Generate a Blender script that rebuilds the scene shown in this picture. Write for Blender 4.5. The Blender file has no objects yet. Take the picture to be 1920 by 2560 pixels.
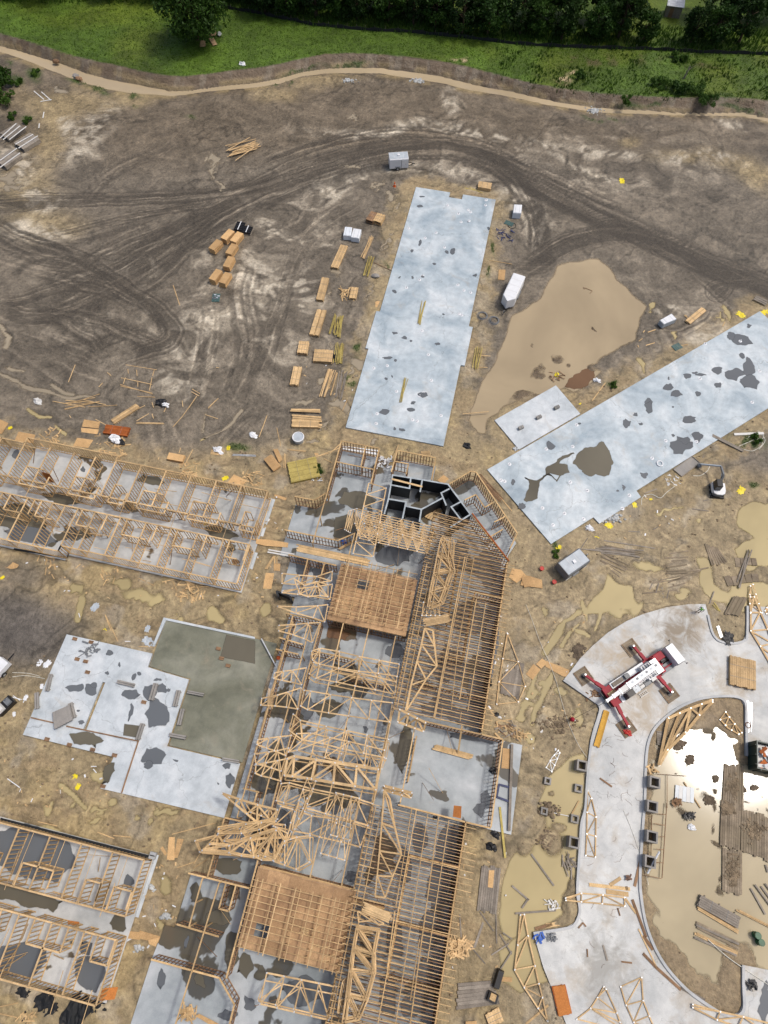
import bpy, bmesh, math, random
import numpy as np
from mathutils import Vector, Matrix
from mathutils.geometry import tessellate_polygon

scn = bpy.context.scene
col = scn.collection
random.seed(7)

# ------------------------------------------------------------------ camera
# drone 84 m up; world axes follow the building grid (x along the wings, y along the long slab)
CAM_H = 84.0
FOC = 1640.0                       # focal length for a 1920 x 2560 frame
PITCH, ROLL, YAW = (math.radians(a) for a in (64.6963, 0.9093, 11.6701))
def _axes():
    cp, sp = math.cos(PITCH), math.sin(PITCH)
    fwd = np.array([0, cp, -sp]); up = np.array([0, sp, cp]); rt = np.array([1., 0, 0])
    r = rt*math.cos(ROLL) + up*math.sin(ROLL); u = -rt*math.sin(ROLL) + up*math.cos(ROLL)
    c, s = math.cos(YAW), math.sin(YAW)
    M = np.array([[c, -s, 0], [s, c, 0], [0, 0, 1]])
    return M @ r, M @ u, M @ fwd
AR, AU, AF = _axes()
cam_d = bpy.data.cameras.new('camera'); cam = bpy.data.objects.new('camera', cam_d); col.objects.link(cam)
cam_d.sensor_fit = 'VERTICAL'; cam_d.sensor_height = 36.0; cam_d.lens = FOC/2560*36.0
cam_d.clip_start = 0.5; cam_d.clip_end = 3000
cam.matrix_world = Matrix(((AR[0], AU[0], -AF[0], 0), (AR[1], AU[1], -AF[1], 0), (AR[2], AU[2], -AF[2], CAM_H), (0, 0, 0, 1)))
scn.camera = cam

# ------------------------------------------------------------------ sky, sun, exposure
SUN_EL, SUN_AZ = math.radians(62.5), math.radians(24.0)     # azimuth counted from +x towards +y
world = bpy.data.worlds.new('World'); scn.world = world; world.use_nodes = True
wn = world.node_tree; bg = wn.nodes['Background']
sky = wn.nodes.new('ShaderNodeTexSky'); sky.sky_type = 'NISHITA'; sky.sun_disc = False
sky.sun_elevation = SUN_EL; sky.sun_rotation = math.pi/2 - SUN_AZ
sky.air_density = 1.0; sky.dust_density = 5.0; sky.ozone_density = 1.0
wn.links.new(sky.outputs[0], bg.inputs[0]); bg.inputs[1].default_value = 0.128
sd = bpy.data.lights.new('sun', 'SUN'); sd.energy = 1.9; sd.angle = math.radians(7.0); sd.color = (1.0, 0.96, 0.9)
sun = bpy.data.objects.new('sun', sd); col.objects.link(sun)
sv = Vector((math.cos(SUN_EL)*math.cos(SUN_AZ), math.cos(SUN_EL)*math.sin(SUN_AZ), math.sin(SUN_EL)))
sun.rotation_euler = sv.to_track_quat('Z', 'Y').to_euler()
sun.location = (60, 30, 120)
vs = scn.view_settings
vs.view_transform = 'Standard'; vs.look = 'None'; vs.gamma = 1.0; vs.use_curve_mapping = False
vs.exposure = 0.0

# ------------------------------------------------------------------ survey points: image position -> place on the plane z
REG = {c + str(r+1): (x, y, 2.592) for c, x in zip('LMR', (0, 640, 1280)) for r, y in enumerate((0, 500, 1000, 1500, 2000))}
REG.update(Q1=(940, 1360, 4.425), Q2=(640, 1640, 4.608), Q3=(1400, 1560, 4.608), Q4=(640, 1080, 4.608), Q5=(480, 1960, 5.184), P=(0, 0, 1.0))
def upx(reg, x, y):
    o = REG[reg]; return o[0] + x/o[2], o[1] + y/o[2]
def at(reg, x, y, z=0.0):
    u, v = upx(reg, x, y)
    d = AR*((u-960)/FOC) + AU*((1280-v)/FOC) + AF
    d = d*((CAM_H-z)/-d[2])
    return Vector((d[0], d[1], z))
def pts(reg, *xy, z=0.0):
    return [at(reg, x, y, z) for x, y in xy]

# ------------------------------------------------------------------ numpy noise
def _hash(ix, iy, seed):
    h = ix.astype(np.uint32)*np.uint32(374761393) + iy.astype(np.uint32)*np.uint32(668265263) + np.uint32((seed*974634777) & 0xffffffff)
    h = (h ^ (h >> np.uint32(13)))*np.uint32(1274126177)
    h = h ^ (h >> np.uint32(16))
    return (h & np.uint32(0xffff)).astype(np.float32)/np.float32(65535.0)
def vnoise(x, y, seed=0):
    x = np.asarray(x, np.float32); y = np.asarray(y, np.float32); ix = np.floor(x); iy = np.floor(y); fx = x-ix; fy = y-iy
    fx = fx*fx*fx*(fx*(fx*6-15)+10); fy = fy*fy*fy*(fy*(fy*6-15)+10)
    ix = ix.astype(np.int32); iy = iy.astype(np.int32)
    a = _hash(ix, iy, seed); b = _hash(ix+1, iy, seed); c = _hash(ix, iy+1, seed); d = _hash(ix+1, iy+1, seed)
    return (a*(1-fx)+b*fx)*(1-fy) + (c*(1-fx)+d*fx)*fy
def fbm(x, y, seed=0, octaves=4, gain=0.5):
    s = 0; a = 1.0; t = 0
    for o in range(octaves):
        s = s + a*vnoise(x*2**o + 17.3*o, y*2**o - 9.1*o, seed+o*31); t += a; a *= gain
    return s/t
def sstep(a, b, x):
    t = np.clip((x-a)/(b-a), 0, 1); return t*t*(3-2*t)
def seg_dist(px, py, poly):
    """distance to a polyline and the length along it"""
    best = np.full(px.shape, 1e9); along = np.zeros(px.shape); side = np.zeros(px.shape); L = 0
    for (x0, y0), (x1, y1) in zip(poly, poly[1:]):
        dx, dy = x1-x0, y1-y0; l2 = dx*dx+dy*dy; l = math.sqrt(l2)
        t = np.clip(((px-x0)*dx+(py-y0)*dy)/l2, 0, 1)
        ex, ey = px-(x0+t*dx), py-(y0+t*dy); d = np.sqrt(ex*ex+ey*ey)
        m = d < best
        best = np.where(m, d, best); along = np.where(m, L+t*l, along)
        side = np.where(m, np.sign(dx*ey-dy*ex)*d, side); L += l
    return best, along, side
def smooth_line(p, n=6):
    """Catmull-Rom through the points"""
    p = [np.array(q[:2], float) for q in p]; out = []
    for i in range(len(p)-1):
        p0 = p[max(i-1, 0)]; p1 = p[i]; p2 = p[i+1]; p3 = p[min(i+2, len(p)-1)]
        for k in range(n):
            t = k/n
            out.append(0.5*((2*p1)+(p2-p0)*t+(2*p0-5*p1+4*p2-p3)*t*t+(3*p1-p0-3*p2+p3)*t**3))
    out.append(p[-1]); return [tuple(q) for q in out]
def in_poly(px, py, poly):
    inside = np.zeros(px.shape, bool); n = len(poly)
    for i in range(n):
        x0, y0 = poly[i][:2]; x1, y1 = poly[(i+1) % n][:2]
        c = ((y0 > py) != (y1 > py))
        if y1 != y0: inside ^= c & (px < (x1-x0)*(py-y0)/(y1-y0)+x0)
    return inside

# ------------------------------------------------------------------ materials
MATS = {}
def new_mat(name):
    m = bpy.data.materials.new(name); m.use_nodes = True
    nt = m.node_tree; b = nt.nodes['Principled BSDF']; MATS[name] = m
    return m, nt, b
def noise_node(nt, scale, detail=4, rough=0.55, coord='Object', stretch=None, dist=0.0):
    tc = nt.nodes.new('ShaderNodeTexCoord'); n = nt.nodes.new('ShaderNodeTexNoise')
    n.inputs['Scale'].default_value = scale; n.inputs['Detail'].default_value = detail; n.inputs['Roughness'].default_value = rough
    n.inputs['Distortion'].default_value = dist
    src = tc.outputs[coord]
    if coord == 'World':
        pass
    if stretch:
        mp = nt.nodes.new('ShaderNodeMapping'); mp.inputs['Scale'].default_value = stretch
        nt.links.new(src, mp.inputs[0]); src = mp.outputs[0]
    nt.links.new(src, n.inputs['Vector'])
    return n
def world_noise(nt, scale, detail=4, rough=0.55, dist=0.0, stretch=None):
    g = nt.nodes.new('ShaderNodeNewGeometry'); n = nt.nodes.new('ShaderNodeTexNoise')
    n.inputs['Scale'].default_value = scale; n.inputs['Detail'].default_value = detail
    n.inputs['Roughness'].default_value = rough; n.inputs['Distortion'].default_value = dist
    src = g.outputs['Position']
    if stretch:
        mp = nt.nodes.new('ShaderNodeMapping'); mp.inputs['Scale'].default_value = stretch
        nt.links.new(src, mp.inputs[0]); src = mp.outputs[0]
    nt.links.new(src, n.inputs['Vector'])
    return n
def ramp(nt, fac, stops):
    r = nt.nodes.new('ShaderNodeValToRGB'); e = r.color_ramp.elements
    while len(e) < len(stops): e.new(0.5)
    for i, (p, c) in enumerate(stops):
        e[i].position = p; e[i].color = (c[0], c[1], c[2], 1)
    nt.links.new(fac, r.inputs[0]); return r
def mixc(nt, fac, a, b, mode='MIX'):
    m = nt.nodes.new('ShaderNodeMix'); m.data_type = 'RGBA'; m.blend_type = mode
    for s, v in ((m.inputs[0], fac), (m.inputs[6], a), (m.inputs[7], b)):
        if hasattr(v, 'is_output'): nt.links.new(v, s)
        elif isinstance(v, (int, float)): s.default_value = v
        else: s.default_value = (v[0], v[1], v[2], 1)
    return m.outputs[2]
def bump(nt, b, h, strength=0.4, dist=0.05):
    n = nt.nodes.new('ShaderNodeBump'); n.inputs['Strength'].default_value = strength; n.inputs['Distance'].default_value = dist
    nt.links.new(h, n.inputs['Height']); nt.links.new(n.outputs[0], b.inputs['Normal'])
def plain(name, c, rough=0.6, metal=0.0, var=0.25, scale=1.2, spec=0.4):
    m, nt, b = new_mat(name)
    n = world_noise(nt, scale, 5, 0.6)
    lo = [x*(1-var) for x in c]; hi = [min(1, x*(1+var)) for x in c]
    r = ramp(nt, n.outputs[0], [(0.3, lo), (0.7, hi)])
    nt.links.new(r.outputs[0], b.inputs['Base Color'])
    b.inputs['Roughness'].default_value = rough; b.inputs['Metallic'].default_value = metal
    b.inputs['Specular IOR Level'].default_value = spec
    return m
def wood(name, c, rough=0.75, var=0.28, stain=None):
    """sawn timber: every board a little different, fine grain along the piece, damp stains"""
    m, nt, b = new_mat(name)
    oi = nt.nodes.new('ShaderNodeObjectInfo')
    n = world_noise(nt, 0.9, 5, 0.65)
    f = world_noise(nt, 9.0, 3, 0.6)
    lo = [x*(1-var) for x in c]; hi = [min(1, x*(1+var)) for x in c]
    r = ramp(nt, n.outputs[0], [(0.25, lo), (0.75, hi)])
    rr = ramp(nt, oi.outputs['Random'], [(0.0, (0.74, 0.72, 0.7)), (1.0, (1.15, 1.14, 1.12))])
    c1 = mixc(nt, 1.0, r.outputs[0], rr.outputs[0], 'MULTIPLY')
    fr = ramp(nt, f.outputs[0], [(0.3, (0.78, 0.76, 0.72)), (0.7, (1.1, 1.1, 1.1))])
    c2 = mixc(nt, 1.0, c1, fr.outputs[0], 'MULTIPLY')
    if stain:
        s = world_noise(nt, 0.35, 4, 0.6)
        sr = ramp(nt, s.outputs[0], [(0.48, (0, 0, 0)), (0.62, (1, 1, 1))])
        c2 = mixc(nt, sr.outputs[0], c2, stain)
    nt.links.new(c2, b.inputs['Base Color']); b.inputs['Roughness'].default_value = rough
    b.inputs['Specular IOR Level'].default_value = 0.25
    return m
wood('lumber', (0.60, 0.42, 0.22))
wood('lumber_pale', (0.63, 0.445, 0.24))
wood('lumber_frame', (0.56, 0.385, 0.195), var=0.32)
wood('lumber_treated', (0.42, 0.34, 0.11))
wood('lumber_gold', (0.58, 0.33, 0.06))
wood('lumber_grey', (0.27, 0.24, 0.205), var=0.35)
wood('lumber_damp', (0.27, 0.165, 0.095), var=0.35)
wood('lumber_red', (0.42, 0.12, 0.03))
wood('plywood', (0.60, 0.39, 0.19), var=0.18)
wood('plywood_orange', (0.50, 0.19, 0.05), var=0.2)
wood('deck_board', (0.46, 0.295, 0.16), var=0.22, stain=(0.29, 0.175, 0.095))
wood('mat_timber', (0.27, 0.22, 0.16), var=0.45, stain=(0.20, 0.16, 0.105))
wood('bark', (0.10, 0.07, 0.045), var=0.4)

def concrete(name, a, b_, c_, rough=0.45, wet=None, scale=0.12, muddy=0.0):
    m, nt, b = new_mat(name)
    n1 = world_noise(nt, scale, 5, 0.6, 0.6); n2 = world_noise(nt, scale*6, 4, 0.65); n3 = world_noise(nt, 14.0, 2, 0.5)
    r1 = ramp(nt, n1.outputs[0], [(0.32, a), (0.5, b_), (0.68, c_)])
    r2 = ramp(nt, n2.outputs[0], [(0.3, (0.82, 0.83, 0.84)), (0.6, (1.03, 1.03, 1.03))])
    c1 = mixc(nt, 1.0, r1.outputs[0], r2.outputs[0], 'MULTIPLY')
    r3 = ramp(nt, n3.outputs[0], [(0.3, (0.9, 0.9, 0.9)), (0.7, (1.05, 1.05, 1.05))])
    c2 = mixc(nt, 1.0, c1, r3.outputs[0], 'MULTIPLY')
    # rusty / muddy wash
    n4 = world_noise(nt, 0.22, 4, 0.62, 1.0); r4 = ramp(nt, n4.outputs[0], [(0.60, (0, 0, 0)), (0.80, (0.55, 0.55, 0.55))])
    c3 = mixc(nt, r4.outputs[0], c2, (0.40, 0.33, 0.24))
    if muddy:
        n5 = world_noise(nt, 0.16, 6, 0.66, 0.4); r5 = ramp(nt, n5.outputs[0], [(0.62-muddy, (0, 0, 0)), (0.76-muddy, (0.75, 0.75, 0.75))])
        c3 = mixc(nt, r5.outputs[0], c3, (0.36, 0.29, 0.20))
    if wet:
        n6 = world_noise(nt, 0.17, 4, 0.5, 0.3); w = ramp(nt, n6.outputs[0], [(wet, (0, 0, 0)), (wet+0.015, (1, 1, 1))])
        wc = world_noise(nt, 0.12, 3, 0.5); wr = ramp(nt, wc.outputs[0], [(0.35, (0.075, 0.078, 0.075)), (0.55, (0.105, 0.09, 0.06)), (0.7, (0.15, 0.10, 0.055))])
        c3 = mixc(nt, w.outputs[0], c3, wr.outputs[0])
        rg = nt.nodes.new('ShaderNodeMapRange'); nt.links.new(w.outputs[0], rg.inputs[0])
        rg.inputs[3].default_value = rough; rg.inputs[4].default_value = 0.06
        nt.links.new(rg.outputs[0], b.inputs['Roughness'])
    else:
        b.inputs['Roughness'].default_value = rough
    if name in ('slab_pale', 'slab_white', 'road_concrete'):      # hairline cracks
        vo = nt.nodes.new('ShaderNodeTexVoronoi'); vo.feature = 'DISTANCE_TO_EDGE'; vo.inputs['Scale'].default_value = .11 if name != 'road_concrete' else .2
        g = nt.nodes.new('ShaderNodeNewGeometry'); wn_ = world_noise(nt, .5, 3, .6)
        sc_ = nt.nodes.new('ShaderNodeVectorMath'); sc_.operation = 'MULTIPLY_ADD'; nt.links.new(wn_.outputs['Color'], sc_.inputs[0]); sc_.inputs[1].default_value = (3, 3, 0); nt.links.new(g.outputs['Position'], sc_.inputs[2]); nt.links.new(sc_.outputs[0], vo.inputs['Vector'])
        cr_ = ramp(nt, vo.outputs['Distance'], [(0.0, (.5, .5, .5)), (0.004, (0, 0, 0))]); c3 = mixc(nt, cr_.outputs[0], c3, (.13, .13, .12))
    if name == 'road_concrete':                                  # mud tracked on to the concrete round the crane
        g = nt.nodes.new('ShaderNodeNewGeometry'); wn2 = world_noise(nt, .45, 6, .7, .8)
        for (cx, cy, rad, cl) in ((33.5, 31.0, 7.5, (.20, .15, .09)), (27.0, 26.0, 6.5, (.40, .32, .22)), (29.5, 20.0, 6.0, (.38, .31, .22)), (26.5, -8.0, 7.0, (.30, .29, .26)), (40, 24, 5, (.38, .32, .24))):
            ds = nt.nodes.new('ShaderNodeVectorMath'); ds.operation = 'DISTANCE'; nt.links.new(g.outputs['Position'], ds.inputs[0]); ds.inputs[1].default_value = (cx, cy, .15)
            mr = nt.nodes.new('ShaderNodeMapRange'); nt.links.new(ds.outputs['Value'], mr.inputs[0]); mr.inputs[1].default_value = 0; mr.inputs[2].default_value = rad; mr.inputs[3].default_value = .34; mr.inputs[4].default_value = -.12
            ad = nt.nodes.new('ShaderNodeMath'); ad.operation = 'ADD'; nt.links.new(mr.outputs[0], ad.inputs[0]); nt.links.new(wn2.outputs[0], ad.inputs[1]); rr_ = ramp(nt, ad.outputs[0], [(.58, (0, 0, 0)), (.82, (.85, .85, .85))]); c3 = mixc(nt, rr_.outputs[0], c3, cl)
    nt.links.new(c3, b.inputs['Base Color'])
    bump(nt, b, n3.outputs[0], 0.15, 0.01)
    return m
concrete('slab_pale', (0.29, 0.36, 0.41), (0.45, 0.515, 0.55), (0.62, 0.66, 0.675), scale=0.17)
concrete('slab_white', (0.43, 0.47, 0.49), (0.54, 0.58, 0.60), (0.65, 0.67, 0.675), scale=0.15)
concrete('slab_rooms', (0.34, 0.355, 0.35), (0.47, 0.48, 0.47), (0.60, 0.60, 0.575), wet=0.66)
concrete('slab_hall', (0.26, 0.29, 0.30), (0.36, 0.39, 0.40), (0.49, 0.51, 0.515), wet=0.565)
concrete('slab_olive', (0.15, 0.15, 0.105), (0.205, 0.205, 0.15), (0.29, 0.285, 0.22), rough=0.16, muddy=0.03)
concrete('road_concrete', (0.44, 0.45, 0.44), (0.54, 0.54, 0.52), (0.64, 0.64, 0.61), rough=0.6, muddy=0.10)
concrete('kerb_concrete', (0.36, 0.37, 0.37), (0.44, 0.45, 0.45), (0.5, 0.5, 0.49), rough=0.6)
concrete('block_grey', (0.21, 0.20, 0.18), (0.29, 0.27, 0.245), (0.36, 0.34, 0.31), rough=0.8)
plain('block_black', (0.028, 0.030, 0.032), 0.65)
plain('block_cap', (0.36, 0.40, 0.42), 0.8)
plain('white_paint', (0.72, 0.73, 0.74), 0.35, var=0.05)
plain('white_wrap', (0.70, 0.74, 0.78), 0.3, var=0.08)
plain('off_white', (0.62, 0.61, 0.58), 0.5, var=0.08)
plain('grey_panel', (0.42, 0.46, 0.49), 0.35, var=0.12)
plain('grey_dark', (0.16, 0.17, 0.18), 0.45, var=0.15)
plain('steel', (0.38, 0.39, 0.40), 0.35, 0.7)
plain('zinc', (0.55, 0.57, 0.58), 0.4, 0.5)
plain('black', (0.012, 0.012, 0.013), 0.45)
plain('rubber', (0.02, 0.02, 0.02), 0.8)
plain('crane_red', (0.30, 0.012, 0.026), 0.5, var=0.12, spec=.25)
plain('red', (0.45, 0.03, 0.02), 0.45)
plain('orange', (0.70, 0.13, 0.02), 0.5)
plain('yellow', (0.75, 0.60, 0.02), 0.45, var=0.15)
plain('green_paint', (0.012, 0.09, 0.035), 0.35)
plain('dumpster_green', (0.008, 0.03, 0.026), 0.4)
plain('hivis', (0.25, 0.75, 0.08), 0.6)
plain('blue', (0.02, 0.10, 0.42), 0.5)
plain('navy', (0.02, 0.03, 0.10), 0.5)
plain('green_crate', (0.07, 0.13, 0.12), 0.5)
plain('dark_cloth', (0.025, 0.027, 0.035), 0.9)
plain('skin', (0.45, 0.27, 0.18), 0.6, var=0.05)
plain('glass_dark', (0.02, 0.025, 0.03), 0.05)
plain('cardboard', (0.40, 0.27, 0.15), 0.8)
plain('rebar', (0.16, 0.09, 0.06), 0.7)
plain('rock_white', (0.43, 0.44, 0.43), 0.8)
plain('silt_black', (0.010, 0.011, 0.012), 0.7)
plain('rope', (0.6, 0.58, 0.5), 0.8)

def water(name, c, rough=0.035, var=0.12):
    m, nt, b = new_mat(name)
    n = world_noise(nt, 0.06, 4, 0.55, 0.5)
    r = ramp(nt, n.outputs[0], [(0.3, [x*(1-var) for x in c]), (0.7, [x*(1+var) for x in c])])
    nt.links.new(r.outputs[0], b.inputs['Base Color'])
    b.inputs['Roughness'].default_value = rough; b.inputs['IOR'].default_value = 1.33
    w = world_noise(nt, 1.6, 3, 0.5); bump(nt, b, w.outputs[0], 0.03, 0.02)
    soft = name in ('water_dark', 'water_brown', 'water_rust')
    if name != 'water_stream':
        a = nt.nodes.new('ShaderNodeAttribute'); a.attribute_name = 'depth'; mr = nt.nodes.new('ShaderNodeMapRange'); mr.inputs[2].default_value = .1 if soft else .15; mr.inputs[3].default_value = .0 if soft else .25; mr.inputs[4].default_value = 1.0
        nt.links.new(a.outputs['Fac'], mr.inputs[0]); nt.links.new(mr.outputs[0], b.inputs['Alpha'])
    return m
water('water_pond', (0.37, 0.292, 0.185), var=.2)
water('water_basin', (0.39, 0.325, 0.205), rough=0.11, var=.2)
water('water_puddle', (0.42, 0.34, 0.175), var=.2); water('water_mud', (0.31, 0.26, 0.185))
water('water_stream', (0.42, 0.335, 0.215), rough=0.12)
water('water_dark', (0.125, 0.135, 0.145), rough=0.08)  # dark wet slab; also carries the painted shade under the roof framing
water('water_brown', (0.118, 0.106, 0.078), rough=0.07, var=0.3)
water('water_rust', (0.16, 0.090, 0.048), rough=0.07, var=0.25)

# ------------------------------------------------------------------ object helpers
WM = {}
I4 = Matrix.Identity(4)
def link(o, parent=None, world=I4):
    col.objects.link(o)
    if parent is not None:
        o.parent = parent; o.matrix_parent_inverse = WM[parent].inverted()
    o.matrix_basis = world; WM[o] = world.copy()
    return o
def tag(o, label=None, cat=None, group=None, kind=None):
    if label: o['label'] = label
    if cat: o['category'] = cat
    if group: o['group'] = group
    if kind: o['kind'] = kind
    return o
def thing(name, label, cat, loc=(0, 0, 0), group=None, rz=0.0):
    o = bpy.data.objects.new(name, None); o.empty_display_size = 0.3
    link(o, None, Matrix.Translation(Vector(loc)) @ Matrix.Rotation(rz, 4, 'Z'))
    return tag(o, label, cat, group)
class MB:
    def __init__(s): s.v = []; s.f = []
    def quadbox(s, c8):
        n = len(s.v); s.v += [tuple(p) for p in c8]
        s.f += [(n, n+3, n+2, n+1), (n+4, n+5, n+6, n+7), (n, n+1, n+5, n+4), (n+1, n+2, n+6, n+5), (n+2, n+3, n+7, n+6), (n+3, n, n+4, n+7)]
    def box(s, c, d, rz=0.0, tilt=None):
        hx, hy, hz = d[0]/2, d[1]/2, d[2]/2; ca, sa = math.cos(rz), math.sin(rz)
        out = []
        for z in (-hz, hz):
            for x, y in ((-hx, -hy), (hx, -hy), (hx, hy), (-hx, hy)):
                out.append((c[0]+x*ca-y*sa, c[1]+x*sa+y*ca, c[2]+z))
        s.quadbox(out); return s
    def beam(s, p, q, w, h, up=(0, 0, 1)):
        """timber from p to q: w wide across, h along up"""
        p = Vector(p); q = Vector(q); a = q-p
        if a.length < 1e-6: return s
        a.normalize(); up = Vector(up)
        if abs(a.dot(up)) > 0.98: up = Vector((1, 0, 0)) if abs(a.x) < 0.9 else Vector((0, 1, 0))
        r = a.cross(up).normalized()*(w/2); u = r.cross(a).normalized()*(h/2)
        s.quadbox([p-r-u, p+r-u, q+r-u, q-r-u, p-r+u, p+r+u, q+r+u, q-r+u]); return s
    def prism(s, poly, z0, z1):
        n = len(s.v); k = len(poly)
        ar = sum(poly[i][0]*poly[(i+1) % k][1]-poly[(i+1) % k][0]*poly[i][1] for i in range(k))
        if ar < 0: poly = poly[::-1]
        s.v += [(p[0], p[1], z0) for p in poly] + [(p[0], p[1], z1) for p in poly]
        for i in range(k): s.f.append((n+i, n+(i+1) % k, n+k+(i+1) % k, n+k+i))
        for t in tessellate_polygon([[Vector((p[0], p[1], 0)) for p in poly]]):
            a, b, c = t
            A, B, C = poly[a], poly[b], poly[c]
            cr = (B[0]-A[0])*(C[1]-A[1])-(B[1]-A[1])*(C[0]-A[0])
            if cr < 0: b, c = c, b
            s.f.append((n+k+a, n+k+b, n+k+c)); s.f.append((n+a, n+c, n+b))
        return s
    def sheet(s, poly, z):
        n = len(s.v)
        for t in tessellate_polygon([[Vector((p[0], p[1], 0)) for p in poly]]):
            a, b, c = t; A, B, C = poly[a], poly[b], poly[c]
            if (B[0]-A[0])*(C[1]-A[1])-(B[1]-A[1])*(C[0]-A[0]) < 0: b, c = c, b
            s.f.append((n+a, n+b, n+c))
        s.v += [(p[0], p[1], z) for p in poly]; return s
    def cyl(s, p, q, r, n=10, r2=None):
        p = Vector(p); q = Vector(q); a = (q-p).normalized()
        t = Vector((0, 0, 1)) if abs(a.z) < 0.9 else Vector((1, 0, 0))
        u = a.cross(t).normalized(); w = a.cross(u); k = len(s.v); r2 = r if r2 is None else r2
        for c, rr in ((p, r), (q, r2)):
            for i in range(n):
                th = 2*math.pi*i/n; s.v.append(tuple(c+u*(rr*math.cos(th))+w*(rr*math.sin(th))))
        for i in range(n): s.f.append((k+i, k+n+i, k+n+(i+1) % n, k+(i+1) % n))
        s.f.append(tuple(k+i for i in range(n))); s.f.append(tuple(k+n+i for i in range(n-1, -1, -1)))
        return s
    def tube(s, path, r, n=6):
        for a, b in zip(path, path[1:]): s.cyl(a, b, r, n)
        return s
    def ring(s, c, R, r, n=16, m=6, axis='z'):
        k = len(s.v); c = Vector(c)
        for i in range(n):
            t = 2*math.pi*i/n; d = Vector((math.cos(t), math.sin(t), 0)); e = Vector((0, 0, 1))
            if axis == 'x': d = Vector((0, math.cos(t), math.sin(t))); e = Vector((1, 0, 0))
            for j in range(m):
                a = 2*math.pi*j/m; s.v.append(tuple(c+d*(R+r*math.cos(a))+e*(r*math.sin(a))))
        for i in range(n):
            for j in range(m):
                s.f.append((k+i*m+j, k+((i+1) % n)*m+j, k+((i+1) % n)*m+(j+1) % m, k+i*m+(j+1) % m))
        return s
    def blob(s, c, r, seed=0, n=10, m=6, rough=0.35):
        """lumpy closed pebble / clod / bag"""
        rnd = random.Random(seed); k = len(s.v)
        s.v.append((c[0], c[1], c[2]+r[2]))
        for i in range(1, m):
            ph = math.pi*i/m
            for j in range(n):
                th = 2*math.pi*j/n; q = 1+rnd.uniform(-rough, rough)
                s.v.append((c[0]+r[0]*q*math.sin(ph)*math.cos(th), c[1]+r[1]*q*math.sin(ph)*math.sin(th), c[2]+r[2]*q*math.cos(ph)))
        s.v.append((c[0], c[1], c[2]-r[2])); e = len(s.v)-1
        for j in range(n): s.f.append((k, k+1+j, k+1+(j+1) % n)); s.f.append((e, e-n+(j+1) % n, e-n+j))
        for i in range(m-2):
            for j in range(n):
                a = k+1+i*n; s.f.append((a+j, a+n+j, a+n+(j+1) % n, a+(j+1) % n))
        return s
    def mesh(s, name, mat, smooth=False):
        me = bpy.data.meshes.new(name); me.from_pydata(s.v, [], s.f); me.materials.append(MATS[mat])
        if smooth: me.polygons.foreach_set('use_smooth', [True]*len(me.polygons))
        me.update(); return me
    def build(s, name, mat, parent=None, smooth=False, world=I4):
        o = bpy.data.objects.new(name, s.mesh(name, mat, smooth)); return link(o, parent, world)
_cubes = {}
def cube_mesh(mat):
    if mat not in _cubes: _cubes[mat] = MB().box((0, 0, 0), (1, 1, 1)).mesh('timber_'+mat, mat)
    return _cubes[mat]
def frame_of(p, q, up=(0, 0, 1)):
    p = Vector(p); q = Vector(q); a = (q-p); L = a.length; a.normalize(); up = Vector(up)
    if abs(a.dot(up)) > 0.98: up = Vector((0, 1, 0))
    r = a.cross(up).normalized(); u = r.cross(a).normalized(); c = (p+q)/2
    return a, r, u, c, L
def beam(name, p, q, w, h, mat, parent=None, up=(0, 0, 1)):
    """one timber as an object of its own that shares the unit-box mesh of its material"""
    a, r, u, c, L = frame_of(p, q, up)
    M = Matrix(((a.x*L, -r.x*w, u.x*h, c.x), (a.y*L, -r.y*w, u.y*h, c.y), (a.z*L, -r.z*w, u.z*h, c.z), (0, 0, 0, 1)))
    return link(bpy.data.objects.new(name, cube_mesh(mat)), parent, M)
def struct(o): o['kind'] = 'structure'; return o
def rough_outline(poly, step=0.5, amp=0.18, seed=0, freq=0.9):
    """subdivide an outline and let noise push it about, for water edges"""
    out = []; n = len(poly)
    for i in range(n):
        p = poly[i]; q = poly[(i+1) % n]; L = math.hypot(q[0]-p[0], q[1]-p[1]); k = max(1, int(L/step))
        for j in range(k): out.append((p[0]+(q[0]-p[0])*j/k, p[1]+(q[1]-p[1])*j/k))
    a = np.array(out); 
    dx = (fbm(a[:, 0]*freq, a[:, 1]*freq, seed, 3)-0.5)*2*amp; dy = (fbm(a[:, 0]*freq+50, a[:, 1]*freq+31, seed+5, 3)-0.5)*2*amp
    return [(x+u, y+v) for (x, y), u, v in zip(out, dx, dy)]

# ================================================================== TERRAIN
def PX(reg, *xy): return [upx(reg, x, y) for x, y in xy]
def WP(reg, *xy): return [tuple(at(reg, x, y)[:2]) for x, y in xy]
ROAD_OUT = WP('R4', (1250, 28), (1150, 28), (1000, 48), (850, 92), (740, 138), (620, 212), (520, 298), (440, 380), (380, 460), (330, 522), (440, 598), (545, 668), (562, 705), (550, 760), (525, 835), (505, 920), (495, 1000), (485, 1080), (475, 1200), (465, 1348)) \
    + WP('R5', (440, 150), (430, 300), (420, 450), (413, 600), (428, 690), (425, 740), (400, 795), (350, 822), (135, 855), (200, 1080), (260, 1230), (350, 1452), (400, 1590))
ROAD_IN = WP('R5', (1485, 1065), (1485, 1200), (1490, 1330), (1470, 1375), (1430, 1388), (1350, 1368), (1250, 1308), (1130, 1218), (1010, 1088), (930, 958), (870, 800), (838, 620), (832, 480), (845, 240)) \
    + WP('R4', (862, 1300), (866, 1150), (872, 1020), (885, 930), (915, 855), (965, 795), (1040, 732), (1120, 685), (1220, 648), (1330, 633), (1430, 633), (1485, 650), (1505, 690), (1506, 800), (1508, 1010))
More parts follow.
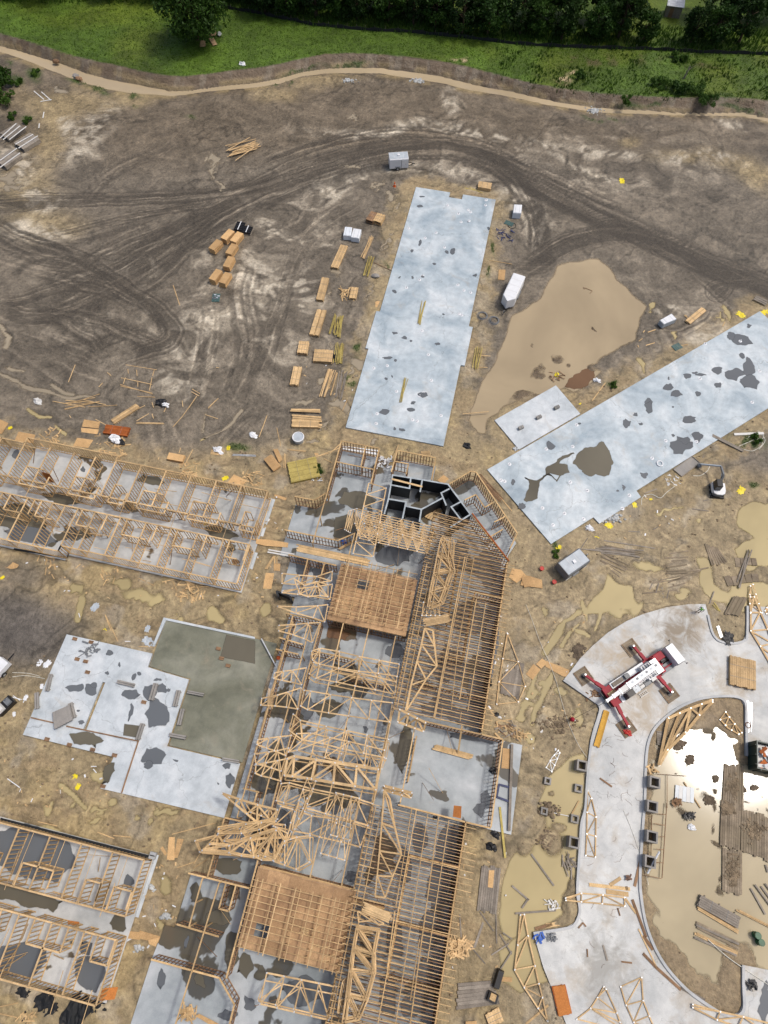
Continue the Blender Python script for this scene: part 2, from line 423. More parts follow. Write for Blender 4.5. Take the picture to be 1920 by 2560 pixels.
ROAD_ISLE = WP('R4', (1515, 40), (1512, 230), (1495, 262), (1440, 277), (1360, 270), (1318, 245), (1292, 195), (1270, 100))
ROAD = ROAD_OUT + WP('R5', (1900, 1590), (1900, 1150)) + ROAD_IN + WP('R4', (1900, 1010), (1900, 60)) + ROAD_ISLE
BASIN = ROAD_IN + WP('R4', (1900, 1010)) + WP('R5', (1900, 1150))

SLAB_MID = [(-16.6, 104.9), (-10.2, 104.9), (-10.2, 103.6), (-7.8, 103.6), (-7.8, 104.9), (-1.75, 104.9), (-1.75, 74.6), (-1.1, 74.6), (-1.1, 66.6), (-1.75, 66.6), (-1.75, 51.3), (-16.7, 51.3), (-16.7, 66.5), (-17.2, 66.5), (-17.2, 74.4), (-16.6, 74.4)]
SLAB_DIAG = [(5.2, 48.8), (15.6, 39.1), (21.0, 44.5), (21.9, 43.7), (27.4, 49.2), (26.7, 50.1), (55.0, 78.2), (44.9, 88.5)]
SLAB_SMALL = [(13.4, 66.0), (17.6, 61.55), (9.3, 53.2), (5.0, 57.5)]
SLAB_PATIO = [(-44.3, 12.7), (-32.6, 12.75), (-32.55, 11.0), (-30.0, 10.8), (-26.95, 10.65), (-26.8, 2.55), (-17.6, 2.6), (-17.6, -3.45), (-32.75, -3.6), (-32.6, 0.0), (-44.3, 0.0)]
SLAB_OLIVE = [(-32.45, 17.5), (-17.4, 17.5), (-17.4, 2.75), (-26.6, 2.7), (-26.75, 10.8), (-30.0, 10.95), (-32.4, 11.15)]
SLAB_WING_N = [(-70, 37.2), (-60.4, 37.2), (-60.4, 38.1), (-46.6, 38.1), (-46.6, 37.4), (-24.0, 37.4), (-24.0, 23.0), (-48.8, 23.0), (-48.8, 22.2), (-70, 22.2)]
SLAB_WING_S = [(-50, -8.9), (-24.0, -8.9), (-24.0, -22.8), (-50, -22.8)]
SLAB_MAIN = [(-16.4, 47.4), (-9.3, 47.4), (-9.3, 46.4), (-8.1, 46.4), (-8.1, 47.7), (-2.2, 47.7), (-2.2, 44.0), (0.1, 44.0), (2.8, 46.7), (3.6, 46.7), (10.9, 38.2), (10.0, 36.0), (10.0, 12.0), (15.1, 12.0), (15.1, 2.0), (9.75, 2.0), (9.75, -26), (-20.9, -26),
    (-20.8, -18.2), (-20.5, -14.9), (-19.4, -14.9), (-19.4, -9.6), (-16.9, -9.6), (-16.9, 24.0), (-18.9, 24.0), (-18.9, 29.2), (-20.5, 29.3), (-20.5, 37.2), (-17.6, 37.2), (-16.4, 38.5)]
SLABS = [SLAB_MID, SLAB_DIAG, SLAB_SMALL, SLAB_PATIO, SLAB_OLIVE, SLAB_WING_N, SLAB_WING_S, SLAB_MAIN]

STREAM = PX('L1', (-300, 250), (0, 310), (120, 345), (250, 390), (400, 445), (550, 500), (700, 540), (850, 565), (1000, 585), (1100, 600), (1200, 595), (1350, 575), (1500, 560)) + PX('M1', (0, 545), (150, 520), (300, 475), (450, 455), (600, 450), (800, 452), (1000, 480), (1200, 510), (1400, 560)) + PX('R1', (0, 605), (150, 640), (300, 670), (500, 700), (700, 715), (900, 722), (1100, 735), (1300, 735), (1500, 735), (1659, 770), (2000, 850))
STREAM_W = [8, 9, 9, 12, 17, 15, 15, 13, 10, 7, 6, 6, 7, 7, 8, 7, 7, 8, 8, 9, 10, 9, 8, 8, 7, 7, 7, 6, 5, 5, 6, 6, 6]
GRASS = PX('L1', (-300, 150), (0, 220), (150, 260), (300, 310), (450, 360), (600, 395), (750, 425), (900, 460), (1050, 490), (1200, 498), (1350, 485), (1500, 462)) + PX('M1', (0, 445), (150, 420), (300, 385), (450, 355), (600, 348), (800, 358), (1000, 375), (1200, 400), (1350, 430), (1500, 470)) + PX('R1', (0, 515), (150, 550), (300, 575), (500, 600), (700, 620), (900, 632), (1100, 635), (1300, 630), (1500, 640), (1659, 655), (2000, 720))

gx = np.concatenate([np.arange(-150, -66, 0.42), np.arange(-66, 56, 0.2), np.arange(56, 90, 0.6)])
gy = np.concatenate([np.arange(-34, 100, 0.2), np.arange(100, 150, 0.33), np.arange(150, 235, 0.7)])
X, Y = np.meshgrid(gx.astype(np.float32), gy.astype(np.float32))
def project(x, y, z):
    dx, dy, dz = x, y, z-CAM_H
    c = dx*AF[0]+dy*AF[1]+dz*AF[2]; c = np.maximum(c, 1.0)
    return 960+FOC*(dx*AR[0]+dy*AR[1]+dz*AR[2])/c, 1280-FOC*(dx*AU[0]+dy*AU[1]+dz*AU[2])/c
U, V = project(X, Y, np.zeros_like(X))
su, sv_ = zip(*STREAM); gu, gv = zip(*GRASS)
def bank(u, v, x, y):
    vs_ = np.interp(u, su, sv_); vg = np.interp(u, gu, gv); w = np.interp(u, su, STREAM_W)
    rag = (fbm(x*0.5, y*0.5, 3, 3)-0.5)*10
    t = (vs_-w-v)/np.maximum(vs_-w-vg, 4)
    up = sstep(0.0, 1.0, t+rag*0.012)*1.3
    dip = -0.75*np.exp(-((v-vs_+rag*.25)/(w*0.85+1))**4)
    rise_s = 0.25*np.exp(-((v-vs_-w-14)/12.0)**2)
    return up+dip+rise_s, v-vg+rag*0.5, (v-vs_)/w
Z0, sg, ss = bank(U, V, X, Y)
U2, V2 = project(X, Y, Z0); Z0, sg, ss = bank(U2, V2, X, Y)
U2, V2 = project(X, Y, Z0); Z0, sg, ss = bank(U2, V2, X, Y)
U, V = project(X, Y, Z0)
N1 = fbm(X*0.06, Y*0.06, 11, 4); N2 = fbm(X*0.25, Y*0.25, 12, 4); N3 = fbm(X*1.1, Y*1.1, 13, 3)
WXa = X+(fbm(X*0.12, Y*0.12, 21, 3)-0.5)*9; WYa = Y+(fbm(X*0.12, Y*0.12, 22, 3)-0.5)*9
SW = fbm(WXa*0.30, WYa*0.45, 23, 4)               # swirled, scraped mud
SW2 = fbm(WXa*0.9, WYa*0.9, 24, 3)
CR = np.abs(fbm(WXa*0.16, WYa*0.2, 25, 3)-0.5)     # creases
uu = U+(N2-0.5)*50; vv = V+(N1-0.5)*60+(N2-0.5)*26
def win(u0, v0, u1, v1):
    """grid window that holds an image-space box"""
    q = [at('P', u, v) for u, v in ((u0, max(v0, -400)), (u1, max(v0, -400)), (u0, v1), (u1, v1))]
    i0, i1 = np.searchsorted(gx, [min(p.x for p in q)-1, max(p.x for p in q)+1]); j0, j1 = np.searchsorted(gy, [min(p.y for p in q)-1, max(p.y for p in q)+1])
    return (slice(j0, j1), slice(i0, i1))
def wwin(poly, m):
    i0, i1 = np.searchsorted(gx, [min(p[0] for p in poly)-m, max(p[0] for p in poly)+m]); j0, j1 = np.searchsorted(gy, [min(p[1] for p in poly)-m, max(p[1] for p in poly)+m])
    return (slice(j0, j1), slice(i0, i1))
def blob_local(u0, v0, ru, rv, rot=0.0):
    R = max(ru, rv)*1.7; sl = win(u0-R-58, v0-R-48, u0+R+58, v0+R+48)
    c, s = math.cos(rot), math.sin(rot); du, dv = uu[sl]-u0, vv[sl]-v0
    return sl, np.exp(-(((du*c+dv*s)/ru)**2+((-du*s+dv*c)/rv)**2)**1.5)
def blob_mask(*b):
    out = np.zeros(X.shape, np.float32); sl, m = blob_local(*b); out[sl] = m; return out
def blobs(bl):
    out = np.zeros(X.shape, np.float32)
    for b in bl:
        sl, m = blob_local(*b); out[sl] = np.maximum(out[sl], m)
    return out
def paint(arr, bl, k, c, tex=None):
    for b in bl:
        sl, m = blob_local(*b); m = m*k if tex is None else m*k*tex[sl]
        arr[sl] = arr[sl]*(1-m[..., None])+np.asarray(c, np.float32)*m[..., None]
def C(*c): return np.array(c, np.float32)
def lay(base, m, c): return base*(1-m[..., None])+np.asarray(c)*m[..., None]
GREY, BROWN, DARK, PALE, WHITE = C(.178, .150, .113), C(.165, .131, .090), C(.062, .051, .038), C(.39, .34, .262), C(.56, .50, .40)
CLAY, CLAY2, OCHRE, REDB = C(.385, .302, .172), C(.25, .187, .106), C(.46, .355, .18), C(.17, .10, .062)
alb = np.zeros(X.shape+(3,), np.float32) + GREY
# brown top field below the stream
alb = lay(alb, sstep(460, 330, vv)*0.75, BROWN)
# clay around and between the buildings
slabd = np.full(X.shape, 1e9)
for S in SLABS:
    sl = wwin(S, 7); d, _, _ = seg_dist(X[sl], Y[sl], list(S)+[S[0]]); slabd[sl] = np.minimum(slabd[sl], d)
inslab = np.zeros(X.shape, bool)
for S in SLABS: sl = wwin(S, 1); inslab[sl] |= in_poly(X[sl], Y[sl], S)
inroad = np.zeros(X.shape, bool); sl = wwin(ROAD, 1); inroad[sl] = in_poly(X[sl], Y[sl], ROAD)
edge = np.interp(U, [0, 500, 800, 1150, 1350, 1920], [1150, 1130, 1080, 1050, 1130, 1190])
T = sstep(-40, 60, vv-edge)
T = np.maximum(T, sstep(4.2, 1.2, slabd+(N2-0.5)*5+(N3-.5)*2)*0.9)
T = T*(1-0.95*blob_mask(60, 1560, 150, 95, 0.2))*(1-0.8*blob_mask(50, 1440, 80, 40))
alb = lay(alb, T*0.95, CLAY)
alb = lay(alb, T*sstep(0.45, 0.6, SW)*0.75, CLAY2)
alb = lay(alb, T*sstep(0.58, 0.72, N2)*0.6, OCHRE*0.9)
RB = sstep(1180, 1300, vv)*sstep(1180, 1280, uu)      # right-hand yard: duller brown
alb = lay(alb, RB*0.7, C(.345, .277, .172))
alb = lay(alb, blob_mask(30, 1580, 180, 100, 0.2)*0.95, C(.13, .115, .10))
# ochre / orange fields
paint(alb, ((210, 260, 90, 25, 0.1), (330, 255, 60, 18, 0), (120, 270, 70, 40, .4), (800, 205, 90, 18, -.1), (690, 235, 60, 22, 0), (1860, 415, 90, 26, 0), (1900, 440, 60, 30, 0), (1700, 400, 90, 20, 0), (130, 350, 50, 80, .6), (60, 470, 80, 60, 0), (110, 560, 90, 40, 0), (1580, 360, 30, 16, 0)), 0.55, OCHRE*C(.92, .92, .95))
# pale scraped clay
pz = blobs(((235, 322, 62, 34, -.8), (205, 395, 46, 26, -.6), (170, 325, 22, 25, 0), (960, 318, 170, 15, 0), (1150, 335, 90, 16, .2), (1240, 345, 30, 18, 0), (1130, 255, 24, 34, 0), (1390, 372, 75, 17, .1), (1470, 392, 80, 15, .1), (1560, 402, 55, 14, .15), (1690, 408, 80, 18, .1), (1790, 405, 70, 14, .1), (1830, 315, 45, 14, .3),
          (815, 480, 48, 42, 0), (870, 455, 60, 18, -.2), (1010, 425, 120, 18, 0), (1150, 440, 80, 22, .3), (1300, 500, 60, 40, .6), (1480, 450, 100, 10, .45), (1340, 560, 30, 50, 0), (1680, 770, 35, 20, 0), (1760, 830, 60, 20, -.6), (1620, 960, 60, 20, -.5),
          (480, 880, 70, 40, 0), (510, 800, 90, 30, 0), (440, 960, 60, 30, 0), (60, 575, 60, 30, .2), (110, 590, 50, 25, 0), (640, 700, 60, 60, 0), (560, 780, 40, 30, 0), (40, 420, 40, 40, 0), (90, 500, 60, 22, 0), (760, 700, 40, 40, 0)))
field = np.exp(-(((U-700)/150)**2+((V-700)/230)**2)**2)+0.55*np.exp(-(((U-420)/300)**2+((V-760)/160)**2)**2)+0.5*np.exp(-(((U-1500)/420)**2+((V-400)/90)**2)**2)+.4*np.exp(-(((U-1650)/150)**2+((V-780)/130)**2)**2)
pz = np.maximum(pz*sstep(0.34, 0.52, SW2*0.5+SW*0.5)*.9, np.clip(field, 0, 1)*sstep(0.50, 0.66, SW)*0.55)
alb = lay(alb, np.clip(pz, 0, 1)*0.8, PALE)
alb = lay(alb, np.clip(pz, 0, 1)*sstep(0.5, 0.62, SW2)*0.6, WHITE)
alb = lay(alb, T*sstep(0.60, 0.75, fbm(X*.3+9, Y*.3, 40, 4))*0.55, PALE*0.95)
# swirled tone everywhere
FN = vnoise(X*3.1, Y*3.1, 26); alb *= (0.62+0.76*SW)[..., None]*(0.70+0.6*SW2)[..., None]*(.86+.28*FN)[..., None]
alb *= (1-.30*(1-.6*T)*sstep(.66, .80, fbm(X*1.7, Y*1.7, 27, 2)))[..., None]
alb *= (1-0.42*sstep(0.030, 0.0, CR)*sstep(0.35, 0.6, N1+0.12))[..., None]
dirt_hi = (V > 180)
# ---- wheel tracks
Ztrk = np.zeros_like(X)
def track(line, hw, dark=0.85, depth=0.07, seed=0, freq=1.6, broken=0.0, colr=DARK):
    global alb, Ztrk
    w = smooth_line([tuple(at('P', u, v)[:2]) for u, v in line], 5)
    xs = [p[0] for p in w]; ys = [p[1] for p in w]; m = hw+1.5
    i0, i1 = np.searchsorted(gx, [min(xs)-m, max(xs)+m]); j0, j1 = np.searchsorted(gy, [min(ys)-m, max(ys)+m])
    if i1 <= i0 or j1 <= j0: return
    sl = (slice(j0, j1), slice(i0, i1))
    d, al, sd_ = seg_dist(X[sl], Y[sl], w)
    sd_ = sd_+(fbm(X[sl]*0.3, Y[sl]*0.3, seed+3, 2)-0.5)*0.8
    d = np.abs(sd_)
    e = sstep(hw, hw*0.6, d)*sstep(0, 4, al)*sstep(0, 4, sum(math.dist(a, b) for a, b in zip(w, w[1:]))-al)
    freq = freq*1.5; st = fbm(sd_*freq+seed*7, al*0.045+seed, seed+60, 3)
    st2 = vnoise(sd_*freq*2.2+seed, al*0.12, seed+61)
    lug = vnoise(sd_*3.0, al*2.2, seed+62)
    mk = e*np.clip((.28 if dark > .78 else 0)+sstep(0.40, 0.54, st)*0.9+0.25*st2, 0, 1)*(0.75+0.4*lug)
    r_ = random.Random(seed+500); o_ = -hw*.88+r_.uniform(0, .5); ln = np.zeros_like(sd_)
    while o_ < hw*.88:                                         # single wheel ruts inside the band
        ln = np.maximum(ln, np.exp(-((sd_-o_-.25*np.sin(al*.07+o_*5))/.19)**2)*sstep(.30, .5, vnoise(al*.05+o_*9, np.full_like(al, o_*3.1), seed+77))); o_ += r_.uniform(.7, 1.5)
    mk = np.maximum(mk*.85, e*ln*(.75+.35*lug))
    if broken: mk = mk*sstep(broken-0.1, broken+0.1, fbm(al*0.1, sd_*0.2, seed+63, 2))
    mk = np.clip(mk, 0, 1)
    a = alb[sl]; alb[sl] = a*(1-mk[..., None]*dark)+colr*mk[..., None]*dark
    lt = e*sstep(0.56, 0.66, 1-st)*0.45
    alb[sl] = alb[sl]*(1+lt[..., None]*0.9)
    Ztrk[sl] += -1.8*depth*mk+depth*1.2*e*(st2-0.4)
MAIN = [(240, 800), (330, 725), (430, 645), (540, 572), (640, 512), (740, 462), (850, 418), (960, 388), (1060, 377), (1150, 382), (1250, 416), (1330, 455), (1420, 500), (1500, 540), (1600, 585), (1700, 630), (1800, 672), (1920, 720), (2050, 780)]
track([(120, 800), (300, 690), (450, 590), (600, 505), (740, 450), (860, 415), (980, 385)], 5.0, 0.8, 0.06, 1, 1.2)
track([(90, 720), (300, 640), (480, 560), (640, 480), (800, 420), (960, 375), (1090, 365)], 4.0, 0.7, 0.06, 2, 1.4, 0.45)
track([(-60, 520), (120, 508), (330, 500), (520, 490), (680, 455), (840, 405), (980, 375)], 2.4, 0.8, 0.07, 3, 1.8)
track([(-60, 500), (150, 492), (360, 488), (560, 470), (720, 430)], 1.4, 0.7, 0.07, 33, 2.2)
track(MAIN[6:], 3.6, 0.88, 0.08, 4, 1.5)
track(MAIN[9:], 4.2, 0.92, 0.09, 5, 1.1)
track([(640, 410), (760, 370), (880, 338), (1000, 325), (1100, 332), (1200, 352), (1300, 405), (1420, 470)], 1.5, 0.75, 0.06, 6, 2.0)
track([(600, 470), (720, 410), (860, 365), (1000, 345), (1120, 350), (1260, 385), (1400, 450), (1560, 530)], 1.3, 0.75, 0.06, 7, 2.0, .4)
track([(1170, 395), (1240, 430), (1290, 480), (1320, 530), (1335, 590), (1325, 650)], 1.2, 0.9, 0.1, 8, 2.4)
track([(1200, 385), (1280, 430), (1330, 490), (1352, 560), (1362, 620), (1372, 690)], 1.6, 0.95, 0.1, 9, 2.0)
track([(1290, 690), (1345, 655), (1400, 620), (1470, 595), (1540, 585), (1610, 592), (1690, 620)], 2.6, 0.9, 0.1, 10, 1.7)
track([(1310, 660), (1360, 625), (1430, 588), (1520, 572), (1600, 580)], 1.4, 0.9, 0.1, 11, 2.0)
track([(1270, 655), (1330, 665), (1375, 660), (1390, 680)], 2.4, 0.9, 0.1, 12, 1.6)
track([(1640, 600), (1720, 640), (1790, 690), (1820, 715), (1800, 745), (1775, 740), (1780, 715), (1840, 705), (1920, 700)], 1.5, 0.85, 0.1, 13, 2.2)
track([(1600, 600), (1700, 660), (1800, 740), (1850, 790)], 1.6, 0.6, 0.06, 14, 2.0, .45)
track(PX('L2', (-60, 160), (200, 280), (400, 330), (560, 400), (700, 500), (850, 600), (1000, 690), (1100, 790), (1125, 870), (1060, 945), (900, 985), (750, 1030)), 2.6, 0.85, 0.1, 15, 1.8)
track(PX('L2', (-60, 120), (150, 215), (350, 290), (520, 390), (680, 480), (900, 640), (1030, 760), (1050, 850), (960, 920)), 1.3, 0.8, 0.1, 16, 2.2)
track(PX('L2', (200, 730), (450, 735), (650, 790), (850, 870), (1000, 930), (1080, 930)), 2.0, 0.8, 0.1, 17, 2.0)
track(PX('L2', (120, 770), (350, 760), (500, 830), (620, 920), (700, 1010)), 1.8, 0.8, 0.1, 18, 2.0)
track(PX('L2', (-60, 690), (200, 760), (450, 700), (650, 620), (850, 520), (1000, 430), (1200, 280), (1400, 130), (1600, 10)), 2.4, 0.75, 0.08, 19, 1.8, .4)
track(PX('L2', (-60, 640), (150, 640), (400, 560), (600, 560), (800, 640), (930, 740)), 2.0, 0.75, 0.08, 20, 1.8)
track(PX('L2', (-60, 330), (150, 420), (400, 480), (600, 540), (760, 560)), 2.6, 0.65, 0.08, 21, 1.5, .4)
track(PX('L2', (-60, 230), (150, 330), (300, 400), (560, 430)), 2.0, 0.65, 0.08, 22, 1.8)
track(PX('L2', (300, 240), (560, 180), (850, 110), (1150, 60), (1450, 20)), 1.6, 0.7, 0.08, 23, 2.0)
track(PX('L2', (380, 290), (650, 220), (900, 140), (1100, 70), (1300, 0)), 1.2, 0.65, 0.08, 24, 2.0)
track(PX('L2', (480, 460), (640, 330), (800, 250), (1000, 170), (1250, 90)), 2.6, 0.55, 0.06, 25, 1.4, .4)
track(PX('L2', (750, 620), (950, 560), (1150, 400), (1300, 200)), 1.6, 0.6, 0.06, 26, 1.8, .4)
track(PX('L2', (0, 900), (150, 960), (330, 1080), (520, 1190), (700, 1240)), 4.5, 0.5, 0.06, 27, 1.0, .4)
track(PX('L2', (250, 860), (420, 920), (560, 980), (700, 1060)), 3.0, 0.6, 0.06, 28, 1.3)
track(PX('L2', (1250, 1340), (1300, 1150), (1340, 950), (1360, 750), (1340, 620)), 2.4, 0.5, 0.06, 29, 1.5, .42)
track(PX('L2', (1480, 1340), (1560, 1150), (1600, 950), (1590, 750), (1560, 600), (1620, 380)), 3.0, 0.5, 0.06, 30, 1.3, .42)
track(PX('M2', (-40, 1200), (60, 1000), (120, 800), (180, 600), (220, 420), (330, 250), (480, 120), (680, 0)), 2.4, 0.5, 0.05, 31, 1.5, .45)
track(PX('M2', (380, 40), (300, 160), (120, 260), (-60, 340)), 2.5, 0.4, 0.05, 32, 1.2, .4)
track(PX('L3', (1000, 60), (1050, 180), (1100, 320), (1200, 400)), 3.0, 0.45, 0.05, 34, 1.4, .4)
track(PX('L3', (1659, 30), (1560, 130), (1480, 220), (1400, 330)), 2.6, 0.5, 0.05, 35, 1.4, .4)
track(PX('R1', (0, 1060), (250, 1120), (500, 1230), (800, 1340)), 2.2, 0.45, 0.05, 36, 1.6, .45)
track(PX('R1', (700, 1120), (900, 1000), (1200, 1100), (1500, 1090)), 1.2, 0.4, 0.06, 37, 2.0)
track(PX('R2', (900, 860), (1100, 850), (1250, 760), (1330, 650)), 1.4, 0.6, 0.06, 38, 2.2)
track(PX('L1', (1150, 880), (1060, 960), (760, 1100), (500, 1340)), 2.2, 0.45, 0.05, 39, 1.6)
# the yard at right: deep ruts, some full of water
for i, (l, hw) in enumerate(((((60, 1290), (250, 1230), (420, 1180)), 1.2), (((120, 1210), (300, 1290), (420, 1348)), 1.4), (((560, 1040), (640, 1110), (760, 1180)), 1.8), (((780, 1150), (1000, 1120), (1280, 1090)), 2.0), (((820, 1260), (1000, 1230), (1280, 1300)), 3.0), (((900, 760), (1000, 850), (1150, 900)), 3.0), (((850, 690), (1100, 660), (1300, 760)), 2.0), (((1240, 930), (1330, 1040), (1400, 1100)), 1.5))):
    track(PX('R3', *l), hw, 0.55, 0.08, 70+i, 1.6, .4, C(.12, .092, .062))
for i, (l, hw) in enumerate(((((420, 60), (310, 190), (190, 330)), 1.6), (((560, 110), (460, 210), (330, 330)), 1.8), (((260, 470), (190, 640), (120, 820)), 1.8), (((170, 450), (110, 580), (60, 720)), 1.6), (((330, 560), (400, 720), (480, 860)), 2.0), (((180, 1000), (260, 900), (420, 880)), 2.0))):
    track(PX('R4', *l), hw, 0.5, 0.08, 90+i, 1.6, .35, C(.15, .112, .07))
# ---- bank colours, grass
onbank = (ss < -0.9) & (sg > 0)
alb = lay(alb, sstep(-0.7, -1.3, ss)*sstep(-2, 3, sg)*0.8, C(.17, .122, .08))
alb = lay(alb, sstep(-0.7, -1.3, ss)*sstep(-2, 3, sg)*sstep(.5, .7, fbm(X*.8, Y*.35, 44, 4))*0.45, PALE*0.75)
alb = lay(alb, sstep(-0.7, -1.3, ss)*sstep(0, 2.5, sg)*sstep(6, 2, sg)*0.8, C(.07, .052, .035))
alb = lay(alb, np.exp(-((np.abs(ss)-1.5)/0.8)**2)*sstep(.40, .6, fbm(X*.4, Y*.4, 45, 3))*0.6*(V < 340), OCHRE*0.8)
gm = sstep(2.0, -2.0, sg)
gcol = C(.076, .132, .017)*(0.55+0.9*fbm(X*.09, Y*.09, 46, 4))[..., None]*(0.6+0.8*fbm(X*.7, Y*.7, 47, 3))[..., None]
gcol = gcol*(1+C(.35, .1, 0)*sstep(.5, .7, fbm(X*.05, Y*.05, 48, 3))[..., None])
paint(gcol, ((1560, 155, 110, 14, .05), (1760, 165, 60, 12, .3), (1450, 150, 60, 10, 0)), 0.7, C(.10, .075, .04), sstep(.45, .6, fbm(X*.5, Y*.5, 49, 3)))
paint(gcol, ((1408, 198, 14, 16, .4), (1150, 140, 26, 7, 0), (1430, 178, 12, 6, 0)), 1.0, C(.46, .36, .22), sstep(.40, .5, fbm(X*.8, Y*.8, 50, 3)))
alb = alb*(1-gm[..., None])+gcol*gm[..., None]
# weeds on the site (short green growth on the clay)
wd = blobs(((92, 185, 22, 16, .5), (250, 230, 22, 10, .2), (335, 250, 22, 9, .2), (45, 205, 16, 14, 0), (70, 300, 14, 12, 0), (18, 150, 12, 12, 0), (335, 270, 12, 5, 0), (475, 292, 12, 5, 0), (200, 210, 25, 8, .3), (870, 960, 9, 26, -.2), (960, 680, 8, 22, -.3), (898, 880, 8, 14, 0), (895, 915, 8, 12, 0), (1215, 675, 7, 18, 0), (1235, 630, 6, 14, 0), (1860, 1100, 50, 22, 0), (1530, 965, 14, 9, 0), (1390, 1385, 22, 7, -.7), (600, 1118, 26, 12, 0), (1880, 1215, 18, 8, 0), (1580, 262, 30, 7, .1), (1790, 250, 60, 9, .05), (1850, 275, 60, 6, .05), (1500, 290, 40, 5, .1), (870, 165, 45, 8, -.1), (760, 180, 50, 6, -.25), (900, 155, 30, 5, 0), (700, 205, 30, 4, -.2), (1640, 265, 30, 6, 0), (800, 1172, 10, 8, 0)))
wd = wd*sstep(.35, .52, N3*.6+N2*.4)
alb = lay(alb, wd*0.9, C(.060, .10, .022))
# ---- heights
ZT = Z0+(N2-0.5)*0.16*(1-gm)+(N3-0.5)*0.07+(SW2-0.5)*0.06+np.clip(Ztrk, -0.22, 0.16)+0.05
# ponds and puddles dig into the ground; the water sheets lie at WPUD / WPOND
WPUD, WPOND, WBASIN = -0.05, -0.05, -0.06
POND = PX('R2', (430, 398), (500, 388), (560, 390), (630, 440), (680, 520), (740, 580), (800, 640), (865, 690), (830, 760), (805, 850), (790, 900), (640, 985), (530, 1050), (500, 1085), (570, 1110), (520, 1180), (400, 1240), (340, 1215), (200, 1260), (60, 1300), (-60, 1330)) + PX('M3', (1500, 130), (1480, 210), (1440, 200), (1375, 130), (1390, 50)) + PX('M2', (1400, 1348), (1450, 1250), (1490, 1150), (1560, 1050), (1620, 900), (1659, 760)) + PX('R2', (80, 700), (180, 640), (230, 560), (280, 480), (300, 425), (370, 400))
def dig(mask, depth):
    global ZT
    ZT = np.where(mask > 0, ZT-(depth)*mask, ZT)
def poly_mask(poly, soft_px, seed, wob=14):
    us = [p[0] for p in poly]; vs_ = [p[1] for p in poly]; sl = win(min(us)-40, min(vs_)-40, max(us)+40, max(vs_)+40)
    d, _, _ = seg_dist(U[sl], V[sl], list(poly)+[poly[0]]); ins = in_poly(U[sl], V[sl], poly)
    sdv = np.where(ins, d, -d)+(fbm(X[sl]*0.35, Y[sl]*0.35, seed, 4)-0.5)*wob
    out = np.zeros(X.shape, np.float32); out[sl] = sstep(-soft_px, soft_px, sdv); return out
pm = poly_mask(POND, 9, 101)
bumps = blobs(((1385, 905, 14, 14, 0), (1338, 945, 20, 20, 0), (1345, 935, 12, 20, 0), (1410, 920, 8, 8, 0), (1570, 850, 8, 6, -.5), (1512, 900, 12, 6, -.5), (1530, 880, 10, 5, -.5), (1490, 920, 12, 10, 0), (1470, 925, 10, 12, 0), (1550, 860, 10, 4, -.6), (1305, 1000, 40, 9, -.1), (1325, 865, 7, 3, 0), (1320, 868, 4, 3, 0), (1490, 824, 4, 4, 0)))
ZT = ZT*(1-pm)+pm*(-0.36+(N2-.5)*.1)
ZT += bumps*pm*(0.34+(N3-.4)*.5)
alb = lay(alb, pm*0.7, C(.22, .165, .10))
alb = lay(alb, np.clip(bumps*pm*1.4, 0, 1)*.8, C(.13, .095, .06))
pud = np.zeros_like(X); PN = fbm(X*.3, Y*.3, 110, 3)
def pblob(reg, x, y, rx, ry, rot=0.0):
    global pud
    u, v = upx(reg, x, y); k = REG[reg][2]; R = max(rx, ry)/k*1.3+26; sl = win(u-R, v-R, u+R, v+R)
    du, dv = U[sl]+(N2[sl]-.5)*40+(N3[sl]-.5)*22-u, V[sl]+(PN[sl]-.5)*36+(N3[sl]-.5)*22-v; c, s = math.cos(rot), math.sin(rot)
    d = np.sqrt(((du*c+dv*s)/(rx/k))**2+((-du*s+dv*c)/(ry/k))**2)
    pud[sl] = np.maximum(pud[sl], sstep(1.2, 0.45, d))
def pline(reg, xy, w):
    global pud
    k = REG[reg][2]; P_ = PX(reg, *xy); us = [p[0] for p in P_]; vs_ = [p[1] for p in P_]; sl = win(min(us)-50, min(vs_)-50, max(us)+50, max(vs_)+50)
    d, _, _ = seg_dist(U[sl]+(N2[sl]-.5)*18, V[sl]+(PN[sl]-.5)*18, P_)
    w = w/k*(0.1+1.1*fbm(X[sl]*.45, Y[sl]*.45, 112, 3)); pud[sl] = np.maximum(pud[sl], sstep(1.3, 0.5, d/w))
def ppoly(reg, xy, wob=16):
    global pud
    pud = np.maximum(pud, poly_mask(PX(reg, *xy), 5, 113, wob))
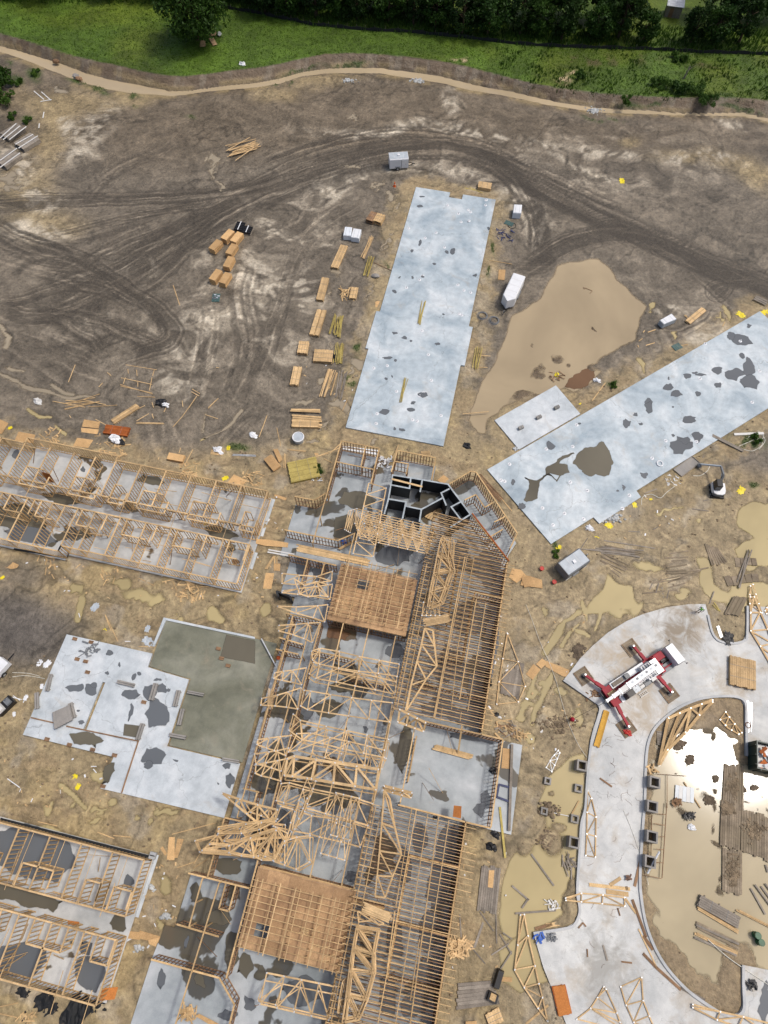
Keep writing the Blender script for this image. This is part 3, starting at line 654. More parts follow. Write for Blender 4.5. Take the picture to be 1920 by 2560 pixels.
for b in (('L3', 515, 1225, 75, 45), ('L3', 525, 1300, 26, 40), ('L3', 770, 1205, 85, 40), ('L3', 900, 1270, 150, 45), ('L3', 1010, 1300, 60, 50), ('L4', 1380, 85, 80, 55), ('L4', 1150, 95, 30, 25), ('L4', 640, 1130, 75, 55), ('L4', 340, 1330, 30, 25), ('L4', 730, 1290, 30, 40), ('L4', 1010, 1330, 40, 20), ('L5', 320, 70, 45, 55), ('L5', 660, 58, 80, 18), ('L5', 680, 100, 26, 24), ('L5', 655, 140, 65, 14), ('L5', 885, 105, 24, 28), ('L5', 985, 125, 32, 40), ('L5', 1090, 60, 110, 28), ('L5', 1055, 545, 55, 65), ('L5', 350, 205, 120, 34, .2), ('L5', 1040, 800, 30, 40), ('L5', 480, 40, 26, 30), ('M4', 60, 70, 45, 28), ('L1', 1365, 1030, 26, 50), ('L1', 1385, 1110, 20, 50), ('L1', 1310, 1020, 30, 20), ('L1', 1420, 1200, 14, 40), ('L1', 40, 1150, 60, 50), ('L1', 60, 1210, 100, 18), ('L1', 380, 590, 60, 22, .2), ('M1', 620, 760, 45, 18, -.2), ('M3', 770, 280, 34, 26), ('M3', 560, 70, 30, 40), ('M3', 460, 180, 60, 20, -.5), ('M3', 380, 275, 55, 20, -.5), ('M2', 505, 475, 40, 30), ('M2', 470, 930, 14, 30), ('M2', 405, 1150, 34, 40), ('M2', 300, 1300, 90, 20), ('M2', 650, 1060, 34, 60, -.3), ('M2', 605, 1100, 20, 50), ('M2', 520, 1330, 60, 30), ('M2', 900, 40, 7, 60, .3), ('M2', 840, 280, 9, 70, .3), ('M2', 850, 320, 6, 60, .3), ('M2', 490, 590, 16, 18), ('M2', 735, 600, 10, 90, .2), ('M1', 790, 1190, 60, 14, -.3), ('M1', 850, 1270, 30, 30), ('M1', 610, 1090, 45, 12), ('R3', 880, 1085, 115, 45), ('R3', 1000, 720, 120, 14, -.1), ('R2', 1345, 760, 20, 40, .4), ('R2', 1400, 750, 18, 50, -.4), ('R2', 1070, 880, 20, 40, -.3), ('R2', 830, 1060, 22, 60, -.4), ('R2', 915, 700, 26, 30),
          ('R4', 660, 60, 90, 60), ('R4', 780, 45, 60, 45), ('R4', 210, 70, 22, 40), ('R4', 120, 590, 50, 40), ('R4', 95, 660, 50, 30), ('R4', 60, 760, 46, 40), ('R4', 300, 600, 60, 40, .4), ('R4', 420, 770, 50, 60, .5), ('R4', 140, 920, 22, 44), ('R4', 400, 470, 20, 20), ('R4', 170, 530, 30, 20), ('R3', 1100, 1260, 40, 34), ('R3', 1190, 780, 30, 14)): pblob(*b)
pline('L4', ((530, -10), (505, 60), (490, 130)), 30); pline('L4', ((400, 1210), (480, 1280), (560, 1340)), 26)
pline('R4', ((430, 80), (350, 130), (290, 230), (200, 330)), 44); pline('R4', ((445, 150), (380, 210), (325, 300)), 22); pline('R4', ((570, 90), (540, 200)), 18); pline('R4', ((255, 470), (200, 590), (150, 720), (140, 800)), 30); pline('R4', ((150, 460), (105, 600), (60, 740)), 26); pline('R4', ((430, 200), (500, 240)), 34); pline('R4', ((450, 0), (470, 60), (490, 130)), 18)
pline('L2', ((-20, 1120), (120, 1180), (260, 1240), (420, 1270), (600, 1285)), 18)
pline('L2', ((0, 820), (60, 880), (30, 950)), 22); pline('L2', ((330, 1210), (460, 1250)), 20); pline('L2', ((60, 1090), (160, 1120)), 16); pline('L3', ((170, 60), (260, 100), (340, 120)), 16); pline('L3', ((360, 170), (430, 215)), 12)
pline('L3', ((1560, 60), (1480, 170), (1300, 250)), 14); pline('L3', ((1330, 90), (1310, 200)), 12)
ppoly('R3', ((620, 1130), (700, 1180), (790, 1200), (830, 1348), (640, 1380), (480, 1380), (530, 1280), (590, 1220)), 26)
ppoly('R3', ((1180, 1000), (1280, 1050), (1300, 1200), (1400, 1240), (1420, 1160), (1520, 1140), (1600, 1180), (1700, 1180), (1700, 1360), (1460, 1360), (1300, 1290), (1230, 1180)), 30)
ppoly('R3', ((1430, 960), (1520, 930), (1700, 900), (1700, 1100), (1560, 1080), (1470, 1060)), 40)
ppoly('R3', ((1500, 700), (1700, 640), (1700, 900), (1600, 880), (1480, 820)), 44)
LOWPOND = PX('R4', (230, 1150), (300, 1080), (390, 1005), (475, 990), (470, 1348)) + PX('R5', (448, 0), (435, 300), (425, 540), (360, 560), (330, 620), (340, 740), (230, 810), (120, 860), (-40, 900), (-90, 760), (-60, 560), (-20, 380), (60, 290), (150, 280), (190, 180), (170, 60)) + PX('R4', (200, 1250))
pud = np.maximum(pud, poly_mask(LOWPOND, 6, 120, 18))
pud = np.maximum(pud, poly_mask(PX('R5', (40, 860), (120, 860), (240, 1180), (60, 1240), (-60, 1180), (-80, 980)), 6, 121, 22))
mnd = blobs(((1372, 2095, 28, 26, 0), (1335, 2055, 26, 30, 0), (1395, 2060, 14, 10, 0), (1300, 2110, 20, 20, 0), (1383, 1982, 7, 5, 0), (1425, 2270, 14, 30, 0), (1430, 2215, 10, 30, 0), (1405, 2300, 26, 10, 0)))
pud = pud*(1-np.clip(mnd*1.6, 0, 1))
pud = np.where(inslab | inroad, 0, pud)
ZT = ZT*(1-pud)+pud*(-0.22)
ZT += mnd*(0.02+.30*N3*SW2*2)
alb = lay(alb, pud*0.5, C(.26, .19, .10))
alb *= (1-0.22*sstep(0.05, 0.5, pud)*sstep(1.0, 0.6, pud))[..., None]
# the basin inside the road loop
inb = np.zeros(X.shape, bool); bd = np.full(X.shape, 99.0, np.float32); sl = wwin(BASIN, 1); inb[sl] = in_poly(X[sl], Y[sl], BASIN); bd[sl] = seg_dist(X[sl], Y[sl], ROAD_IN)[0]
shore = np.interp(V, [1740, 1800, 1850, 2150, 2300, 2450, 2560], [6.0, 5.0, 1.2, 0.5, 1.4, 2.6, 3.0])
bm = np.where(inb, sstep(-0.6, 0.6, bd-shore+(fbm(X*.5, Y*.5, 130, 3)-.5)*2.4+(N3-.5)*.9), 0)
bb = blobs(((1785, 1835, 18, 14, .6), (1800, 1850, 8, 16, 0), (1865, 2000, 5, 3, 0), (1708, 1865, 12, 5, .6), (1690, 1875, 7, 3, .4), (1722, 1905, 7, 6, .3), (1725, 1920, 5, 6, 0), (1882, 1968, 6, 4, 0), (1760, 1985, 12, 10, 0), (1780, 2010, 8, 14, 0), (1790, 1975, 6, 8, 0), (1705, 2025, 10, 12, 0), (1775, 2060, 5, 16, 0), (1790, 2100, 16, 6, .6), (1800, 2185, 5, 14, 0), (1797, 2215, 6, 14, 0), (1680, 1500, 5, 5, 0), (1745, 1970, 4, 3, 0), (1690, 1935, 4, 3, 0), (1770, 1995, 4, 8, .4), (1905, 2010, 4, 6, 0), (1880, 2010, 4, 3, 0), (1895, 1985, 4, 3, 0)))
ZT = ZT*(1-bm)+bm*(-0.3)
ZT += bb*bm*(0.34+(N3-.5)*.4)
alb = lay(alb, bm*.6, C(.24, .18, .11)); alb = lay(alb, np.clip(bb*bm*1.5, 0, 1)*.8, C(.10, .078, .05))
alb = lay(alb, np.where(inb, 1-bm, 0)*.6, C(.27, .20, .125))
ZT = np.where(inslab | inroad, np.minimum(ZT, -0.02)-0.12, ZT)
dry = ~(inslab | inroad) & (pud < .02) & (pm < .02) & (bm < .02) & (np.abs(ss) > 2.5)
ZT = np.where(dry, np.maximum(ZT, -0.03), ZT)
alb = np.clip(alb, 0.004, 0.8)
wetv = np.clip(0.55-0.25*sstep(0.3, 0.1, alb.mean(axis=2)), 0.2, 0.9)

ny, nx = X.shape
me = bpy.data.meshes.new('ground')
co = np.stack([X, Y, ZT], axis=2).reshape(-1, 3).astype(np.float32)
idx = np.arange(ny*nx).reshape(ny, nx)
quads = np.stack([idx[:-1, :-1], idx[:-1, 1:], idx[1:, 1:], idx[1:, :-1]], axis=2).reshape(-1, 4)
me.vertices.add(len(co)); me.vertices.foreach_set('co', co.ravel())
me.loops.add(quads.size); me.loops.foreach_set('vertex_index', quads.ravel().astype(np.int32))
me.polygons.add(len(quads)); me.polygons.foreach_set('loop_start', np.arange(0, quads.size, 4, dtype=np.int32))
me.polygons.foreach_set('loop_total', np.full(len(quads), 4, np.int32)); me.polygons.foreach_set('use_smooth', np.ones(len(quads), bool))
me.update()
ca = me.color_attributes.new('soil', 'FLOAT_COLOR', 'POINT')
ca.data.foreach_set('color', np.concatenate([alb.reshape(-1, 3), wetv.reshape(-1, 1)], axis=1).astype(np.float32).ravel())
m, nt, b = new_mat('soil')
at_ = nt.nodes.new('ShaderNodeAttribute'); at_.attribute_name = 'soil'
n1 = world_noise(nt, 2.4, 6, 0.7); r1 = ramp(nt, n1.outputs[0], [(0.25, (0.64, 0.63, 0.61)), (0.5, (1, 1, 1)), (0.78, (1.28, 1.27, 1.25))])
n2 = world_noise(nt, 0.7, 5, 0.65, 1.2); r2 = ramp(nt, n2.outputs[0], [(0.3, (0.8, 0.79, 0.78)), (0.7, (1.16, 1.15, 1.13))])
c1 = mixc(nt, 1.0, at_.outputs['Color'], r1.outputs[0], 'MULTIPLY'); c2 = mixc(nt, 1.0, c1, r2.outputs[0], 'MULTIPLY')
nt.links.new(c2, b.inputs['Base Color']); nt.links.new(at_.outputs['Alpha'], b.inputs['Roughness'])
b.inputs['Specular IOR Level'].default_value = 0.3
bump(nt, b, n1.outputs[0], 1.0, 0.22)
me.materials.append(m)
ground = struct(link(bpy.data.objects.new('ground', me)))

# land beyond, out to the horizon
m, nt, b = new_mat('far_land')
n1 = world_noise(nt, 0.02, 6, 0.6); r1 = ramp(nt, n1.outputs[0], [(0.35, (0.03, 0.06, 0.012)), (0.6, (0.055, 0.10, 0.02))]); nt.links.new(r1.outputs[0], b.inputs['Base Color']); b.inputs['Roughness'].default_value = 0.9
fl = MB(); x0, x1, y0, y1 = gx[0]+.5, gx[-1]-.5, gy[0]+.5, gy[-1]-.5; E_ = 2500
for q in (((-E_, -E_), (E_, -E_), (E_, y0), (-E_, y0)), ((-E_, y1), (E_, y1), (E_, E_), (-E_, E_)), ((-E_, y0), (x0, y0), (x0, y1), (-E_, y1)), ((x1, y0), (E_, y0), (E_, y1), (x1, y1))):
    n = len(fl.v); z = 1.0 if q[0][1] > 0 and q[0][1] == y1 else -0.25
    fl.v += [(p[0], p[1], z) for p in q]; fl.f.append((n, n+1, n+2, n+3))
struct(fl.build('terrain', 'far_land'))

# ------------------------------------------------------------------ water
def water_surface(name, mask, level, mat):
    """level water over the hollows of the ground; its depth drives how clear it is at the margin"""
    wet_ = mask & (ZT < level+.004); c = wet_[:-1, :-1] | wet_[1:, :-1] | wet_[:-1, 1:] | wet_[1:, 1:]
    q = quads.reshape(ny-1, nx-1, 4)[c]; used, inv = np.unique(q, return_inverse=True); inv = inv.reshape(-1, 4)
    co_ = np.stack([X.ravel()[used], Y.ravel()[used], np.full(len(used), level)], 1)
    m_ = bpy.data.meshes.new(name); m_.from_pydata(co_.tolist(), [], inv.tolist())
    a_ = m_.attributes.new('depth', 'FLOAT', 'POINT'); a_.data.foreach_set('value', np.clip(level-ZT.ravel()[used], 0, 1).astype(np.float32))
    m_.materials.append(MATS[mat]); return struct(link(bpy.data.objects.new(name, m_)))
pondm = pm > .02
water_surface('pond_water', pondm, WPOND, 'water_pond'); water_surface('basin_water', inb, WBASIN, 'water_basin')
free = ~pondm & ~inb & ~inslab & ~inroad & (np.abs(ss) > 2.5)
water_surface('puddle_water', free & ((Y < 45) | (X > 20)) & (pud > 0), WPUD, 'water_puddle'); water_surface('puddle_water', free & (Y >= 45) & (X <= 20) & (pud > 0), WPUD, 'water_mud')
st = MB(); L = smooth_line([tuple(at('P', u, v, -0.42)[:2]) for u, v in STREAM], 4)
W_ = np.interp(np.linspace(0, 1, len(L)), np.linspace(0, 1, len(STREAM_W)), STREAM_W)
for i, (p, w) in enumerate(zip(L, W_)):
    a = np.array(L[max(i-1, 0)]); c = np.array(L[min(i+1, len(L)-1)]); t = (c-a)/np.linalg.norm(c-a); nrm = np.array((-t[1], t[0]))
    hw = w*0.21
    st.v += [(p[0]+nrm[0]*hw, p[1]+nrm[1]*hw, -0.42), (p[0]-nrm[0]*hw, p[1]-nrm[1]*hw, -0.42)]
    if i: k = len(st.v); st.f.append((k-4, k-3, k-1, k-2))
struct(st.build('stream_water', 'water_stream'))

# ------------------------------------------------------------------ road, kerbs, slabs
struct(MB().prism(ROAD, -0.3, 0.15).build('road', 'road_concrete'))
def ribbon(line, off0, off1, z0, z1, mat, name):
    L = smooth_line(line, 4); mb = MB(); n = len(L); rows = []
    for i, p in enumerate(L):
        a = np.array(L[max(i-1, 0)]); c = np.array(L[min(i+1, n-1)]); t = (c-a)/np.linalg.norm(c-a); nr = np.array((-t[1], t[0]))
        q0 = np.array(p)+nr*off0; q1 = np.array(p)+nr*off1
        rows.append([(q0[0], q0[1], z0), (q1[0], q1[1], z0), (q1[0], q1[1], z1), (q0[0], q0[1], z1)])
    for r in rows: mb.v += r
    for i in range(n-1):
        for j in range(4): a = i*4+j; c = i*4+(j+1) % 4; mb.f.append((a, c, c+4, a+4))
    mb.f.append((0, 1, 2, 3)); e = (n-1)*4; mb.f.append((e+3, e+2, e+1, e))
    return struct(mb.build(name, mat))
ribbon(ROAD_IN, -0.03, 0.27, -0.2, 0.31, 'kerb_concrete', 'kerb')
ribbon(ROAD_ISLE, -0.03, 0.25, -0.2, 0.30, 'kerb_concrete', 'kerb')
ribbon(ROAD_OUT[11:29], -0.03, 0.25, -0.2, 0.30, 'kerb_concrete', 'kerb')
def slab(name, poly, mat, z=0.2):
    return struct(MB().prism(poly, -0.4, z).build(name, mat))
tr_ = WP('L4', (668, 532), (686, 536), (572, 822), (552, 816))        # the open trench runs down to the form board
PATIO_UP = SLAB_PATIO[:8]+[(-30.34, -3.55), (-30.34, 2.16), (tr_[2][0], 2.16), tr_[1], tr_[0], (tr_[3][0], 2.16), (-44.3, 2.16)]
PATIO_LOW = [(-44.3, 2.14), (-30.36, 2.14), (-30.36, -3.55), (-32.75, -3.6), (-32.6, 0.0), (-44.3, 0.0)]
slab('foundation_slab', SLAB_MID, 'slab_pale'); slab('foundation_slab', SLAB_DIAG, 'slab_pale')
slab('foundation_slab', SLAB_SMALL, 'slab_white'); slab('foundation_slab', PATIO_UP, 'slab_white'); slab('foundation_slab', PATIO_LOW, 'slab_white')
slab('foundation_slab', SLAB_OLIVE, 'slab_olive', 0.12); slab('foundation_slab', SLAB_WING_N, 'slab_rooms', 0.15)
slab('foundation_slab', SLAB_WING_S, 'slab_rooms', 0.15); slab('foundation_slab', SLAB_MAIN, 'slab_hall', 0.15)

# ================================================================== VEGETATION
GZ = 1.33
def leaf_mat(name, c):
    m, nt, b = new_mat(name)
    n = world_noise(nt, 0.45, 4, 0.6); f = world_noise(nt, 3.0, 2, 0.5); oi = nt.nodes.new('ShaderNodeObjectInfo')
    r = ramp(nt, n.outputs[0], [(0.3, [x*0.62 for x in c]), (0.55, c), (0.75, (c[0]*1.7, c[1]*1.45, c[2]*1.3))])
    rr = ramp(nt, oi.outputs['Random'], [(0, (0.75, 0.8, 0.75)), (1, (1.2, 1.12, 1.0))])
    c1 = mixc(nt, 1.0, r.outputs[0], rr.outputs[0], 'MULTIPLY')
    fr = ramp(nt, f.outputs[0], [(0.3, (0.7, 0.72, 0.7)), (0.7, (1.25, 1.22, 1.2))]); c2 = mixc(nt, 1.0, c1, fr.outputs[0], 'MULTIPLY')
    nt.links.new(c2, b.inputs['Base Color']); b.inputs['Roughness'].default_value = 0.6; b.inputs['Specular IOR Level'].default_value = 0.2
    tr = nt.nodes.new('ShaderNodeBsdfTranslucent'); nt.links.new(c2, tr.inputs[0])
    mx = nt.nodes.new('ShaderNodeMixShader'); mx.inputs[0].default_value = 0.25
    nt.links.new(b.outputs[0], mx.inputs[1]); nt.links.new(tr.outputs[0], mx.inputs[2])
    nt.links.new(mx.outputs[0], nt.nodes['Material Output'].inputs[0])
    return m
leaf_mat('leaf_dark', (0.026, 0.060, 0.012)); leaf_mat('leaf_mid', (0.036, 0.085, 0.014)); leaf_mat('leaf_weed', (0.062, 0.128, 0.022)); leaf_mat('grass_blade', (0.080, 0.150, 0.019))
def leaves_mesh(name, centres, radii, per, size, mat, seed, squash=0.8):
    """many small leaf faces spread through the clumps of a crown"""
    rng = np.random.default_rng(seed); C_ = []; 
    for (c, r) in zip(centres, radii):
        d = rng.normal(size=(per, 3)); d /= np.linalg.norm(d, axis=1)[:, None]
        rad = r*rng.uniform(0.35, 1.08, (per, 1))**0.6
        C_.append(np.array(c)+d*rad*np.array((1, 1, squash)))
    P = np.concatenate(C_); n = len(P)
    a = rng.normal(size=(n, 3)); a /= np.linalg.norm(a, axis=1)[:, None]
    b = np.cross(a, rng.normal(size=(n, 3))); b /= np.linalg.norm(b, axis=1)[:, None]
    s = size*rng.uniform(0.6, 1.3, (n, 1))
    q = np.stack([P-a*s, P-b*s*0.55, P+a*s, P+b*s*0.55], axis=1).reshape(-1, 3)
    me = bpy.data.meshes.new(name); f = np.arange(4*n).reshape(-1, 4)
    me.from_pydata(q.tolist(), [], f.tolist()); me.materials.append(MATS[mat]); return me
def make_tree_meshes(h, w, seed, mat, clumps=46, per=70, leaf=0.34):
    rnd = random.Random(seed); cs = []; rs = []
    for i in range(clumps):
        t = rnd.uniform(0.22, 1.0); th = rnd.uniform(0, 6.283); prof = math.sin(math.pi*min(1, (t-0.12)/0.95))**0.6
        rr = w*prof*math.sqrt(rnd.uniform(0.15, 1.0))
        cs.append((rr*math.cos(th), rr*math.sin(th), h*t*0.95)); rs.append(w*rnd.uniform(0.22, 0.42))
    crown = leaves_mesh('crown', cs, rs, per, leaf, mat, seed)
    tb = MB(); tb.cyl((0, 0, -0.3), (0.1, 0.05, h*0.45), 0.035*h, 9, 0.018*h); tb.cyl((0.1, 0.05, h*0.45), (0, 0.1, h*0.85), 0.018*h, 7, 0.005*h)
    for i in range(9):
        c = cs[i*3 % len(cs)]; z0 = h*rnd.uniform(0.2, 0.6); tb.cyl((0.05, 0.03, z0), (c[0]*0.85, c[1]*0.85, max(c[2], z0+0.3)), 0.010*h, 6, 0.003*h)
    return crown, tb.mesh('trunk', 'bark')
TREES = [make_tree_meshes(10, 3.6, 1, 'leaf_dark'), make_tree_meshes(9, 3.9, 2, 'leaf_mid'), make_tree_meshes(11.5, 3.6, 3, 'leaf_dark'), make_tree_meshes(8, 3.4, 4, 'leaf_mid'), make_tree_meshes(12, 4.4, 5, 'leaf_mid', 60)]
def tree(pos, var, scale, rz, label, group='trees of the wood along the top edge', name='broadleaf_tree'):
    o = thing(name, label, 'tree', pos, group)
    M = Matrix.Translation(Vector(pos)) @ Matrix.Rotation(rz, 4, 'Z') @ Matrix.Diagonal((scale, scale, scale*random.uniform(0.92, 1.1), 1))
    for nm, me_ in (('crown', TREES[var][0]), ('trunk', TREES[var][1])): link(bpy.data.objects.new(nm, me_), o, M)
    return o
TREES.append(make_tree_meshes(12.5, 6.6, 9, 'leaf_mid', 110, 80, .36))
tree(at('P', 495, 100, GZ), 5, 1.0, 0.6, 'lone dark oak standing on the mown grass above the muddy stream', None)
front = [(660, 40), (715, 46), (780, 52), (850, 58), (905, 64), (965, 70), (1030, 76), (1095, 84), (1160, 92), (1225, 96), (1290, 100), (1350, 104), (1415, 108), (1480, 110), (1540, 112), (1600, 112), (1730, 118), (1785, 118), (1835, 116)]
rnd = random.Random(5)
for i, (u, v) in enumerate(front):
    tree(at('P', u+rnd.uniform(-12, 12), v-12+rnd.uniform(-6, 6), GZ), i % 4, rnd.uniform(0.72, 1.0), rnd.uniform(0, 6.3), 'dark broadleaf tree in the front row of the wood behind the silt fence', 'front row of the wood')
for i in range(34):
    u = -40+i*62+rnd.uniform(-20, 20)
    if 1610 < u < 1715: continue
    for v in (np.interp(u, [0, 400, 700, 1100, 1920], [-22, -16, -2, 35, 52]),):
        tree(at('P', u, v+rnd.uniform(-14, 10), GZ), (i*3) % 5, rnd.uniform(0.8, 1.15), rnd.uniform(0, 6.3), 'tall dark tree deep in the wood at the top edge', 'deep rows of the wood')
for i in range(30):
    u = -120+i*74+rnd.uniform(-20, 20)
    tree(at('P', u, np.interp(u, [0, 700, 1920], [-85, -70, -40])+rnd.uniform(-14, 10), GZ), (i*2) % 5, rnd.uniform(0.9, 1.2), rnd.uniform(0, 6.3), 'tall dark tree deep in the wood at the top edge', 'deep rows of the wood')
# shrubs
SHRUBS = []
for k, (w, h, n_, mt) in enumerate(((1.6, 1.6, 16, 'leaf_mid'), (2.4, 2.2, 26, 'leaf_weed'), (1.2, 1.0, 10, 'leaf_weed'))):
    r_ = random.Random(k+40); cs = [(r_.uniform(-w, w)*0.8, r_.uniform(-w, w)*0.8, h*r_.uniform(0.2, 0.75)) for _ in range(n_)]
    SHRUBS.append((leaves_mesh('foliage', cs, [w*r_.uniform(.25, .4) for _ in cs], 60, 0.2, mt, k+7), MB().cyl((0, 0, -.2), (0.1, 0, h*.5), .05, 6, .02).cyl((0, 0, 0), (w*.4, w*.2, h*.5), .03, 5, .01).cyl((0, 0, 0), (-w*.4, w*.1, h*.5), .03, 5, .01).mesh('stem', 'bark')))
def shrub(reg, x, y, var, sc, label, z=GZ, group=None):
    p = at(reg, x, y, z); o = thing('shrub', label, 'shrub', p, group)
    M = Matrix.Translation(p) @ Matrix.Rotation(random.uniform(0, 6), 4, 'Z') @ Matrix.Diagonal((sc, sc, sc, 1))
    for nm, me_ in zip(('foliage', 'stem'), SHRUBS[var]): link(bpy.data.objects.new(nm, me_), o, M)
shrub('R1', 1080, 590, 0, 1.1, 'dark shrub at the dead stump on the grass bank right of the stream')
shrub('R1', 1180, 600, 1, 0.8, 'mid green shrub just right of the dead stump on the bank')
shrub('R1', 960, 560, 1, 0.8, 'spreading low shrub left of the dead stump on the bank')
shrub('R1', 1260, 670, 1, 0.8, 'bright green shrub growing down the bank to the stream')
shrub('R1', 430, 500, 2, 1.0, 'small weed clump beside the bare sandy spot on the grass')
shrub('R1', 750, 660, 2, 1.0, 'small green clump on the brown bank above the stream')
shrub('R1', 1080, 380, 2, 1.3, 'rounded weed clump in the grass just below the silt fence')
shrub('L1', 10, 560, 0, 1.7, 'tall dark shrub cut by the left edge beside the stream', 0.2)
shrub('L1', 20, 660, 1, 1.0, 'yellowish green shrub cut by the left edge above the board stacks', 0.2)
shrub('L1', 90, 760, 2, 0.8, 'low green shrub between the left edge and the sandy scrape', 0.1)
shrub('L1', 185, 790, 2, 0.7, 'little round green bush on the brown clay near board stacks', 0.1)
shrub('L1', 240, 480, 2, 0.8, 'flat green weed patch on the clay below the stream', 0.1)
shrub('L1', 110, 540, 2, 0.9, 'small weed clump by the wet grey clay near the left edge', 0.1)
shrub('R3', 1570, 260, 2, 0.7, 'green weeds under the tangled pale hoses at the right edge', 0.05)
shrub('R2', 650, 1205, 2, 0.5, 'dark weeds on the clay between small slab and long slab', 0.05)
shrub('R3', 290, 1000, 2, 0.5, 'low weeds behind the grey enclosed trailer', 0.05)
shrub('M3', 410, 450, 2, 0.6, 'dark green weed by the yellow treated lumber', 0.05)
# dead stump
p = at('R1', 1112, 510, GZ); o = thing('tree_stump', 'grey leafless dead trunk leaning among shrubs on the bank', 'stump', p)
MB().cyl(p+Vector((0, 0, -.2)), p+Vector((.3, .2, 2.4)), .22, 8, .10).build('trunk', 'lumber_grey', o)
MB().cyl(p+Vector((.2, .1, 1.6)), p+Vector((1.5, .5, 2.8)), .08, 6, .03).cyl(p+Vector((.1, .1, 1.2)), p+Vector((-.7, .3, 2.2)), .06, 6, .02).build('branch', 'lumber_grey', o)

# grass blades on the field, taller weeds along the fence
rng = np.random.default_rng(3)
def scatter_blades(name, label, n, test, hmin, hmax, mat, wid=0.06, cat='grass'):
    u = rng.uniform(-260, 2200, n); v = rng.uniform(-60, 290, n)
    d = AR[None]*((u-960)/FOC)[:, None]+AU[None]*((1280-v)/FOC)[:, None]+AF[None]
    d = d*((CAM_H-GZ)/-d[:, 2])[:, None]
    k = test(u, v); x, y, u, v = d[k, 0], d[k, 1], u[k], v[k]
    ix = np.clip(np.searchsorted(gx, x)-1, 0, nx-2); iy = np.clip(np.searchsorted(gy, y)-1, 0, ny-2); z = ZT[iy, ix]
    n = len(x); th = rng.uniform(0, 6.283, n); h = rng.uniform(hmin, hmax, n); tilt = rng.uniform(0.1, 0.6, n)
    V_ = []; dx, dy = np.cos(th), np.sin(th)
    tris = []
    for off in (0, 2.1, 4.2):
        ax, ay = np.cos(th+off), np.sin(th+off); w = wid*rng.uniform(.7, 1.4, n)
        a = np.stack([x+ax*w*2-ay*w, y+ay*w*2+ax*w, z-0.03], 1); b = np.stack([x+ax*w*2+ay*w, y+ay*w*2-ax*w, z-0.03], 1)
        c = np.stack([x+ax*h*tilt, y+ay*h*tilt, z+h], 1); tris.append(np.stack([a, b, c], 1))
    P = np.concatenate(tris).reshape(-1, 3); me_ = bpy.data.meshes.new(name)
    me_.vertices.add(len(P)); me_.vertices.foreach_set('co', P.astype(np.float32).ravel())
    m3 = len(P)//3; me_.loops.add(len(P)); me_.loops.foreach_set('vertex_index', np.arange(len(P), dtype=np.int32))
    me_.polygons.add(m3); me_.polygons.foreach_set('loop_start', np.arange(0, len(P), 3, dtype=np.int32)); me_.polygons.foreach_set('loop_total', np.full(m3, 3, np.int32)); me_.update()
    me_.materials.append(MATS[mat]); o = link(bpy.data.objects.new(name, me_)); return tag(o, label, cat, None, 'stuff')
vg_of = lambda u: np.interp(u, gu, gv)
FENCE = PX('M1', (-250, 50), (0, 90), (130, 118), (250, 140), (350, 165), (500, 180), (650, 195), (800, 205), (1000, 215), (1200, 235), (1400, 255)) + PX('R1', (0, 288), (250, 305), (500, 315), (800, 325), (1000, 332), (1200, 345), (1450, 352), (1659, 360), (1900, 372))
fu, fv = zip(*FENCE)
vf_of = lambda u: np.interp(u, fu, fv, left=8)
scatter_blades('grass', 'short green field grass above the muddy stream', 42000, lambda u, v: (v < vg_of(u)-2) & (v > vf_of(u)-4), 0.08, 0.24, 'grass_blade', 0.07)
scatter_blades('tall_weeds', 'tall weeds and long grass along the silt fence and wood edge', 52000, lambda u, v: (v < vf_of(u)+6*rng.uniform(-1, 1, len(u))) & (v > vf_of(u)-60) & ((rng.uniform(0, 1, len(u)) < .7)), 0.4, 1.1, 'leaf_weed', 0.10)
scatter_blades('bank_weeds', 'rough weeds in clumps on the right hand grass strip', 26000, lambda u, v: (v < vg_of(u)+3) & (v > vf_of(u)+12) & (u > 1240) & (fbm(u*.03, v*.05, 77, 3) > .5), 0.25, 0.7, 'leaf_weed', 0.09)
# weeds on the clay of the site
def site_weeds():
    ys, xs = np.where((wd > .55) & (pud < .05)); k = rng.permutation(len(ys))[:9000]; mb_v = []; x = X[ys[k], xs[k]]; y = Y[ys[k], xs[k]]; z = ZT[ys[k], xs[k]]
    n = len(k); th = rng.uniform(0, 6.28, n); h = rng.uniform(.1, .4, n); ax, ay = np.cos(th), np.sin(th); w = .07
    P = np.stack([np.stack([x-ay*w, y+ax*w, z-.02], 1), np.stack([x+ay*w, y-ax*w, z-.02], 1), np.stack([x+ax*h*.5, y+ay*h*.5, z+h], 1)], 1).reshape(-1, 3)
    me_ = bpy.data.meshes.new('site_weeds'); me_.from_pydata(P.tolist(), [], np.arange(len(P)).reshape(-1, 3).tolist()); me_.materials.append(MATS['leaf_weed'])
    tag(link(bpy.data.objects.new('site_weeds', me_)), 'thin green weeds sprouting on the clay beside slabs and stream', 'weeds', None, 'stuff')
site_weeds()
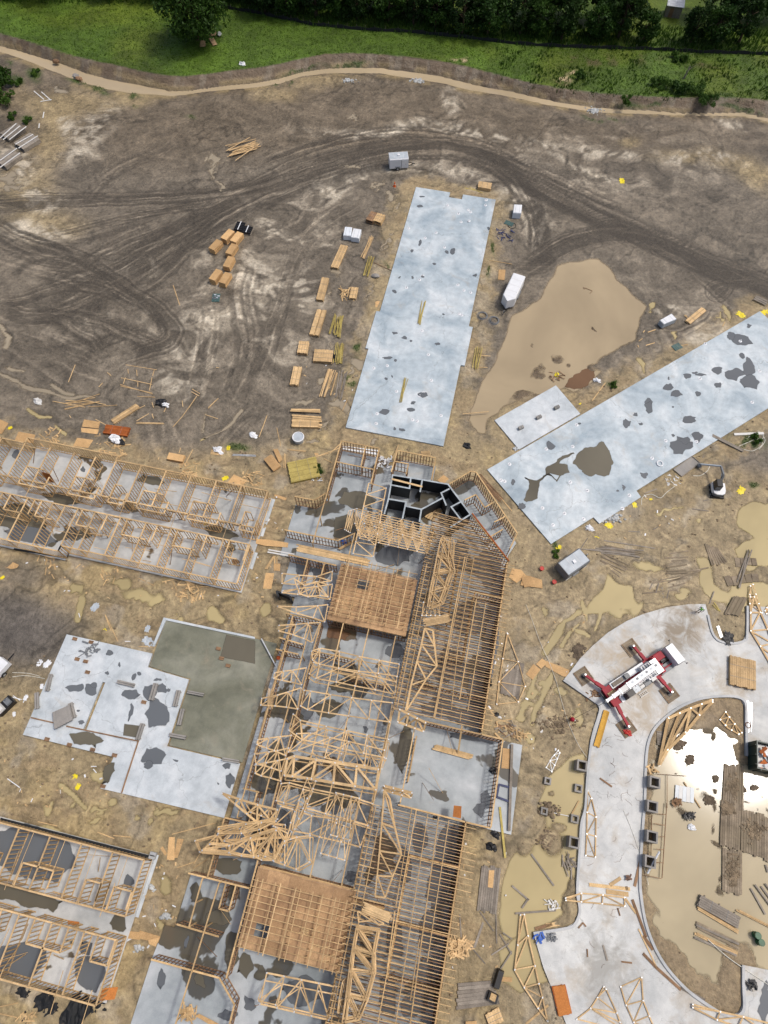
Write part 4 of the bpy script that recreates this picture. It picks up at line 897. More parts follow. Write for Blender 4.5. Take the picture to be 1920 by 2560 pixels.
# silt fence
fp = [at('P', u, v, GZ) for u, v in FENCE]; fe = thing('silt_fence', 'long black fabric silt fence between mown grass and wood', 'fence', fp[4])
fb = MB(); L = smooth_line([p[:2] for p in fp], 5)
for i, (p, q) in enumerate(zip(L, L[1:])):
    h0 = .62+.14*math.sin(i*1.7); h1 = .62+.14*math.sin((i+1)*1.7)
    n = len(fb.v); fb.v += [(p[0], p[1], GZ-.1), (q[0], q[1], GZ-.1), (q[0], q[1]+.12, GZ+h1), (p[0], p[1]+.12, GZ+h0), (p[0], p[1]+.03, GZ-.1), (q[0], q[1]+.03, GZ-.1), (q[0], q[1]+.15, GZ+h1), (p[0], p[1]+.15, GZ+h0)]
    fb.f += [(n, n+1, n+2, n+3), (n+5, n+4, n+7, n+6), (n+3, n+2, n+6, n+7)]
fb.build('fabric', 'silt_black', fe)
pm_ = None
for p in L[::2]: beam('post', (p[0], p[1]+.2, GZ-.2), (p[0], p[1]+.3, GZ+.95), .05, .05, 'lumber_grey', fe)

# ================================================================== BUILDINGS
ZS = 0.15; ZP = 2.86             # slab top, top of wall plates
def wall(parent, p, q, z0=ZS, z1=ZP, mat='lumber_frame', w=0.12, sp=0.41, gaps=(), block=False, name='wall_frame', pmat='lumber_pale'):
    """stud wall: plates as the part, its studs joined below it; gaps = (from, to) in metres for door openings"""
    p = Vector((p[0], p[1], 0)); q = Vector((q[0], q[1], 0)); a = q-p; L = a.length; a.normalize(); mb = MB(); sb = MB()
    P = lambda s, z: (p.x+a.x*s, p.y+a.y*s, z)
    segs = []; s = 0
    for g0, g1 in sorted(gaps): segs.append((s, g0)); s = g1
    segs.append((s, L))
    for s0, s1 in segs:
        if s1-s0 > 0.05: sb.beam(P(s0, z0+.022), P(s1, z0+.022), w, .04)
    mb.beam(P(0, z1-.045), P(L, z1-.045), w+.05, .085)
    for g0, g1 in gaps: sb.beam(P(g0, z0+2.15), P(g1, z0+2.15), w-.02, .16)
    n = max(1, int(L/sp))
    for i in range(n+1):
        s = min(max(L*i/n, .03), L-.03)
        if any(g0+.02 < s < g1-.02 for g0, g1 in gaps):
            sb.beam(P(s, z0+2.2), P(s, z1-.08), w-.02, .05); continue
        sb.beam(P(s, z0+.04), P(s, z1-.09), .05, w-.02, (a.x, a.y, 0))
        if block and i < n: sb.beam(P(s+.03, (z0+z1)/2+(.06 if i % 2 else -.06)), P(L*(i+1)/n-.03, (z0+z1)/2+(.06 if i % 2 else -.06)), w-.03, .045)
    wo = mb.build(name, pmat, parent)
    so = sb.build('studs', mat, wo); so['kind'] = 'stuff'
    return wo
def walls(parent, segs, **k):
    for s in segs:
        gp = s[4] if len(s) > 4 else ()
        wall(parent, s[0:2], s[2:4], gaps=gp, **k)
def brace(parent, p, q, w=.05, h=.09, mat='lumber_pale'): return beam('brace', p, q, w, h, mat, parent)

rb = random.Random(11)
# ---- north wing
wn_ = thing('timber_framed_wing', 'long open timber stud wing on wet slab, upper left, running off the left edge', 'building', (-45, 30, ZS))
segs = [(-70, 37.0, -60.4, 37.0), (-60.4, 37.0, -60.4, 37.9), (-60.4, 37.9, -46.6, 37.9), (-46.6, 37.9, -46.6, 37.2), (-46.6, 37.2, -24.2, 37.2), (-24.2, 37.2, -24.2, 31.45), (-24.2, 28.95, -24.2, 23.3), (-70, 22.5, -48.7, 22.5), (-48.7, 22.5, -48.7, 23.3), (-48.7, 23.3, -24.2, 23.3)]
UX = [-67.7, -64, -60.35, -56.5, -52.8, -49.6, -46.5, -42.75, -39.05, -35.35, -31.65, -28.0]
LX = [-67.1, -63.4, -59.8, -56.1, -52.4, -48.7, -46.2, -42.5, -38.85, -35.2, -31.5, -27.85]
segs += [(x, 37.1, x, 31.5) for x in UX] + [(x, 28.9, x, 23.35 if x > -48 else 22.55) for x in LX]
def corridor(y, xs, x0, x1, up):
    out = []; 
    for i, x in enumerate([x0]+list(xs)):
        nxt = (list(xs)+[x1])[i]; L = nxt-x
        g = ((L*.62, min(L*.62+.95, L-.1)),) if i % 2 else ((L*.14, L*.14+.95),)
        out.append((x, y, nxt, y, g))
    return out
segs += corridor(31.45, UX, -70, -24.2, 1)+corridor(28.95, LX, -70, -24.2, 0)
for x0, x1 in ((-66, -62.4), (-58.4, -54.6), (-51.0, -47.2), (-45.2, -43.0), (-41.0, -37.0), (-33.7, -29.5), (-26.3, -24.3)):
    segs += [(x0, 30.75, x1, 30.75), (x0, 30.75, x0, 33.5), (x1, 30.75, x1, 32.6), (x0, 33.5, x1-1.2, 33.5)]
for x0, x1 in ((-66.5, -63), (-58.6, -55.0), (-54.0, -50.6), (-48.0, -44.4), (-41.5, -37.2), (-34.3, -30.2), (-27.0, -24.4)):
    segs += [(x0, 26.6, x1-.9, 26.6), (x0, 26.6, x0, 28.9), (x1, 26.6, x1, 28.9)]
walls(wn_, segs)
for i in range(46):
    x = rb.uniform(-66, -25); up = rb.random() < .5; y = rb.uniform(32, 36.8) if up else rb.uniform(23.6, 28.5)
    if rb.random() < .35: brace(wn_, (x, y, ZP+.03), (x+rb.uniform(2.5, 5), y+rb.uniform(-.3, .3), ZP+.03))
    else: brace(wn_, (x, y, ZP), (x+rb.uniform(-2.2, 2.2), y+rb.uniform(-1.8, 1.8), ZS+.1), .04, .09, rb.choice(('lumber_frame', 'lumber_pale', 'lumber_damp')))
for x in UX[1::2]+[-24.3]: brace(wn_, (x, 31.5, ZP+.02), (x+.02, 28.9, ZP+.02), .05, .05)
o = beam('plywood_panel', (-55.8, 33.0, ZS), (-55.6, 33.2, ZS+2.4), 1.2, .02, 'plywood_orange', wn_)
# ---- south wing
ws_ = thing('timber_framed_wing', 'open timber stud wing on flooded slab in the lower left corner', 'building', (-35, -16, ZS))
segs = [(-50, -9.2, -24.2, -9.2), (-24.2, -9.2, -24.2, -14.6), (-24.2, -16.8, -24.2, -22.5), (-50, -22.5, -24.2, -22.5)]
SX = [-46.2, -42.55, -38.9, -35.2, -31.5, -27.85]
segs += [(x, -9.25, x, -14.55) for x in SX]+[(x, -16.85, x, -22.45) for x in SX]
segs += corridor(-14.6, SX, -50, -24.2, 0)+corridor(-16.8, SX, -50, -24.2, 1)
for x0, x1 in ((-44, -40.8), (-37.0, -33.4), (-29.6, -27.9), (-26.4, -24.4)): segs += [(x0, -12.3, x1, -12.3), (x0, -12.3, x0, -14.55), (x1, -12.3, x1, -14.0)]
for x0, x1 in ((-40.9, -37.2), (-33.4, -29.6), (-26.3, -24.4)): segs += [(x0, -19.1, x1, -19.1), (x0, -16.85, x0, -19.1), (x1, -16.9, x1, -19.1)]
walls(ws_, segs)
for i in range(22):
    x = rb.uniform(-44, -25); y = rb.uniform(-14, -9.6) if rb.random() < .5 else rb.uniform(-22, -17)
    if rb.random() < .5: brace(ws_, (x, y, ZP+.03), (x+rb.uniform(-.3, .3), y+rb.uniform(-4, -2.5), ZP+.03))
    else: brace(ws_, (x, y, ZP), (x+rb.uniform(-2, 2), y+rb.uniform(-2, 2), ZS+.1), .04, .09, 'lumber_frame')
for x in SX[2:]: brace(ws_, (x+1.8, -9.3, ZP+.03), (x+1.75, -14.5, ZP+.03), .05, .05)
# white concrete ledge along the gable ends
for y0, y1 in ((23.0, 29.0), (31.5, 37.4), (-22.6, -16.6), (-14.9, -8.7)):
    struct(MB().prism([(-23.98, y0), (-23.6, y0), (-23.6, y1), (-23.98, y1)], -.3, .06).build('footing_ledge', 'slab_white'))

# ---- central building: walls
cb = thing('timber_framed_hall', 'sprawling central timber building under roof framing, the biggest on the site', 'building', (-4, 8, ZS))
segs = [(-16.2, 47.3, -10.6, 47.3), (-16.2, 47.3, -16.1, 38.8), (-10.6, 47.3, -10.5, 41.6), (-16.1, 43.8, -10.55, 43.75), (-12.6, 47.2, -12.5, 43.9), (-8.0, 47.55, -2.4, 47.55), (-8.0, 47.5, -8.1, 43.9), (-6.0, 45.7, -8.0, 45.7), (-6.0, 45.7, -6.0, 44.0), (-2.4, 47.5, -2.35, 43.9),
    (-20.35, 37.2, -17.5, 37.25), (-17.5, 37.25, -16.1, 38.8), (-20.3, 32.05, -16.9, 32.05), (-16.9, 32.05, -12.9, 32.1), (-12.9, 32.1, -10.8, 33.7), (-18.8, 28.7, -12.2, 28.6), (-16.1, 28.6, -16.0, 24.4), (-13.8, 28.5, -13.8, 24.4),
    (0.2, 43.8, 2.8, 46.5), (2.8, 46.5, 3.6, 46.5), (3.6, 46.5, 10.5, 38.4), (2.7, 41.8, 4.1, 43.0), (4.1, 43.0, 5.6, 41.3), (5.6, 41.3, 6.6, 42.3), (7.2, 39.4, 8.6, 40.6), (10.5, 38.4, 9.8, 36.0), (6.9, 37.0, 8.5, 38.6),
    (9.75, 34.0, 9.75, 12.1), (9.75, 34.2, 4.1, 39.6), (2.4, 11.75, 9.7, 11.75), (9.8, 11.75, 12.3, 11.75), (12.3, 11.7, 12.3, 2.2), (9.5, 2.1, 12.3, 2.1), (9.5, 2.0, 9.5, -26), (1.7, 2.2, 9.4, 2.1), (2.3, 9.9, 2.3, 4.8), (-1.0, 31.0, -1.0, 12.0), (-1.2, 12, -1.2, -26),
    (-12.2, 20.9, -12.2, 4.0), (-12.2, 4.0, -12.1, -3.2), (-15.9, 20.9, -15.7, 0.1), (-16.9, 20.9, -12.2, 20.9), (-16.8, 17.7, -13.7, 17.5), (-16.8, 16.2, -13.9, 16.2), (-15.9, 0.05, -14.0, 0.05), (-14.2, 0.0, -14.2, -3.2), (-17.0, -3.3, -12.1, -3.2), (-17.0, -3.4, -16.95, -9.3), (-19.1, -9.35, -12.1, -9.3), (-18.7, -14.1, -14.0, -14.2),
    (-20.2, -17.6, -12.8, -17.6), (-12.8, -17.6, -10.6, -19.4), (-10.6, -19.4, -10.5, -26), (-14.8, -9.4, -14.8, -11.8), (-14.8, -11.8, -13.7, -11.8), (-13.7, -11.8, -13.7, -9.4), (-12.1, -3.3, -12.1, -17.5), (-11.6, 21.3, -1.4, 21.3), (-11.7, -7.0, -1.3, -7.0), (-11.7, -14.5, -1.4, -14.5), (-5.9, 28.9, -5.9, 21.4), (-7.0, 14.9, -2.0, 14.8), (-7.0, 17.0, -12.1, 17.0),
    (3.5, 33.5, 3.5, 24.0), (6.2, 29.0, 9.6, 29.0), (6.2, 29.0, 6.2, 20.0), (3.6, 20.0, 6.2, 20.0), (1.0, 16.0, 9.6, 16.0), (4.0, -2.5, 9.4, -2.5), (4.0, -2.5, 4.0, -14), (4.1, -9.0, 9.4, -9.0), (4.1, -14.0, 9.4, -14.0), (-1.1, -8.0, 2.4, -8.0)]
walls(cb, segs, mat='lumber_damp', pmat='lumber_frame', block=True)
for x, y0, y1 in ((9.86, 12.2, 34), (9.62, -26, 1.9)):  # panels added outside the open studs to cast shadow and darken the strip inside
    y = y0
    while y < y1-.1: beam('shade_panel', (x, y+.01, 1.5), (x, min(y+2.43, y1), 1.5), .02, 2.65, 'lumber_damp', cb); y += 2.44
# light-coloured plates that run free between posts
for p, q in (((-16.05, 38.8), (-16.05, 30.9)), ((-6.1, 21.2), (-6.1, -6.9)), ((-9.4, 21.2), (-9.2, 4)), ((-2.6, 21), (-2.6, -6.9)), ((-15.7, 20), (-15.6, -3)), ((-13.4, 20), (-13.2, -3.2)), ((-1.0, 22), (-1.05, 1)), ((1.9, 11), (1.9, 2.5)), ((-17.4, -9.5), (-17.3, -14)), ((-15.5, -9.5), (-15.9, -26)), ((-10.9, 28), (-10.9, 33.5))):
    beam('header_beam', (p[0], p[1], ZP+.1), (q[0], q[1], ZP+.1), .13, .2, 'lumber', cb)
    n = int((Vector(p)-Vector(q)).length/4.5)+1
    for i in range(n+1):
        t = i/n; x, y = p[0]+(q[0]-p[0])*t, p[1]+(q[1]-p[1])*t; beam('post', (x, y, ZS), (x, y, ZP), .12, .12, 'lumber', cb)
for i in range(60):
    x, y = rb.uniform(-16, 9), rb.uniform(-20, 46)
    if y > 38 and x > -10: continue
    L = rb.uniform(2, 3.2); th = rb.uniform(0, 6.28)
    brace(cb, (x, y, ZP), (x+L*math.cos(th), y+L*math.sin(th), ZS+.08), .04, .09, rb.choice(('lumber_damp', 'lumber_frame', 'lumber_pale')))
# ---- mono-pitch roof framing over the two right-hand halls
def lean_truss(L, zhi, zlo, tail):
    mb = MB(); mb.beam((0, 0, 2.93), (L-.9, 0, 2.93), .05, .11); mb.beam((0, 0, zhi), (L+tail, 0, zlo-.1), .065, .12)
    for k in range(1, 6):
        x = L*k/6; zt = zhi+(zlo-zhi)*k/6; mb.beam((x, 0, 2.95), (x, 0, zt), .045, .08, (1, 0, 0)); mb.beam((x, 0, 2.95), (x-L/6, 0, zhi+(zlo-zhi)*(k-1)/6), .045, .08)
    mb.beam((0, 0, 2.9), (0, 0, zhi), .05, .1, (1, 0, 0)); return mb
_lt = {}
def place_truss(x0, y, L, tail, parent):
    key = (round(L, 1), tail)
    if key not in _lt: _lt[key] = lean_truss(key[0], 3.95, 3.05, tail).mesh('roof_truss', 'lumber')
    link(bpy.data.objects.new('roof_truss', _lt[key]), parent, Matrix.Translation((x0, y, 0)) @ Matrix.Rotation(math.radians(rb.uniform(-.25, .25)), 4, 'Z'))
y = 12.3
while y < 39.0:
    xr = 9.8 if y < 34 else 9.8-(y-34)*1.08
    if xr > 2: beam('ceiling_joist', (-1.0, y+.3, 2.95), (xr-.1, y+.3, 2.95), .07, .14, 'lumber_damp', cb); place_truss(-1.05, y, xr+1.05, .9 if y < 34 else .2, cb)
    y += .61
y = 1.6
while y > -26:
    beam('ceiling_joist', (-1.1, y-.3, 2.95), (9.4, y-.3, 2.95), .07, .14, 'lumber_damp', cb); place_truss(-1.2, y, 10.7, .9+.35*(int(abs(y)*10) % 3), cb); y -= .61
def long_brace(reg, p, q, z0=3.85, z1=3.85, w=.10, mat='lumber_frame'):
    a = at(reg, *p, z0); b_ = at(reg, *q, z1); beam('roof_brace', a, b_, w, .05, mat, cb)
for p, q, w, z in (((985, 140), (640, 1920), .14, 3.75), ((1010, 130), (650, 1930), .08, 3.75), ((1085, 150), (905, 1140), .07, 3.6), ((905, 1140), (835, 1830), .07, 3.6), ((1110, 610), (925, 1720), .11, 3.45), ((1215, 650), (1015, 1850), .09, 3.35), ((735, 1810), (715, 1960), .06, 3.7), ((945, 1860), (930, 1960), .06, 3.5)): long_brace('Q1', p, q, z, z, w)
for p, q, w, z in (((1010, 50), (905, 700), .08, 3.75), ((1040, 60), (790, 1450), .09, 3.75), ((1115, 80), (905, 1450), .07, 3.6), ((1185, 100), (1000, 1450), .11, 3.5), ((1250, 130), (1110, 1050), .08, 3.35), ((900, 720), (850, 1100), .1, 3.8), ((1060, 900), (1000, 1300), .08, 3.55)): long_brace('M5', p, q, z, z, w)
for x, y0, y1 in ((-.6, 12.4, 31), (.1, 12.4, 33), (-.7, 1.5, -24), (.0, 1.5, -24)): beam('roof_brace', (x, y0, 4.0), (x, y1, 4.0), .09, .05, 'lumber_frame', cb)
# ---- attic decks
def deck(x0, x1, y0, y1, hole):
    nxs = int(math.ceil((x1-x0)/2.44)); nys = int(math.ceil((y1-y0)/1.22))
    for j in range(nys):
        off = 1.22 if j % 2 else 0.0; xs = [x0]; x = x0+2.44-off
        while x < x1-.05: xs.append(x); x += 2.44
        xs.append(x1); ya = y0+j*1.22; yb = min(ya+1.22, y1)
        for xa, xb in zip(xs, xs[1:]):
            pieces = [(xa, xb)]
            if ya < hole[1] < yb:
                if xa < hole[0] < xb: pieces = [(xa, hole[0]-.75), (hole[0]+.75, xb)]
            for a_, b_ in pieces:
                if b_-a_ < .1: continue
                z = 3.02+rb.uniform(-.008, .008)
                o = bpy.data.objects.new('deck_sheet', cube_mesh('deck_board')); link(o, cb, Matrix.Translation(((a_+b_)/2, (ya+yb)/2, z)) @ Matrix.Diagonal((b_-a_-.012, yb-ya-.012, .025, 1)))
deck(-11.6, -1.35, 21.25, 28.9, (-8.2, 27.3)); deck(-11.85, -.9, -14.5, -7.05, (-9.7, -13.2))
def attic(x0, x1, y0, y1, purl):
    y = y0
    while y < y1:
        mb = beam('attic_rafter', (x0-rb.uniform(0, .25), y, 3.9), (x1+rb.uniform(0, .3), y+rb.uniform(-.04, .04), 3.9), .055, .12, rb.choice(('lumber', 'lumber_frame', 'lumber_pale')), cb)
        for x in np.arange(x0+.4, x1, 2.3): beam('attic_post', (x, y, 3.04), (x, y, 3.86), .05, .08, 'lumber_frame', cb)
        y += .61
    for x, w in purl: beam('attic_purlin', (x, y0-.25, 3.985), (x+rb.uniform(-.1, .1), y1-.3, 3.985), w, .045, 'lumber_pale', cb)
attic(-11.5, -1.6, 22.0, 29.9, ((-10.6, .1), (-9.9, .06), (-8.8, .06), (-7.6, .1), (-7.0, .06), (-5.6, .06), (-4.6, .1), (-4.1, .06), (-2.6, .08)))
attic(-11.8, -1.1, -14.4, -7.7, ((-11.4, .07), (-10.9, .1), (-9.4, .07), (-8.9, .1), (-7.2, .12), (-6.6, .06), (-5.4, .06), (-4.2, .08), (-2.9, .1), (-2.5, .06), (-1.6, .06)))
for i in range(46):
    if i < 28: x, y = rb.uniform(-10.5, -2), rb.uniform(21.6, 24)
    else: x, y = rb.uniform(-6, -2.5), rb.uniform(-14, -11.5)
    th = rb.uniform(0, 3.1); L = rb.uniform(.4, 1.1); z = 3.06
    tag(beam('board_offcut', (x, y, z), (x+L*math.cos(th), y+L*math.sin(th), z), .09, .04, 'lumber_pale'), 'short pale board offcut lying on the '+('upper' if i < 28 else 'lower')+' orange attic deck', 'board', 'offcuts on the '+('upper' if i < 28 else 'lower')+' attic deck')
# ---- coated block walls
bw = thing('block_shelter', 'angular black coated block room with pale wall tops in the central building', 'building', at('M3', 1050, 620, ZS))
BS = (((885, 485), (1075, 515)), ((1075, 515), (1245, 545)), ((1245, 545), (1390, 740)), ((1390, 740), (1262, 822)), ((885, 485), (858, 640)), ((858, 640), (832, 735)), ((870, 548), (995, 572)), ((1003, 503), (995, 572)), ((1078, 516), (1064, 592)), ((858, 640), (972, 660)), ((972, 660), (976, 688)), ((976, 688), (1072, 708)), ((1072, 708), (1212, 632)), ((1200, 602), (1250, 576)), ((1200, 602), (1232, 680)), ((972, 660), (950, 765)), ((1072, 708), (1060, 785)), ((1265, 692), (1325, 660)), ((1265, 692), (1330, 778)))
for i, (p, q) in enumerate(BS):
    a = at('M3', *p, 3.1); b_ = at('M3', *q, 3.1); d = (b_-a).normalized(); n_ = Vector((-d.y, d.x, 0))*.1; a2 = a-d*.095; b2 = b_+d*.095; e = .002*i
    w_ = MB().prism([(a2+n_)[:2], (b2+n_)[:2], (b2-n_)[:2], (a2-n_)[:2]], ZS-.05, 3.02+e).build('block_wall', 'block_black', bw)
    n_ = n_*1.03; MB().prism([(a2+n_)[:2], (b2+n_)[:2], (b2-n_)[:2], (a2-n_)[:2]], 3.022+e, 3.062+e).build('wall_cap', 'block_cap', w_)
tag(beam('plank', at('M3', 880, 512, 3.14), at('M3', 1078, 562, 3.14), .28, .05, 'lumber_pale'), 'single pale plank laid across the tops of the black block walls', 'plank')
pl = thing('plank_pile', 'four pale planks side by side inside the black block room', 'planks', at('M3', 1150, 735, ZS))
for k in range(4): beam('plank', at('M3', 1098+k*14, 760+k*7, .35), at('M3', 1170+k*12, 690+k*8, .35), .27, .06, 'lumber_pale', pl)
# small block room at the left flank and slab puddle blocks
o = MB(); 
for p, q in (((235, 1830), (395, 1895)), ((235, 1830), (260, 1900)), ((395, 1895), (410, 1940))):
    a = at('Q4', *p, 1.4); b_ = at('Q4', *q, 1.4); d = (b_-a).normalized(); n_ = Vector((-d.y, d.x, 0))*.12; o.prism([(a+n_)[:2], (b_+n_)[:2], (b_-n_)[:2], (a-n_)[:2]], 0.0, 1.4+len(o.v)*.0005)
tag(o.build('block_stub_wall', 'block_black'), 'low black coated stub wall at the left flank of the hall', 'wall')

# ================================================================== TRUSSES
def flat_truss(reg, top, bot, z, label, w=.14, mat='lumber_pale', group=None, slope=0.0, extra=(), plates=True, fan=None):
    """roof truss lying on the framing: chords through the surveyed points, webs between"""
    def P(c, k): return at(reg, c[0], c[1], z+slope*k)
    T_ = [P(c, 1) for c in top]; B_ = [P(c, 0) for c in bot]
    w *= 1.15; o = thing('roof_truss', label, 'truss', (T_[0]+B_[-1])/2, group)
    zz = Vector((0, 0, .022))
    for a, b_ in zip(T_, T_[1:]): beam('top_chord', a, b_, w, .042, mat, o)
    for a, b_ in zip(B_, B_[1:]): beam('bottom_chord', a, b_, w, .042, mat, o)
    n = max(len(T_), len(B_)); 
    def ev(L, t):
        s = t*(len(L)-1); i = min(int(s), len(L)-2); return L[i].lerp(L[i+1], s-i)
    k = n if n > 3 else 4
    tn = [ev(T_, i/(k-1)) for i in range(k)]; bn = [ev(B_, i/(k-1)) for i in range(k)]
    for i in range(k):
        if (tn[i]-bn[i]).length > .25: beam('web', tn[i]-zz*2, bn[i]-zz*2, w*.82, .04, mat, o)
        if i < k-1:
            if i < (k-1)/2: a, b_ = bn[i], tn[i+1]
            else: a, b_ = tn[i], bn[i+1]
            if (a-b_).length > .4: beam('web', a-zz*2, b_-zz*2, w*.82, .04, mat, o)
    if plates:
        mb = MB()
        for p in tn+bn: mb.box((p.x, p.y, p.z+.03), (.17, .12, .012), rb.uniform(0, 3))
        g = mb.build('gusset_plates', 'zinc', o); g['kind'] = 'stuff'
    return o
def lerp2(a, b_, t): return (a[0]+(b_[0]-a[0])*t, a[1]+(b_[1]-a[1])*t)
def quad_truss(reg, q, z, label, n=5, **k):
    TL, TR, BR, BL = q; return flat_truss(reg, [lerp2(TL, TR, i/(n-1)) for i in range(n)], [lerp2(BL, BR, i/(n-1)) for i in range(n)], z, label, **k)
ZT_ = 3.16
H = [
 ([(640, -55), (740, -90), (960, -50), (1190, 5), (1420, 50), (1650, 95)], [(650, 45), (722, 92), (950, 150), (1180, 195), (1400, 245), (1615, 300)], 'flat roof truss nearest the upper deck in the open hall'),
 ([(665, 75), (735, 95), (955, 140), (1185, 175), (1410, 200), (1625, 235)], [(613, 205), (690, 258), (925, 300), (1140, 345), (1375, 390), (1600, 440)], 'second roof truss below the upper deck overlapping the first'),
 ([(555, 395), (630, 405), (860, 445), (1100, 480), (1330, 510), (1570, 540)], [(515, 575), (595, 618), (835, 655), (1065, 690), (1300, 725), (1540, 760)], 'roof truss alone across the pale wet slab, third from the upper deck'),
 ([(430, 670), (510, 740), (810, 810), (1045, 860), (1280, 910), (1525, 960)], [(380, 855), (530, 965), (770, 1010), (1000, 1070), (1240, 1120), (1480, 1170)], 'roof truss with clipped corner in the middle of the hall'),
 ([(470, 895), (630, 888), (850, 940), (1070, 985), (1280, 1035), (1480, 1085)], [(375, 1105), (475, 1085), (790, 1170), (1000, 1225), (1250, 1260), (1400, 1310)], 'thinner roof truss half hidden under the clipped truss in the hall'),
 ([(360, 1185), (440, 1155), (690, 1195), (910, 1230), (1160, 1270), (1410, 1305)], [(325, 1375), (420, 1385), (640, 1415), (890, 1460), (1140, 1500), (1380, 1540)], 'heavy doubled roof truss with wide chords in the lower hall'),
 ([(290, 1470), (385, 1460), (640, 1530), (930, 1590), (1150, 1640), (1340, 1700)], [(235, 1665), (320, 1690), (540, 1740), (800, 1815), (1050, 1880), (1290, 1950)], 'roof truss just below the heavy doubled truss'),
 ([(285, 1730), (420, 1765), (640, 1840), (930, 1880), (1130, 1910), (1290, 1955)], [(200, 1960), (400, 2010), (620, 2050), (730, 2085), (980, 2140), (1200, 2200)], 'lowest flat roof truss of the open hall'),
]
for i, (t, b_, lb) in enumerate(H): flat_truss('Q2', t, b_, ZT_+.07*(i % 3)+(.12 if i == 5 else 0), lb, w=.13 if i != 5 else .26)
quad_truss('Q2', ((590, 1410), (400, 1920), (330, 2180), (650, 1560)), 3.5, 'thin truss lying lengthwise on the lower hall trusses', w=.09, slope=.1)
quad_truss('Q2', ((690, 1440), (560, 1790), (400, 2110), (590, 1640)), 3.6, 'second thin truss lying lengthwise in the lower hall', w=.09)
quad_truss('Q2', ((920, 1575), (1190, 1640), (1080, 2120), (860, 2060)), 3.55, 'square braced truss panel over the lower right of the hall', n=4, w=.1)
quad_truss('M5', ((470, 130), (620, 185), (575, 390), (420, 345)), 3.4, 'small square truss panel above the pale slab by the lower deck', n=3, w=.1)
quad_truss('Q2', ((640, 1090), (1500, 1180), (1450, 1300), (760, 1260)), 2.95, 'pale slender truss under the trusses in mid hall', n=6, w=.08)
# mono trusses along the left flank
ML = [('M4', [(140, 40), (260, 45), (400, 38), (465, 30)], [(140, 42), (260, 85), (370, 115), (445, 142)], 'wedge roof truss uppermost on the left flank of the hall'),
 ('M4', [(150, 165), (260, 158), (340, 150), (415, 146)], [(148, 200), (240, 225), (310, 250), (365, 275)], 'wedge roof truss second from the top on the left flank'),
 ('Q2', [(215, 195), (320, 175), (420, 165), (580, 135)], [(205, 260), (300, 280), (400, 300), (525, 330)], 'small wedge truss third from the top on the left flank'),
 ('Q2', [(65, 490), (250, 450), (370, 415), (520, 365)], [(55, 565), (220, 575), (350, 590), (480, 610)], 'wedge truss beside a sheaf of laths on the left flank'),
 ('Q2', [(20, 965), (150, 945), (280, 930), (405, 915)], [(10, 1020), (120, 1060), (210, 1090), (340, 1145)], 'wedge truss bundle end below the sheaf of laths'),
 ('Q2', [(-20, 1130), (150, 1105), (250, 1090), (375, 1060)], [(0, 1240), (90, 1260), (180, 1290), (290, 1325)], 'broad wedge truss over the dark slab left of the hall'),
 ('Q2', [(0, 1250), (120, 1230), (250, 1205), (350, 1185)], [(-10, 1350), (60, 1380), (170, 1405), (285, 1440)], 'wedge truss butting the heavy doubled truss at the left'),
 ('Q2', [(-120, 1690), (60, 1730), (160, 1750), (245, 1775)], [(-60, 1800), (60, 1840), (130, 1870), (210, 1900)], 'wedge truss above the heap of trusses at the lower left'),
 ('Q4', [(300, 1630), (500, 1650), (700, 1665), (880, 1605)], [(300, 1745), (480, 1760), (640, 1745), (870, 1715)], 'crooked truss over the pale room left of the upper deck'),
 ('Q4', [(310, 1830), (500, 1805), (700, 1780), (880, 1755)], [(300, 1850), (480, 1870), (640, 1890), (850, 1930)], 'lower truss of the pair left of the upper deck'),
 ('Q4', [(440, 1690), (560, 1770), (700, 1720), (830, 1760)], [(500, 1860), (600, 1900), (740, 1880), (830, 1900)], 'slack truss lying across the pair left of the upper deck')]
for r, t, b_, lb in ML: flat_truss(r, t, b_, ZT_+.04+rb.uniform(0, .1), lb, w=.14)
# heap at the lower left (each truss of the heap its own thing)
HP = [([(345, 590), (620, 545), (900, 490), (1210, 530)], [(300, 860), (520, 900), (860, 930), (1200, 880)], 'bottom truss of the tangled truss heap beside the lower deck'),
 ([(40, 735), (330, 660), (620, 580), (900, 492)], [(100, 880), (500, 910), (900, 960), (1130, 1000)], 'long truss pointing left out of the tangled truss heap'),
 ([(420, 740), (700, 725), (1000, 705), (1350, 690)], [(540, 765), (760, 860), (950, 940), (1150, 1015)], 'middle truss of the tangled heap with fan of webs'),
 ([(640, 720), (880, 640), (1100, 570), (1240, 640)], [(700, 830), (800, 930), (900, 985), (1050, 990)], 'short peaked truss in the tangled heap'),
 ([(1080, 560), (1200, 740), (1360, 690), (1530, 670)], [(1060, 1000), (1200, 1050), (1350, 1105), (1520, 1010)], 'hexagonal end truss at the right of the tangled heap'),
 ([(390, 120), (620, 200), (850, 270), (1105, 335)], [(560, 260), (710, 385), (840, 495), (1010, 465)], 'big wedge truss above the tangled truss heap'),
 ([(230, 780), (480, 800), (760, 700), (1090, 600)], [(130, 860), (480, 890), (640, 930), (800, 950)], 'buried truss deep inside the tangled heap'),
 ([(350, 580), (700, 520), (900, 500), (1110, 455)], [(340, 640), (640, 640), (870, 590), (1090, 480)], 'narrow upper truss of the tangled heap')]
